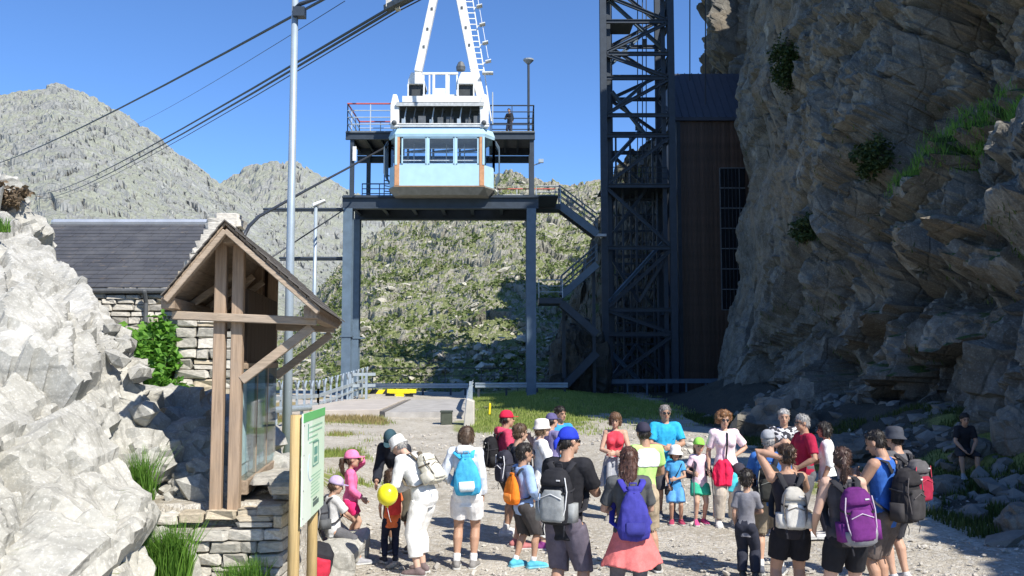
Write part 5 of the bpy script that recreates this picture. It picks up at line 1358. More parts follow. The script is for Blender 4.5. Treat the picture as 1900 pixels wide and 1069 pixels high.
ARMS = {  # wrist target (outward, forward, up) in units of height from the shoulder, elbow direction
    'down': ((.035, .035, -.292), (.4, -1, 0)), 'down2': ((.05, -.01, -.295), (.4, -1, 0)), 'fwd': ((.03, .12, -.255), (.5, -1, 0)),
    'hip': ((-.005, .02, -.195), (1, -.45, 0)), 'front': ((-.07, .135, -.175), (1, -.3, -.5)), 'phone': ((-.065, .16, -.085), (.7, 0, -1)),
    'strap': ((-.045, .085, -.105), (.8, -.3, -1)), 'head': ((-.055, -.02, .115), (1, .45, .25)), 'nape': ((-.01, .05, .005), (.8, .2, -1)), 'brow': ((-.07, .12, .13), (1, .2, -.1)),
    'reach': ((-.02, .19, -.19), (.4, 0, -1)), 'belt': ((.0, .10, -.225), (.8, -.8, 0)), 'crossed': ((-.12, .115, -.115), (.8, .2, -1)), 'pole': ((.03, .13, -.17), (.5, -.7, -.5)),
    'face': ((-.075, .12, .045), (.6, .3, -1)), 'knee': ((-.03, .20, -.20), (.8, 0, -.6)),
}
TORSO_M = [(.462, .058, .050, 0), (.495, .084, .063, -.004), (.535, .093, .068, -.006), (.575, .088, .062, 0), (.62, .083, .056, .003), (.67, .089, .059, .002), (.72, .099, .065, .002), (.765, .105, .064, 0), (.795, .101, .054, -.004), (.817, .072, .043, -.007), (.838, .040, .037, -.008)]
TORSO_F = [(.462, .058, .052, 0), (.495, .090, .067, -.006), (.535, .098, .070, -.008), (.575, .089, .061, 0), (.62, .073, .051, .003), (.67, .076, .054, .003), (.72, .087, .062, .004), (.765, .092, .058, 0), (.795, .089, .049, -.004), (.817, .064, .039, -.006), (.838, .035, .033, -.007)]
def ik(s, t, a, b, pole):
    d = t - s; L = min(d.length, (a + b) * .995); d.normalize(); t = s + d * L
    x = (a * a - b * b + L * L) / (2 * L); y = math.sqrt(max(a * a - x * x, 0))
    p = Vector(pole); p = (p - d * p.dot(d))
    p = p.normalized() if p.length > 1e-5 else Vector((0, 1, 0))
    return s + d * x + p * y, t

PEOPLE = []; HAIRS = {}
class Person:
    def __init__(s, label, px, d=None, fy=None, H=1.7, yaw=0, sex='m', build=1.0, kid=0.0, tone='tan', lean=0, head=(0, 0), arms=('down', 'down'),
                 feet=((-.06, 0), (.06, 0)), fyaw=(8, -8), sit=None, z=None, vox=.0095, seed=1, belly=0.0, side=0):
        if d is None: d = F * CAMZ / (fy - 670)
        x = (px - 950) / F * d
        z = gz1(x, d) if z is None else z
        s.t = thing('person', label, 'person', (x, d, z), R(yaw)); s.loc = Vector((x, d, z)); s.rz = R(yaw); PEOPLE.append(s)
        s.H = H; s.vox = vox; s.seed = seed; s.sex = sex; s.lean = R(lean); s.tone = tone; s.kid = kid; s.yaw = yaw; s.side = R(side)
        rr = random.Random(seed * 31); s.sway = 0 if sit else rr.choice((-1, 1)) * rr.uniform(.008, .022) * H; roll = rr.uniform(-6, 6)
        build *= .89; k = H
        ts = TORSO_M if sex == 'm' else TORSO_F
        lw = 1 - .10 * kid                                          # children: narrower shoulders, bigger head, shorter legs
        s.drop = .035 * kid                                          # torso moved down for a child
        s.sitz = sit['z'] if sit else None
        s.torso = [((a - s.drop) * k, b * k * build * lw, c * k * build * (1 + belly * math.exp(-((a - .6) / .07) ** 2)), dd * k) for a, b, c, dd in ts]
        s.hipz = (.505 - s.drop) * k
        if sit: s.off = sit['z'] + .052 * k - s.hipz
        else: s.off = 0
        s.cent = [(s.hipz, 0, s.hipz, 0)]
        y = 0; zz = s.hipz; N = 40; top = .9 * k
        for i in range(N):
            f0 = s.hipz + (top - s.hipz) * (i + 1) / N; q = min(max((f0 / k - .49) / .2, 0), 1); an = s.lean * q * q * (3 - 2 * q)
            dz_ = (top - s.hipz) / N; y += math.sin(an) * dz_; zz += math.cos(an) * dz_; s.cent.append((f0, y, zz, an))
        s.shz = (.803 - s.drop) * k; s.shx = (.104 if sex == 'm' else .093) * k * build * lw * (.97 if kid else 1)
        s.ual, s.fal, s.hal = .168 * k, .142 * k, .102 * k
        # arms
        s.arm = []
        for side, spec in zip((1, -1), arms):
            tgt, pole = ARMS[spec] if isinstance(spec, str) else spec
            sh = s.bend(side * s.shx, -.004 * k, s.shz); an = s.lean
            def tr(v): q = Vector((side * v[0], v[1], v[2])); return Matrix.Rotation(-an * (.4 if spec in ('down', 'down2', 'reach', 'fwd') else 1), 3, 'X') @ q
            el, wr = ik(sh, sh + tr(tgt) * k, s.ual, s.fal, tr(pole)); s.arm.append((sh, el, wr, spec, side))
        # legs
        s.leg = []; th_, sh_ = .232 * k * (1 - .05 * kid), .235 * k * (1 - .05 * kid)
        for side, (fx, fyy), fa in zip((-1, 1), feet, fyaw):
            hip = s.bend(side * .053 * k * build, 0, s.hipz - .01 * k)
            if sit:
                ank = Vector((side * sit.get('w', .10) * k, sit['fwd'] * k, .045 * k + sit.get('fz', 0)))
                pole = (side * .15, .5, 1)
            else:
                ank = Vector((fx * k, fyy * k, .045 * k)); pole = (side * .10, 1, 0)
            kn, an_ = ik(hip, ank, th_ + (.0 if sit else .0), sh_, pole)
            s.leg.append((hip, kn, an_, R(fa), side))
        # head
        s.hh = H / 7.45 * (1 + .38 * kid)
        nb = s.bend(0, -.006 * k, (.845 - s.drop) * k); s.nb = nb
        s.hm = Matrix.Translation(s.bend(0, .004 * k, (.87 - s.drop) * k)) @ Matrix.Rotation(R(head[0]), 4, 'Z') @ Matrix.Rotation(-R(head[1]) - s.lean * .45, 4, 'X') @ Matrix.Rotation(R(roll), 4, 'Y') @ Matrix.Translation((0, .02 * k / 1.7, -.012 * k))
        s.body()
    def bend(s, x, y, z):
        if z <= s.hipz: return Vector((x + s.sway * max(0.0, 1 - abs(z / s.H - .53) / .30), y, z + s.off))
        c = s.cent[-1]
        for a, b in zip(s.cent[:-1], s.cent[1:]):
            if z <= b[0]:
                f = (z - a[0]) / (b[0] - a[0]); c = [a[i] + (b[i] - a[i]) * f for i in range(4)]; break
        else:
            e = z - c[0]; c = (z, c[1] + math.sin(c[3]) * e, c[2] + math.cos(c[3]) * e, c[3])
        x += s.sway * max(0.0, 1 - abs(z / s.H - .53) / .30)
        return Vector((x, c[1] + y * math.cos(c[3]), c[2] - y * math.sin(c[3]) + s.off))
    def ring(s, z, hw, hd, yo, n=20, p=2.4):
        out = []
        for i in range(n):
            a = 2 * math.pi * i / n; ca, sa = math.cos(a), math.sin(a)
            out.append(s.bend(math.copysign(abs(ca) ** (2 / p), ca) * hw, yo + math.copysign(abs(sa) ** (2 / p), sa) * hd, z))
        return out
    def trunk(s, mb, off=0.0, z0=0, z1=2, flare=0.0):
        k = s.H; T = s.torso; zs = [q for q in T if z0 * k <= q[0] <= z1 * k]
        def at(z):
            for a, b in zip(T[:-1], T[1:]):
                if a[0] <= z <= b[0]:
                    f = (z - a[0]) / (b[0] - a[0]); return tuple(a[i] + (b[i] - a[i]) * f for i in range(4))
            return T[0] if z < T[0][0] else T[-1]
        lst = sorted([q for q in zs] + [(z0 * k,) + at(z0 * k)[1:]] * (z0 > 0) + [(z1 * k,) + at(z1 * k)[1:]] * (z1 < 1.5), key=lambda q: q[0])
        out = []
        for q in lst:
            e = off + flare * max(0, 1 - (q[0] - lst[0][0]) / (.12 * k))
            out.append(s.ring(q[0], q[1] + e, q[2] + e, q[3]))
        return mb.loft(out)
    def limb(s, mb, pts, rad, off=0.0, n=12): return mb.tube(pts, [r + off for r in rad], n)
    def arm_path(s, i, frac):
        sh, el, wr, *_ = s.arm[i]; k = s.H
        P_ = [sh, sh + (el - sh) * .35, sh + (el - sh) * .75, el, el + (wr - el) * .3, el + (wr - el) * .7, wr]
        g = (1.0 if s.sex == 'm' else .86) * (1 - .12 * s.kid)
        r = [q * k * g for q in (.036, .0325, .0285, .0255, .0265, .021, .0165)]
        L = [0]; 
        for a, b in zip(P_[:-1], P_[1:]): L.append(L[-1] + (b - a).length)
        tot = L[-1] * frac; o = []; ro = []
        for q, rr, l in zip(P_, r, L):
            if l <= tot: o.append(q); ro.append(rr)
        if frac < 1:
            j = len(o); f = (tot - L[j - 1]) / (L[j] - L[j - 1]); o.append(P_[j - 1] + (P_[j] - P_[j - 1]) * f); ro.append(r[j - 1] + (r[j] - r[j - 1]) * f)
        return o, ro
    def leg_path(s, i, frac, f0=0.0):
        hip, kn, an, fa, side = s.leg[i]; k = s.H
        P_ = [hip, hip + (kn - hip) * .25, hip + (kn - hip) * .65, kn, kn + (an - kn) * .3, kn + (an - kn) * .7, an]
        back = Vector((0, -.010 * k, 0)) if s.sitz is None else Vector()
        P_[4] = P_[4] + back
        g = (1.0 if s.sex == 'm' else 1.03) * (1 - .1 * s.kid)
        r = [q * k * g for q in (.052, .052, .041, .0325, .0345, .0245, .0205)]
        L = [0]
        for a, b in zip(P_[:-1], P_[1:]): L.append(L[-1] + (b - a).length)
        tot = L[-1] * frac; st_ = L[-1] * f0; o = []; ro = []
        for j in range(len(P_)):
            if st_ <= L[j] <= tot: o.append(P_[j]); ro.append(r[j])
        def lerp(l):
            for j in range(len(L) - 1):
                if L[j] <= l <= L[j + 1] + 1e-9:
                    f = (l - L[j]) / (L[j + 1] - L[j]); return P_[j] + (P_[j + 1] - P_[j]) * f, r[j] + (r[j + 1] - r[j]) * f
        if frac < 1: q = lerp(tot); o.append(q[0]); ro.append(q[1])
        if f0 > 0: q = lerp(st_); o.insert(0, q[0]); ro.insert(0, q[1])
        return o, ro
    def body(s):
        mb = MB(); k = s.H; hh = s.hh
        s.trunk(mb)
        if s.sex == 'f' and s.kid < .3:
            for sx in (-1, 1): mb.ell(s.bend(sx * .04 * k, .045 * k, .725 * k), (.034 * k, .032 * k, .036 * k))
        hb = s.hm @ Vector((0, -.05 * hh, .30 * hh))
        mb.tube([s.bend(0, -.010 * k, (.80 - s.drop) * k), s.nb, hb], [.040 * k * (.9 if s.sex == 'f' else 1.05)] + [(.0335 if s.sex == 'm' else .028) * k] * 2, 12)
        for i in (0, 1):
            pts, r = s.arm_path(i, 1); mb.tube(pts, r, 10); s.hand(mb, i)
            sh = s.arm[i][0]; mb.tube([s.bend(0, -.004 * k, (.80 - s.drop) * k), sh], [.034 * k, .035 * k], 10)
            pts, r = s.leg_path(i, 1); mb.tube(pts, r, 12); s.foot(mb, i, 0)
            if s.sitz is None: mb.ell(s.leg[i][0] + Vector((0, -.025 * k, .012 * k)), (.045 * k, .045 * k, .05 * k))
        # head
        rm = s.hm.to_3x3()
        def E(c, r): mb.ell(s.hm @ (Vector(c) * hh), [q * hh for q in r], 14, 10, rm)
        E((0, -.03, .60), (.325, .40, .40)); E((0, .07, .28), (.255, .285, .27)); E((0, .24, .10), (.12, .10, .085)); E((0, .27, .585), (.22, .10, .06))
        E((.12, .25, .38), (.10, .09, .10)); E((-.12, .25, .38), (.10, .09, .10))
        for sx in (-1, 1): E((sx * .325, -.02, .45), (.035, .085, .125))
        mb.tube([s.hm @ (Vector((0, .34, .54)) * hh), s.hm @ (Vector((0, .43, .36)) * hh)], [.035 * hh, .065 * hh], 8)
        E((0, .335, .215), (.095, .04, .04))
        o = mb.build('body', skin(s.tone), s.t, world=False); job(o, s.vox, 2)
        eye = MB(); lips = MB(); brow = MB()
        for sx in (-1, 1):
            e = MB().ell((0, 0, 0), (.052 * hh, .03 * hh, .026 * hh), 8, 6).xf(s.hm @ Matrix.Translation(Vector((sx * .135, .335, .485)) * hh))
            e.build('eye', M('eye_dark', (.03, .02, .015), .15, .1, 3, 0), s.t, world=False, smooth=True)
            brow.tube([s.hm @ (Vector((sx * .05, .385, .575)) * hh), s.hm @ (Vector((sx * .20, .325, .59)) * hh)], .018 * hh, 5)
        lips.ell((0, 0, 0), (.09 * hh, .03 * hh, .022 * hh), 8, 6).xf(s.hm @ Matrix.Translation(Vector((0, .362, .215)) * hh))
        lips.build('lips', M('lips', (.36, .12, .10), .5, .1, 3, 0), s.t, world=False, smooth=True)
        brow.build('eyebrows', hairm(DARK_H), s.t, world=False)
    def hand(s, mb, i):
        sh, el, wr, spec, side = s.arm[i]; k = s.H * (1 + .08 * s.kid); f = (wr - el).normalized()
        if spec == 'hip': f = Vector((-side * .75, .35, -.6)).normalized()
        if spec in ('head', 'nape'): f = Vector((-side * .9, -.2, .35)).normalized()
        if spec in ('front', 'crossed'): f = (f + Vector((-side * .6, .1, 0))).normalized()
        ref = Vector((0, 1, .2)) if abs(f.z) > .6 else Vector((-side * .3, 0, 1))
        sd_ = (ref - f * ref.dot(f)).normalized(); n_ = f.cross(sd_) * (-side)
        c0 = wr; c1 = wr + f * .030 * k; c2 = wr + f * .054 * k
        mb.tube([c0, c1, c2], [(.0150 * k, .0125 * k), (.0235 * k, .012 * k), (.0235 * k, .0105 * k)], 10, ref=sd_)
        curl = {'down': .5, 'down2': .5, 'fwd': .6, 'phone': 1.2, 'strap': 1.3, 'pole': 1.5, 'front': .6, 'belt': .9}.get(spec if isinstance(spec, str) else '', .55)
        for j, (o_, L) in enumerate(((.0185, .041), (.0065, .047), (-.0058, .044), (-.0175, .035))):
            b = c2 - f * .006 * k + sd_ * o_ * k; d = (f + sd_ * (o_ * 8)).normalized(); pts = [b]
            for m_ in range(3):
                rot = Matrix.Rotation(curl * (.35 + .35 * m_), 3, f.cross(n_)); d2 = rot @ d
                pts.append(pts[-1] + d2 * L * k * (.42, .33, .25)[m_])
            mb.tube(pts, [.0056 * k, .0053 * k, .0048 * k, .0042 * k], 7)
        tb = wr + f * .014 * k + sd_ * .016 * k; td = (f * .75 + sd_ * .65 + n_ * .25).normalized()
        mb.tube([tb, tb + td * .022 * k, tb + (td + f * .25).normalized() * .040 * k], [.0080 * k, .0066 * k, .0052 * k], 7)
    def foot(s, mb, i, off=0.0):
        hip, kn, an, fa, side = s.leg[i]; k = s.H * (1 + .06 * s.kid); f = Vector((-math.sin(fa), math.cos(fa), 0)); sx = Vector((f.y, -f.x, 0))
        g = Vector((an.x, an.y, an.z - .045 * s.H))
        hl = g - f * .028 * k + Vector((0, 0, .024 * k)); md = g + f * .045 * k + Vector((0, 0, .022 * k)); to = g + f * .108 * k + Vector((0, 0, .013 * k))
        mb.tube([hl, g + f * .01 * k + Vector((0, 0, .026 * k)), md, g + f * .085 * k + Vector((0, 0, .017 * k)), to],
                [(.021 * k + off, .021 * k + off), (.0225 * k + off, .023 * k + off), (.026 * k + off, .019 * k + off), (.029 * k + off, .014 * k + off), (.022 * k + off, .011 * k + off)], 10, ref=sx)
        mb.tube([g + Vector((0, 0, .024 * k)), an], [.0225 * k + off, .022 * k + off], 10)
    # ---- clothing (children)
    def top(s, mat, sleeve=.33, hem=.475, off=.009, fold=.008, name='shirt', vneck=False, loose=0.0, hi=.825):
        mb = MB(); k = s.H
        s.trunk(mb, off + loose, hem - s.drop, hi - s.drop, .011 + loose)
        if s.sex == 'f' and s.kid < .3:
            for sx in (-1, 1): mb.ell(s.bend(sx * .04 * k, .045 * k, .725 * k), (.034 * k + off, .032 * k + off, .036 * k + off))
        for i in (0, 1):
            sh = s.arm[i][0]
            if sleeve > 0:
                pts, r = s.arm_path(i, sleeve); mb.tube(pts, [q + off + (.012 if sleeve < .6 else .006) * j / len(r) + loose * .5 for j, q in enumerate(r)], 12, caps=False)
                mb.tube([s.bend(0, -.004 * k, (.798 - s.drop) * k), sh], [.036 * k + off, .036 * k + off], 10)
            else:
                e = s.bend((1, -1)[i] * s.shx * .62, -.006 * k, (.806 - s.drop) * k)
                mb.tube([s.bend((1, -1)[i] * .025 * k, -.006 * k, (.80 - s.drop) * k), e], [.030 * k + off, .026 * k + off], 10)
        o = mb.build(name, mat, s.t, world=False); job(o, s.vox * 1.05, 2, fold, 8.5, s.seed); return o
    def bottom(s, mat, frac=.40, off=.014, flare=.014, fold=.006, name='shorts', wz=.585):
        mb = MB(); k = s.H
        s.trunk(mb, min(off, .007), .462 - s.drop, wz - s.drop)
        for i in (0, 1):
            pts, r = s.leg_path(i, frac); n = len(r)
            mb.tube(pts, [q + off + flare * j / (n - 1) for j, q in enumerate(r)], 14, caps=False)
            if s.sitz is None: mb.ell(s.leg[i][0] + Vector((0, -.025 * k, .012 * k)), (.045 * k + off * .7, .045 * k + off * .7, .05 * k + off * .5))
        o = mb.build(name, mat, s.t, world=False); job(o, s.vox * 1.05, 2, fold, 8, s.seed + 3); return o
    def shoes(s, c, sock=None, name='shoe', boot=False, sole=(.5, .5, .48)):
        for i in (0, 1):
            mb = MB(); s.foot(mb, i, .009)
            if boot: p_, r_ = s.leg_path(i, 1, .90); mb.tube(p_, [q + .012 for q in r_], 10)
            o = mb.build('shoe', cloth('shoe', c), s.t, world=False); job(o, s.vox, 2)
            hip, kn, an, fa, side = s.leg[i]; k = s.H * (1 + .06 * s.kid); f = Vector((-math.sin(fa), math.cos(fa), 0)); sx = Vector((f.y, -f.x, 0)); g = Vector((an.x, an.y, an.z - .045 * s.H))
            sl = MB(); zc = Vector((0, 0, .006))
            out = [(-.055, .018), (-.045, .027), (0, .028), (.05, .033), (.085, .037), (.115, .030), (.132, .014)]
            ring = [g + f * a * k + sx * b * k for a, b in out] + [g + f * a * k - sx * b * k for a, b in reversed(out)]
            sl.loft([[q + Vector((0, 0, -.002)) for q in ring], [q + Vector((0, 0, .016)) for q in ring]])
            sl.build('sole', cloth('sole', sole), o, world=False)
            if sock:
                p_, r_ = s.leg_path(i, 1, sock[1]); m2 = MB().tube(p_, [q + .006 for q in r_], 12); s2 = m2.build('sock', cloth('sock', sock[0]), s.t, world=False, smooth=True)
    def hair(s, kind, c):
        hh = s.hh; mb = MB(); rm = s.hm.to_3x3()
        def E(c_, r): mb.ell(s.hm @ (Vector(c_) * hh), [q * hh for q in r], 14, 10, rm)
        def T(pts, r): mb.tube([s.hm @ (Vector(q) * hh) for q in pts], [tuple(a * hh for a in q) if isinstance(q, tuple) else q * hh for q in r], 10, ref=rm @ Vector((1, 0, 0)))
        fold = .004
        E((0, -.085, .685), (.345, .40, .345)); E((0, -.19, .45), (.31, .27, .30))
        if kind == 'buzz': pass
        if kind in ('short', 'mess'):
            E((0, -.02, .76), (.345, .36, .28)); fold = .007
        if kind == 'bob':
            E((0, -.02, .74), (.37, .38, .31)); E((0, -.20, .42), (.40, .30, .42)); T([(.31, .03, .7), (.36, .02, .2)], [.1, .07]); T([(-.31, .03, .7), (-.36, .02, .2)], [.1, .07]); fold = .009
        if kind == 'long':
            E((0, -.02, .74), (.36, .37, .31)); T([(0, -.2, .6), (0, -.30, .15), (0, -.34, -.25), (0, -.36, -.62)], [(.40, .22), (.38, .19), (.33, .15), (.18, .08)]); fold = .011
        if kind == 'ponytail':
            E((0, -.02, .74), (.345, .36, .28)); T([(0, -.42, .68), (0, -.60, .55), (0, -.62, .15), (0, -.52, -.30), (0, -.48, -.5)], [.09, .13, .15, .10, .03]); fold = .009
        if kind == 'bun':
            E((0, -.02, .75), (.345, .36, .28)); E((0, -.50, .80), (.17, .17, .16)); fold = .008
        if kind == 'curly':
            rr = random.Random(s.seed)
            for q in range(46):
                a = rr.uniform(0, 6.28); e = rr.uniform(-.5, 1.3); p = Vector((math.cos(a) * math.cos(e) * .46, math.sin(a) * math.cos(e) * .42 - .12, math.sin(e) * .42 + .60))
                if p.y > .14 and p.z < .84: continue
                E(p, (.16, .16, .15))
            fold = .012
        o = mb.build('hair', hairm(c), s.t, world=False); HAIRS[o.name] = s; job(o, s.vox, 1, fold, 26, s.seed, (1, 1, .35))
    hat = False
    def cap(s, c, visor=True, name='cap', c2=None, back=False, puff=0.0, visor_dir=0):
        s.hat = True; hh = s.hh; rm = s.hm @ Matrix.Rotation(R(visor_dir), 4, 'Z'); n = 20; rings = []
        for i in range(8):
            f = i / 7; e = f * math.pi / 2 * .98; r = math.cos(e) ** .8; z = .565 + (.475 + puff) * math.sin(e)
            rings.append([rm @ (Vector((math.cos(2 * math.pi * j / n) * .375 * r, -.055 + math.sin(2 * math.pi * j / n) * .45 * r, z)) * hh) for j in range(n)])
        m_ = cloth('cap', c); o = MB().loft(rings).build(name, m_, s.t, world=False, smooth=True)
        if visor:
            top_ = []; bot = []
            A = [(-.30, .20, .60), (-.27, .38, .60), (-.22, .56, .575), (-.12, .68, .565), (0, .72, .565), (.12, .68, .565), (.22, .56, .575), (.27, .38, .60), (.30, .20, .60)]
            v1 = [rm @ (Vector((x, y, z + .05 * (1 - (x / .3) ** 2))) * hh) for x, y, z in A]
            u_ = rm.to_3x3() @ Vector((0, 0, .022 * hh))
            MB().prism(v1, u_).build('visor', cloth('cap', c2 or c), o, world=False)
        return o
    def bucket(s, c, brim=.62, drop=.16, name='hat'):
        s.hat = True; hh = s.hh; rings = []; n = 22
        prof = [(brim, .60 - drop), (brim + .01, .615 - drop), (.42, .61), (.41, .80), (.37, .98), (.22, 1.05), (.02, 1.06)]
        for r, z in prof:
            rings.append([s.hm @ (Vector((math.cos(2 * math.pi * j / n) * r * .93, -.05 + math.sin(2 * math.pi * j / n) * r * 1.08, z + .02 * math.sin(4 * math.pi * j / n) * (r > .5))) * hh) for j in range(n)])
        return MB().loft(rings).build(name, cloth('hat', c), s.t, world=False, smooth=True)
    def glasses(s, c=(.015, .015, .018)):
        hh = s.hh; mb = MB()
        for sx in (-1, 1):
            mb.xf(Matrix()); e = MB().ell((0, 0, 0), (.105 * hh, .022 * hh, .07 * hh), 10, 6).xf(s.hm @ Matrix.Translation(Vector((sx * .14, .385, .49)) * hh) @ Matrix.Rotation(-sx * .25, 4, 'Z'))
            mb.add(e.v, e.f); mb.bar(s.hm @ (Vector((sx * .235, .34, .51)) * hh), s.hm @ (Vector((sx * .345, -.02, .50)) * hh), .018 * hh, .03 * hh)
        mb.bar(s.hm @ (Vector((-.05, .40, .51)) * hh), s.hm @ (Vector((.05, .40, .51)) * hh), .02 * hh)
        mb.build('sunglasses', M('sunglass_black', c, .12, .1, 3, 0, spec=.8), s.t, world=False, smooth=True)
    def waist(s, c, z0=.33, z1=.60, wide=1.0, name='tied_jacket', sleeves=True):
        k = s.H; n = 26; rings = []; rr = random.Random(s.seed)
        ph = [rr.uniform(0, 6) for _ in range(3)]
        for i in range(9):
            f = i / 8; z = z1 + (z0 - z1) * f; hw = (.088 + .075 * f * wide) * k; hd = (.075 + .055 * f * wide) * k
            ring = []
            for j in range(n):
                a = 2 * math.pi * j / n; w_ = 1 + f * (.06 * math.sin(5 * a + ph[0]) + .05 * math.sin(9 * a + ph[1]))
                q = Vector((math.cos(a) * hw * w_, -.01 * k + math.sin(a) * hd * w_, z * k + .015 * k * f * math.sin(3 * a + ph[2])))
                ring.append(s.bend(q.x, q.y, q.z))
            rings.append(ring)
        mb = MB().loft(rings)
        if sleeves:
            for sx in (-1, 1): mb.tube([s.bend(sx * .04 * k, .075 * k, .575 * k), s.bend(sx * .05 * k, .10 * k, .50 * k), s.bend(sx * .06 * k, .105 * k, .41 * k)], [.022 * k, .024 * k, .02 * k], 8)
        o = mb.build(name, cloth('jacket', c), s.t, world=False); job(o, s.vox * 1.05, 1, .006, 9, s.seed + 9)
    def hood(s, c):
        k = s.H; mb = MB(); mb.tube([s.bend(-.06 * k, -.01 * k, .825 * k), s.bend(-.035 * k, -.055 * k, .83 * k), s.bend(.035 * k, -.055 * k, .83 * k), s.bend(.06 * k, -.01 * k, .825 * k)], [.022 * k, .034 * k, .034 * k, .022 * k], 10)
        o = mb.build('hood', cloth('hood', c), s.t, world=False); job(o, s.vox, 2, .005, 10)
    # ---- a bag worn on the back: a thing of its own, built in the frame of the wearer's back
    def bag_frame(s, z=.68, out=.0, roll=0):
        k = s.H; hd = .066 * k + .014
        q = s.bend(0, -hd - out, (z - s.drop) * k)
        m_ = Matrix.Translation(s.loc) @ Matrix.Rotation(s.rz, 4, 'Z') @ Matrix.Translation(q) @ Matrix.Rotation(-s.lean, 4, 'X') @ Matrix.Rotation(R(roll), 4, 'Y')
        return m_
    def pack(s, label, main, second=None, kind='pack', h=.46, w_=.29, dp=.19, z=.665, name='backpack', cat='backpack', straps=True, trim=(.5, .5, .5), strapc=None, roll=0, group=None, side=0):
        m_ = s.bag_frame(z, 0, roll); k = s.H
        if side: m_ = m_ @ Matrix.Translation((side, 0, 0))
        t = thing(name, label, cat, m_.to_translation()); t.rotation_mode = 'QUATERNION'; t.rotation_quaternion = m_.to_quaternion()
        h *= .94; w_ *= .93; dp *= .92
        second = second or main; A = cloth('bag', main); B = cloth('bag', second); S_ = cloth('bag_strap', strapc or (.03, .03, .035))
        def ring(z_, hw, hd, yc, p=3.2, n=20):
            o = []
            for j in range(n):
                a = 2 * math.pi * j / n; ca, sa = math.cos(a), math.sin(a)
                o.append(Vector((math.copysign(abs(ca) ** (2 / p), ca) * hw, yc + math.copysign(abs(sa) ** (2 / p), sa) * hd, z_)))
            return o
        if kind == 'pack':
            prof = [(-.50, .36, .30), (-.47, .46, .42), (-.35, .50, .50), (-.1, .50, .50), (.15, .47, .46), (.33, .41, .38), (.45, .30, .25), (.50, .16, .12)]
            o = MB().loft([ring(a * h, b * w_, c * dp, -dp * .5 + .005) for a, b, c in prof]).build('bag_body', A, t, world=False); job(o, s.vox, 2, .004, 12, s.seed + 1)
            pk = [(-.44, .30, .16), (-.40, .38, .24), (-.2, .40, .27), (.02, .36, .24), (.12, .26, .16)]
            o = MB().loft([ring(a * h, b * w_, c * dp, -dp * .93) for a, b, c in pk]).build('front_pocket', B, t, world=False); job(o, s.vox, 2, .003, 12, s.seed + 2)
            o = MB().loft([ring(a * h, b * w_, c * dp, -dp * .62) for a, b, c in ((.20, .40, .42), (.26, .44, .46), (.36, .40, .40), (.46, .27, .26))]).build('top_lid', A, t, world=False); job(o, s.vox, 2, .003, 12, s.seed + 4)
            MB().box((.22 * w_, -dp * 1.075, .30 * h), (.035, .008, .012)).build('label_patch', cloth('bag_trim', (.6, .6, .6)), t, world=False)
            tr = MB()
            for sx in (-1, 1):
                tr.tube([(sx * .40 * w_, -dp * .95, .34 * h), (sx * .46 * w_, -dp * .93, .1 * h), (sx * .43 * w_, -dp * 1.03, -.2 * h), (sx * .30 * w_, -dp * 1.02, -.43 * h)], .006, 6)
            tr.tube([(-.33 * w_, -dp * 1.16, -.02 * h), (0, -dp * 1.19, .06 * h), (.33 * w_, -dp * 1.16, -.02 * h)], .005, 6)
            tr.build('piping', cloth('bag_trim', trim), t, world=False, smooth=True)
            for sx in (-1, 1):
                MB().tube([(sx * .49 * w_, -.02, .12 * h), (sx * .515 * w_, -dp * .5, .10 * h), (sx * .40 * w_, -dp * .97, .07 * h)], [(.009, .003)] * 3, 6, ref=(0, 0, 1)).build('compression_strap', S_, t, world=False)
                MB().box((sx * .36 * w_, -dp * 1.03, .07 * h), (.022, .012, .018)).build('buckle', cloth('buckle', (.02, .02, .02)), t, world=False)
                MB().tube([(sx * .33 * w_, -dp * .75, -.47 * h), (sx * .34 * w_, -dp * .85, -.58 * h), (sx * .31 * w_, -dp * .8, -.70 * h)], [(.008, .002)] * 3, 6, ref=(1, 0, 0)).build('loose_strap', S_, t, world=False)
                o = MB().loft([ring(a * h, .05, .07, -dp * .45) for a in (-.45, -.12)]).xf(Matrix.Translation((sx * .49 * w_, 0, 0))).build('side_pocket', B, t, world=False, smooth=True)
        else:       # drawstring bag: a soft sack gathered at the neck
            prof = [(-.50, .34, .25), (-.46, .47, .40), (-.32, .53, .52), (-.1, .50, .48), (.15, .41, .36), (.32, .28, .24), (.42, .17, .15), (.47, .20, .17), (.50, .16, .10)]
            o = MB().loft([ring(a * h, b * w_, c * dp, -dp * .5 + .005, 2.5) for a, b, c in prof]).build('bag_body', A, t, world=False); job(o, s.vox, 2, .009, 13, s.seed + 1, (1, 1, .3))
            MB().tube([(-.25 * w_, -dp * .25, .40 * h), (0, -dp * .72, .40 * h), (.25 * w_, -dp * .25, .40 * h)], .006, 6).build('drawstring', S_, t, world=False, smooth=True)
            o = MB().loft([ring(a * h, b * w_, .012, -dp * 1.0) for a, b in ((-.40, .26), (-.30, .32), (-.15, .30))]).build('print_patch', B, t, world=False, smooth=True)
        hp = MB().tube([(-.03, -.03, .48 * h), (-.03, -.04, .56 * h), (.03, -.04, .56 * h), (.03, -.03, .48 * h)], .007, 6); hp.build('grab_loop', S_, t, world=False, smooth=True)
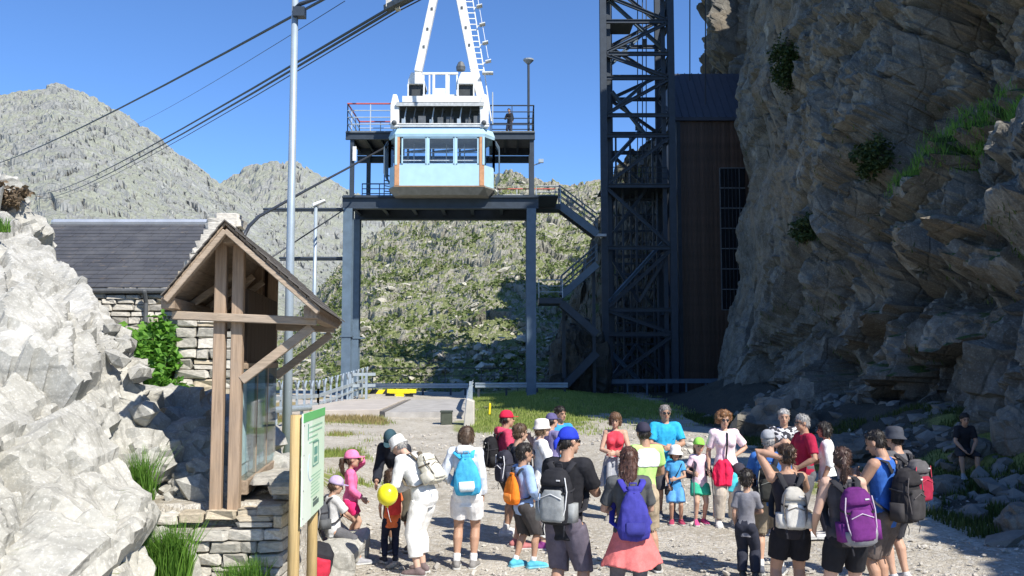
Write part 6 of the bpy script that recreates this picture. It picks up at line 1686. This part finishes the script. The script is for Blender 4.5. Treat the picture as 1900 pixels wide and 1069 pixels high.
        if straps:
            sz = (.815 - z) * k; fr_ = .13 * k + .02                                   # top of the shoulder and chest front in this frame
            for sx in (-1, 1):
                xs = sx * .062 * k - side
                MB().tube([(sx * .2 * w_, -.01, min(.40 * h, sz - .03)), (xs, .005, sz + .004), (xs, .045 * k + .01, sz + .024), (xs, .09 * k, sz - .015), (sx * .066 * k - side, fr_ + .004, sz - .085 * k), (sx * .088 * k - side, fr_ - .004, sz - .17 * k), (sx * .105 * k - side, .06 * k, sz - .225 * k), (sx * .3 * w_, -.01, -.36 * h)],
                          [(.017 * k, .006)] * 8, 8, ref=(1, 0, 0)).build('shoulder_strap', S_, t, world=False, smooth=True)
        return t
    def pt(s, v): return Matrix.Translation(s.loc) @ Matrix.Rotation(s.rz, 4, 'Z') @ Vector(v)

def stick(label, a, b, c=(.35, .22, .12), name='walking_stick', r=.011):
    a = Vector(a); b = Vector(b); t = thing(name, label, 'walking stick', b)
    MB().tube([b, b + (a - b) * .9], [r * .8, r], 7).build('shaft', M('stick_' + name, c, .5), t); MB().tube([b + (a - b) * .88, a], r * 1.7, 8).build('handle', M('stick_grip', (.04, .035, .03), .7), t)
    return t
# ------------------------------------------------------------------ the group
PINK = (.72, .12, .25); NAVY = (.018, .022, .045); BLACK = (.016, .016, .019); WHT = (.78, .78, .77); GREY = (.11, .11, .12)
# left of the group
p = Person('person, small girl in a pink cap and pink jacket shading her eyes', 655, fy=1010, H=1.24, yaw=-80, sex='f', kid=1, tone='mid', arms=('fwd', 'brow'), feet=((-.05, -.03), (.05, .04)), seed=1)
p.top(cloth('pink_jacket', (.80, .17, .36)), .97, .40, .016, .008, 'jacket'); p.bottom(cloth('magenta', (.72, .03, .16)), .30); p.shoes((.05, .04, .04), ((.05, .05, .06), .80), boot=True); p.hair('ponytail', BROWN_H); p.cap((.80, .22, .42))
p = Person('person, boy in a grey shirt and striped cap sitting on the stone block', 622, d=11.2, H=1.20, yaw=-50, kid=.9, tone='mid', arms=('knee', 'knee'), sit=dict(z=.37, fwd=.27, w=.1), z=0, head=(-10, 15), seed=2)
p.top(cloth('white_grey', (.55, .55, .55)), .45, .44, .013); p.bottom(cloth('grey_shorts', GREY), .5); p.shoes((.3, .3, .32)); p.hair('short', BROWN_H); p.cap((.45, .36, .55))
p.pack('grey child backpack on the boy sitting on the stone block', (.075, .08, .09), (.10, .105, .11), h=.36, w_=.25, dp=.15, trim=(.3, .3, .3))
p = Person('person, small child in an orange top and dark leggings beside the yellow balloon', 728, fy=1034, H=1.10, yaw=15, sex='f', kid=1, tone='mid', arms=('down', 'fwd'), seed=3)
p.top(cloth('orange', (.72, .17, .06)), .35, .42, .014); p.bottom(cloth('dark_legging', NAVY), .96, .008, .004, .003, 'leggings'); p.shoes((.05, .05, .06)); p.hair('bob', BROWN_H)
MB_b = p.pt((-.19, .10, .62))
bl_t = thing('balloon', 'yellow round balloon held by the small child in orange', 'balloon', (0, 0, 0)); q = P(719, 918, 10.45); bl_t.location = q
o = MB().ell((0, 0, 0), (.118, .118, .125), 24, 16).build('balloon_skin', M('yellow_rubber', (.80, .72, .02), .25, .03, 2, 0, spec=.6), bl_t, world=False, smooth=True)
MB().loft([[Vector((r * math.cos(k), r * math.sin(k), z)) for k in (0, 1.05, 2.1, 3.14, 4.19, 5.24)] for r, z in ((.006, -.122), (.018, -.14))]).build('knot', M('yellow_rubber', (.80, .72, .02), .25, .03, 2, 0, spec=.6), bl_t, world=False)
MB().tube([(0, 0, -.14), (.02, .02, -.25), (.03, .10, -.32)], .003, 5).build('string', cloth('string', WHT), bl_t, world=False)
rb = thing('small_rucksack', 'small red rucksack worn by the child next to the balloon', 'backpack', p.pt((.02, -.10, .72)), R(15))
o = MB().loft([[Vector((math.cos(a * .4488) * .09 * f, math.sin(a * .4488) * .06 * f - .05, z)) for a in range(14)] for z, f in ((-.13, .7), (-.11, 1), (.05, 1), (.12, .7), (.14, .3))]).build('bag_body', cloth('bag', (.62, .05, .05)), rb, world=False, smooth=True)
MB().tube([(-.07, 0, -.1), (-.06, .02, .1)], .012, 6).tube([(.07, 0, -.1), (.06, .02, .1)], .012, 6).build('shoulder_strap', cloth('bag_strap', BLACK), rb, world=False)
p = Person('person in a dark navy jacket and cap bending down behind the woman in white', 748, fy=1012, H=1.72, yaw=160, tone='tan', lean=36, head=(10, 30), arms=('reach', 'reach'), feet=((-.06, -.06), (.06, .02)), seed=4)
p.top(cloth('navy_jacket', (.022, .025, .035)), .96, .47, .016, .009, 'jacket'); p.bottom(cloth('khaki_dark', (.10, .09, .07)), .55); p.shoes((.10, .09, .08), ((.2, .2, .2), .9)); p.hair('short', DARK_H); p.cap((.035, .075, .095))
p = Person('person, woman in white top, white capri trousers and white hat leaning forward', 786, fy=1055, H=1.68, yaw=62, sex='f', build=1.08, tone='fair', lean=34, head=(0, 22), arms=('reach', 'reach'), feet=((-.075, -.02), (.06, .03)), seed=5)
p.top(cloth('white_top', WHT), .97, .45, .014, .008, 'blouse'); p.bottom(cloth('white_trousers', (.80, .79, .76)), .82, .014, .020, .007, 'trousers'); p.shoes((.16, .12, .12)); p.hair('short', GREY_H); p.bucket((.78, .77, .75), .50, .14); p.glasses()
p.pack('cream rucksack with a flap on the woman in white', (.60, .57, .48), (.64, .61, .53), h=.40, w_=.30, dp=.16, trim=(.10, .09, .07), strapc=(.12, .10, .07))
p = Person('person, woman in white shorts and pale jacket standing with her back turned', 864, fy=1045, H=1.68, yaw=-4, sex='f', build=1.05, tone='tan', arms=('down', 'belt'), feet=((-.058, 0), (.06, .01)), seed=6, head=(0, 14))
p.top(cloth('pale_jacket', (.66, .70, .76)), .97, .43, .016, .009, 'jacket'); p.bottom(cloth('white_shorts', (.76, .74, .73)), .33, .017, .018); p.shoes((.22, .21, .20), ((.75, .75, .75), .90)); p.hair('bob', (.07, .042, .025))
p.pack('bright sky blue drawstring backpack on the woman in white shorts', (.06, .38, .62), (.66, .76, .80), 'drawstring', .50, .32, .17, strapc=(.05, .40, .68), side=.03, roll=-4)
p.hood((.66, .70, .76))
p = Person('person, man in a red cap and crimson hoodie looking right', 938, fy=986, H=1.76, yaw=-72, build=1.05, tone='tan', arms=('belt', 'front'), seed=7, feet=((-.06, .02), (.06, -.02)))
p.top(cloth('crimson_hoodie', (.56, .06, .12)), .97, .45, .018, .009, 'hoodie'); p.hood((.56, .06, .12)); p.bottom(cloth('charcoal_shorts', (.055, .05, .05)), .50); p.shoes((.55, .55, .56), ((.6, .6, .6), .9)); p.hair('short', DARK_H); p.cap((.62, .02, .06))
p.pack('plain black backpack on the man in the crimson hoodie', BLACK, (.02, .02, .022), h=.46, trim=(.06, .06, .06))
p = Person('person, brown haired youngster raising a bare arm behind the blue shirted boy', 962, d=12.3, H=1.62, yaw=-62, kid=.2, tone='mid', arms=('face', 'front'), seed=8)
p.top(cloth('dark_tee', (.06, .06, .075)), .3, .46); p.bottom(cloth('dark_shorts', (.05, .05, .06)), .45); p.shoes((.4, .15, .15)); p.hair('mess', (.085, .05, .028))
p.pack('black backpack with white curved piping on the brown haired youngster', (.035, .035, .05), (.05, .05, .07), h=.46, trim=(.75, .75, .78))
p = Person('person, boy in a long sleeved light blue shirt and dark shorts', 970, fy=1043, H=1.46, yaw=-58, kid=.6, tone='tan', arms=('belt', 'belt'), feet=((-.06, -.04), (.06, .06)), seed=9, head=(-5, 0))
p.top(cloth('light_blue', (.30, .42, .66)), .97, .45, .013, .008); p.bottom(cloth('charcoal_shorts', (.055, .05, .05)), .50, .018, .020); p.shoes((.10, .42, .55), ((.75, .75, .75), .93), sole=(.2, .5, .6)); p.hair('short', DARK_H)
p.pack('bright orange drawstring bag on the boy in light blue', (.78, .20, .02), (.80, .26, .05), 'drawstring', .40, .28, .13, strapc=(.05, .05, .05))
p = Person('person, woman in a white hat, white shirt and white trousers', 1003, fy=1009, H=1.69, yaw=-80, sex='f', tone='fair', arms=('front', 'front'), seed=10)
p.top(cloth('white_top', WHT), .6, .45, .014, .007); p.bottom(cloth('white_trousers', (.80, .79, .76)), .9, .014, .012, .006, 'trousers'); p.shoes((.20, .04, .18)); p.hair('bob', (.14, .09, .05)); p.bucket((.72, .66, .62), .52, .15)
p = Person('person in a purple blue cap half hidden behind the white hat', 1022, fy=966, H=1.67, yaw=-55, tone='mid', arms=('front', 'front'), seed=11)
p.top(cloth('violet_tee', (.20, .18, .34)), .35); p.bottom(cloth('grey_green_shorts', (.14, .14, .10)), .45); p.shoes((.12, .11, .07)); p.hair('short', DARK_H); p.cap((.10, .09, .20))
p = Person('person, dark haired man in a blue tee behind the purple blue cap', 1038, d=14.7, H=1.74, yaw=205, tone='tan', arms=('crossed', 'crossed'), seed=12, head=(15, 0))
p.top(cloth('bright_blue', (.04, .28, .56)), .35); p.bottom(cloth('dark_shorts', (.05, .05, .06)), .5); p.shoes((.2, .2, .2)); p.hair('short', DARK_H)
p = Person('person, man in a bright blue head scarf, black tee and grey shorts', 1052, d=8.75, H=1.83, yaw=-26, build=1.0, tone='tan', arms=('phone', 'front'), feet=((-.08, 0), (.075, .02)), seed=13, head=(-34, 2), vox=.0085)
p.top(cloth('black_tee', (.020, .020, .024)), .40, .43, .014, .008, 'tee_shirt'); p.bottom(cloth('grey_violet_shorts', (.115, .10, .13)), .52, .02, .012, .008); p.shoes((.10, .10, .10), ((.3, .3, .3), .9)); p.hair('short', DARK_H); p.glasses()
o = p.cap((.022, .045, .46), False, 'head_scarf', puff=.03); hh = p.hh
for pts in ([(0, -.48, .64), (.04, -.66, .50), (.07, -.70, .26)], [(0, -.48, .64), (-.06, -.62, .42), (-.10, -.62, .20)]):
    MB().tube([p.hm @ (Vector(q) * hh) for q in pts], [(.07 * hh, .03 * hh), (.10 * hh, .04 * hh), (.05 * hh, .02 * hh)], 8).build('scarf_tail', cloth('cap', (.022, .045, .46)), p.t, world=False, smooth=True)
p.pack('black hiking backpack with a pale grey front and light piping', (.022, .022, .026), (.26, .27, .27), h=.54, w_=.33, dp=.22, trim=(.62, .62, .62))
# centre
p = Person('person, woman in a red sleeveless top with a grey jacket round her waist', 1140, d=14.4, H=1.66, yaw=172, sex='f', tone='mid', arms=('front', 'front'), seed=14, head=(-6, 8))
p.top(cloth('red_top', (.68, .06, .09)), 0, .45); p.bottom(cloth('blue_jeans', (.10, .16, .26)), .95, .014, .006, .006, 'jeans'); p.shoes((.3, .28, .25)); p.hair('bob', (.14, .075, .04)); p.waist((.34, .35, .38), .32, .59, .9)
p = Person('person, man in a navy cap with a white and lime top and beige shorts', 1194, d=10.9, H=1.74, yaw=12, tone='tan', arms=('front', 'down'), seed=15, feet=((-.055, 0), (.085, .02)))
p.top(cloth('lime_tee', (.45, .72, .22)), .32, .45, .013, .007, 'tee_shirt'); o = p.bottom(cloth('beige_shorts', (.42, .34, .24)), .50, .022, .022, .009); p.shoes((.03, .03, .035), ((.03, .03, .035), .86), boot=True); p.hair('short', DARK_H); p.cap((.035, .033, .055))
mbv = MB(); p.trunk(mbv, .028, .70, .822); o = mbv.build('white_yoke', cloth('white_top', WHT), p.t, world=False); job(o, .01, 2, .005, 9)
p = Person('person, brown haired woman with a coral jacket tied round her hips', 1163, d=8.55, H=1.66, yaw=3, sex='f', build=1.05, tone='mid', arms=('front', 'front'), feet=((-.07, 0), (.07, .01)), seed=16, head=(-12, 4), vox=.0085)
p.top(cloth('dark_grey_tee', (.085, .088, .09)), .42, .46, .013, .007, 'tee_shirt'); p.bottom(cloth('grey_leggings', (.14, .135, .15)), .66, .009, .003, .003, 'leggings'); p.shoes((.2, .2, .2)); p.hair('long', (.07, .03, .02)); p.waist((.66, .17, .16), .36, .56, 1.05)
p.pack('violet blue drawstring backpack on the woman with the coral jacket', (.05, .048, .28), (.04, .04, .22), 'drawstring', .50, .30, .16, z=.655, strapc=(.05, .045, .32))
p = Person('person, grey haired man in sunglasses and a turquoise blue tee', 1232, d=14.7, H=1.76, yaw=184, build=1.10, tone='tan', arms=('front', 'front'), belly=.18, seed=17)
p.top(cloth('turquoise_tee', (.03, .36, .62)), .42, .44, .014, .007, 'tee_shirt'); p.bottom(cloth('dark_shorts', (.05, .05, .06)), .5); p.shoes((.2, .2, .2)); p.hair('short', (.22, .20, .19)); p.glasses()
lt = MB()
for k, q in enumerate((-.12, -.06, 0, .06, .12)):
    for z in (.735, .70): lt.box((0, 0, 0), (.028, .004, .03)).box((0, 0, 0), (.028, .004, .03)) if False else lt.bar(p.bend(q - .012, .093 + .012, z * p.H), p.bend(q + .012, .093 + .012, (z - .012) * p.H), .008, .008)
lt.build('chest_print', cloth('print_dark_blue', (.02, .14, .34)), p.t, world=False)
p = Person('person, small child in a white sun hat and bright blue clothes', 1250, fy=966, H=1.16, yaw=176, sex='f', kid=1, tone='tan', arms=('fwd', 'front'), seed=18)
p.top(cloth('child_blue', (.07, .30, .60)), .3, .42, .013, .006, 'tee_shirt'); p.bottom(cloth('child_blue_shorts', (.10, .30, .62)), .42, .018, .018); p.shoes((.35, .05, .10)); p.hair('bob', BROWN_H); p.bucket((.80, .80, .78), .58, .18)
MB().tube([p.bend(.09, .09, .55), p.bend(.0, .10, .70), p.bend(-.09, .05, .90)], .008, 6).build('bag_strap', cloth('bag_strap', BLACK), p.t, world=False)
bt = thing('shoulder_bag', 'black pouch slung at the side of the child in the white sun hat', 'bag', p.pt((.115, .06, .50))); o = MB().box((0, 0, 0), (.12, .07, .14)).build('bag_body', cloth('bag', BLACK), bt, world=False, bevel=.02); MB().box((0, -.03, .035), (.121, .03, .06)).build('flap', cloth('bag', (.03, .03, .035)), bt, world=False, bevel=.008)
p = Person('person, girl in a lime green cap, pale pink tee and green shorts', 1292, fy=966, H=1.28, yaw=186, sex='f', kid=.9, tone='mid', arms=('pole', 'pole'), seed=19, feet=((-.06, -.02), (.06, .04)))
p.top(cloth('pale_pink', (.74, .55, .62)), .35, .45, .012, .006, 'tee_shirt'); p.bottom(cloth('sea_green', (.05, .42, .26)), .30, .018, .02); p.shoes((.60, .08, .22)); p.hair('ponytail', (.14, .075, .04)); p.cap((.28, .62, .10))
p.pack('dark child rucksack seen by its straps on the girl in the lime cap', (.05, .05, .08), None, h=.34, w_=.24, dp=.13, strapc=(.03, .03, .05))
for i, lb in ((0, 'trekking pole on the left of the girl in the lime cap'), (1, 'trekking pole on the right of the girl in the lime cap')):
    w_ = p.arm[i][2]; a = p.pt((w_.x, w_.y + .02, w_.z + .06)); b = p.pt((w_.x * 1.25, w_.y + .10, 0)); stick(lb, a, b, (.10, .10, .12), 'trekking_pole', .009)
p = Person('person, curly haired woman in a pale pink tee with one hand on her hip', 1340, fy=968, H=1.69, yaw=180, sex='f', build=1.12, tone='mid', arms=('down2', 'hip'), seed=20, feet=((-.075, 0), (.07, .03)))
p.top(cloth('blush_tee', (.80, .64, .70)), .42, .45, .013, .007, 'tee_shirt'); p.bottom(cloth('beige_trousers', (.48, .42, .35)), .94, .020, .022, .009, 'trousers'); p.shoes((.62, .60, .58)); p.hair('curly', CURL_H); p.glasses()
MB().tube([p.bend(-.03, -.02, 1.42), p.bend(-.02, .10, 1.36), p.bend(.0, .155, 1.22), p.bend(.03, .135, 1.0), p.bend(-.08, .125, .86)], [(.014, .005)] * 5, 6, ref=(1, 0, 0)).build('bag_strap', cloth('bag_strap', BLACK), p.t, world=False)
bt = thing('shoulder_bag', 'small dark round bag hanging by the elbow of the curly haired woman', 'bag', p.pt((-.18, .13, .84))); o = MB().ell((0, 0, 0), (.10, .06, .10), 14, 8).build('bag_body', cloth('bag', (.05, .045, .06)), bt, world=False, smooth=True); MB().tube([(-.08, .05, .03), (0, .07, .01), (.08, .05, .03)], .006, 6).build('zip', cloth('bag_trim', (.3, .3, .3)), bt, world=False)
rj = thing('red_jacket', 'bright red jacket hanging in front of the curly haired woman', 'jacket', p.pt((.07, .17, .84)))
rr = random.Random(2); rings = []
for i in range(10):
    f = i / 9; rings.append([Vector((math.cos(j * .3307) * (.075 + .055 * math.sin(f * 2.6)) * (1 + .2 * math.sin(4 * j * .33 + 3 * f)), math.sin(j * .3307) * (.055 + .02 * math.sin(5 * j * .33)), .13 - .36 * f + .02 * math.sin(j * .66 + 4 * f))) for j in range(19)])
o = MB().loft(rings).build('cloth_body', cloth('red_jacket', (.72, .02, .08)), rj, world=False); job(o, .009, 2, .012, 14, 4)
o = MB().tube([(-.02, .04, -.2), (.0, .06, -.34), (.02, .05, -.42)], [.05, .045, .035], 8).build('sleeve', cloth('red_jacket', (.66, .02, .08)), rj, world=False); job(o, .009, 2, .006, 14, 5)
tj = thing('towel', 'turquoise cloth hanging beside the bright red jacket', 'cloth', p.pt((-.09, .15, .68))); o = MB().tube([(0, 0, .10), (.01, .0, -.02), (-.02, 0, -.16)], [(.05, .025), (.07, .03), (.075, .02)], 10).build('cloth_body', cloth('turquoise_cloth', (.08, .52, .62)), tj, world=False); job(o, .009, 2, .008, 14, 6)
MB().bar((-.04, 0, .1), (.04, 0, .1), .02).build('loop', cloth('turquoise_cloth', (.06, .42, .5)), tj, world=False)
# right
p = Person('person, small child in a grey tee and dark trousers seen from behind', 1380, d=10.6, H=1.20, yaw=-25, kid=1, tone='mid', arms=('front', 'down'), seed=21)
p.top(cloth('mid_grey_tee', (.22, .22, .25)), .4, .42); p.bottom(cloth('dark_trousers', (.03, .033, .05)), .97, .016, .014, .006, 'trousers'); p.shoes((.06, .06, .06)); p.hair('short', DARK_H)
p = Person('person in a grey cap and blue shirt with khaki shorts', 1422, d=10.8, H=1.66, yaw=-14, tone='mid', arms=('front', 'front'), seed=22, feet=((-.075, 0), (.06, .02)))
p.top(cloth('royal_blue', (.05, .16, .46)), .38); p.bottom(cloth('khaki_shorts', (.36, .30, .22)), .50, .02, .02, .008); p.shoes((.10, .11, .14), ((.6, .6, .6), .91)); p.hair('short', GREY_H); p.cap((.30, .31, .33))
p.pack('olive black backpack on the person in the grey cap', (.03, .03, .028), (.045, .045, .04), h=.44, trim=(.25, .25, .22), z=.64)
p = Person('person, grey haired man in a black and white patterned shirt', 1450, d=14.0, H=1.73, yaw=172, tone='mid', arms=('strap', 'strap'), seed=23, head=(-4, 0))
m, nt, b_ = nodes_of('patterned_shirt'); t = NT(nt); vo = t.n('ShaderNodeTexVoronoi', {'Vector': t.coord(), 'Scale': 26.0}); t.set(b_.inputs['Base Color'], t.mix(t.ramp(t.n('ShaderNodeSeparateColor', {0: vo.outputs['Color']}).outputs[0], .52, .58), (.03, .03, .04, 1), (.6, .6, .62, 1))); b_.inputs['Roughness'].default_value = .85
p.top(m, .4, .45, .013, .006); p.bottom(cloth('dark_shorts', (.05, .05, .06)), .5); p.shoes((.2, .2, .2)); p.hair('short', (.36, .35, .34))
p.pack('dark backpack on the man in the patterned shirt', (.03, .03, .04), None, h=.44)
p = Person('person, grey haired man in a maroon polo shirt', 1487, d=13.0, H=1.71, yaw=98, build=1.08, tone='tan', arms=('front', 'belt'), belly=.15, seed=24)
p.top(cloth('maroon_polo', (.34, .015, .05)), .42, .45, .014, .007, 'polo_shirt'); p.bottom(cloth('grey_shorts', GREY), .5); p.shoes((.55, .55, .55)); p.hair('short', GREY_H); p.glasses()
p = Person('person, woman in a black tank top holding both hands to her head', 1452, d=8.95, H=1.66, yaw=-4, sex='f', build=1.03, tone='tan', arms=('nape', 'head'), feet=((-.075, 0), (.07, .0)), seed=25, vox=.0085, head=(14, -4))
p.top(cloth('black_tank', (.028, .026, .034)), 0, .46, .010, .005, 'tank_top'); p.bottom(cloth('black_shorts', (.016, .016, .020)), .34, .015, .014, .006); p.shoes((.12, .12, .14), ((.5, .5, .5), .92)); p.hair('bun', BROWN_H)
p.pack('cream and grey small backpack on the woman in the black tank top', (.40, .38, .34), (.58, .56, .51), h=.42, w_=.25, dp=.16, trim=(.16, .14, .12), z=.645)
p = Person('person, dark haired woman in a white shirt standing in the shade edge', 1527, d=13.0, H=1.60, yaw=70, sex='f', tone='tan', arms=('front', 'down'), seed=26)
p.top(cloth('white_top', WHT), .6, .45, .018, .010); p.bottom(cloth('dark_trousers', (.03, .033, .05)), .95, .014, .01, .005, 'trousers'); p.shoes((.6, .6, .6)); p.hair('bob', DARK_H)
stick('thin wooden walking stick planted behind the woman in the black tank top', P(1489, 878, 10.2), P(1490, 1072, 10.35), (.40, .24, .11), 'wooden_stick', .012)
p = Person('person, woman with a brown ponytail, dark vest and black shorts', 1555, d=8.5, H=1.67, yaw=0, sex='f', build=1.12, tone='fair', arms=('fwd', 'fwd'), feet=((-.075, 0), (.075, .01)), seed=27, vox=.0085, head=(-8, 6))
p.top(cloth('grey_vest', (.06, .058, .065)), 0, .47, .012, .006, 'vest'); p.bottom(cloth('black_shorts', (.018, .018, .022)), .36, .014, .012, .005); p.shoes((.5, .48, .48), ((.6, .6, .6), .92)); p.hair('ponytail', (.055, .028, .02))
p.pack('large purple hiking backpack with a grey base', (.125, .022, .145), (.15, .028, .17), h=.52, w_=.31, dp=.21, trim=(.5, .42, .5), strapc=(.03, .03, .035), z=.65, side=.03, roll=-5)
t_ = [c for c in SC.objects if c.name.startswith('backpack') and c.get('label', '').startswith('large purple')][0]
o = MB().loft([[Vector((math.cos(a * .3142) * .155 * f, math.sin(a * .3142) * .112 * f - .105, z)) for a in range(20)] for z, f in ((-.265, .72), (-.24, .95), (-.17, 1.05), (-.13, 1.045))]).build('grey_base', cloth('bag', (.24, .24, .26)), t_, world=False, smooth=True)
p = Person('person, man in a blue tank top and brown grey shorts looking down', 1628, d=9.35, H=1.77, yaw=38, tone='tan', arms=('phone', 'phone'), feet=((-.055, 0), (.055, .03)), seed=28, head=(10, 22), vox=.0085)
p.top(cloth('blue_tank', (.035, .12, .42)), 0, .45, .012, .007, 'tank_top'); p.bottom(cloth('brown_grey_shorts', (.12, .095, .085)), .46, .022, .022, .010); p.shoes((.10, .10, .11)); p.hair('buzz', DARK_H)
p.pack('large charcoal backpack on the man in the blue tank top', (.028, .026, .028), (.045, .042, .044), h=.56, w_=.33, dp=.24, trim=(.10, .09, .09), z=.64)
p = Person('person in a dark bucket hat behind the man in the blue tank top', 1655, d=10.4, H=1.72, yaw=30, tone='mid', arms=('front', 'front'), seed=29)
p.top(cloth('grey_tee', (.10, .10, .11)), .35); p.bottom(cloth('dark_shorts', (.05, .05, .06)), .5); p.shoes((.5, .5, .5)); p.hair('short', DARK_H); p.bucket((.055, .06, .075), .55, .15)
p.pack('grey backpack with a red stripe on the person in the bucket hat', (.10, .095, .10), (.30, .02, .05), h=.50, w_=.32, dp=.20, trim=(.45, .05, .08), z=.66, side=.06)
p = Person('person, boy in dark clothes sitting in the shade on a pale rock', 1778, d=18.5, H=1.55, yaw=172, kid=.4, tone='tan', lean=22, arms=('knee', 'knee'), sit=dict(z=.42, fwd=.24, w=.09), seed=30, vox=.011)
p.top(cloth('black_tee', (.020, .020, .024)), .4, .44); p.bottom(cloth('dark_shorts', (.03, .03, .035)), .5); p.shoes((.3, .3, .3)); p.hair('short', DARK_H)
p = Person('person in dark clothes standing on the upper deck of the gantry', 945, d=51.6, H=1.72, yaw=150, tone='tan', arms=('front', 'down'), z=zd, seed=31, vox=.02)
p.top(cloth('black_tee', (.020, .020, .024)), .9); p.bottom(cloth('dark_trousers', (.03, .033, .05)), .95, .014, .01, 0, 'trousers'); p.shoes((.05, .05, .05)); p.hair('short', DARK_H)
rb = thing('backpack', 'red and black backpack lying on the ground behind the sign', 'backpack', P(585, 1040, 10.0)); rb.location.z = .26
rb.rotation_mode = 'XYZ'; rb.rotation_euler = (R(12), R(18), R(25))
def rring(z, a, b): return [Vector((math.copysign(abs(math.cos(j * .3142)) ** .65, math.cos(j * .3142)) * a, math.copysign(abs(math.sin(j * .3142)) ** .65, math.sin(j * .3142)) * b, z)) for j in range(20)]
o = MB().loft([rring(z, a, b) for z, a, b in ((-.26, .12, .09), (-.23, .16, .12), (0, .17, .13), (.18, .14, .11), (.26, .07, .06))]).build('bag_body', cloth('bag', (.025, .025, .03)), rb, world=False); job(o, .009, 2, .006, 12)
o = MB().loft([[q + Vector((.02, -.10, 0)) for q in rring(z, a, b)] for z, a, b in ((-.22, .09, .06), (-.18, .12, .08), (.02, .12, .08), (.14, .08, .06))]).build('front_pocket', cloth('bag', (.50, .03, .06)), rb, world=False); job(o, .009, 2, .005, 12)
MB().tube([(-.1, .12, .2), (-.12, .2, 0), (-.1, .13, -.2)], [(.03, .008)] * 3, 8).tube([(.1, .12, .2), (.12, .2, 0), (.1, .13, -.2)], [(.03, .008)] * 3, 8).build('shoulder_strap', cloth('bag_strap', BLACK), rb, world=False)
run_jobs()
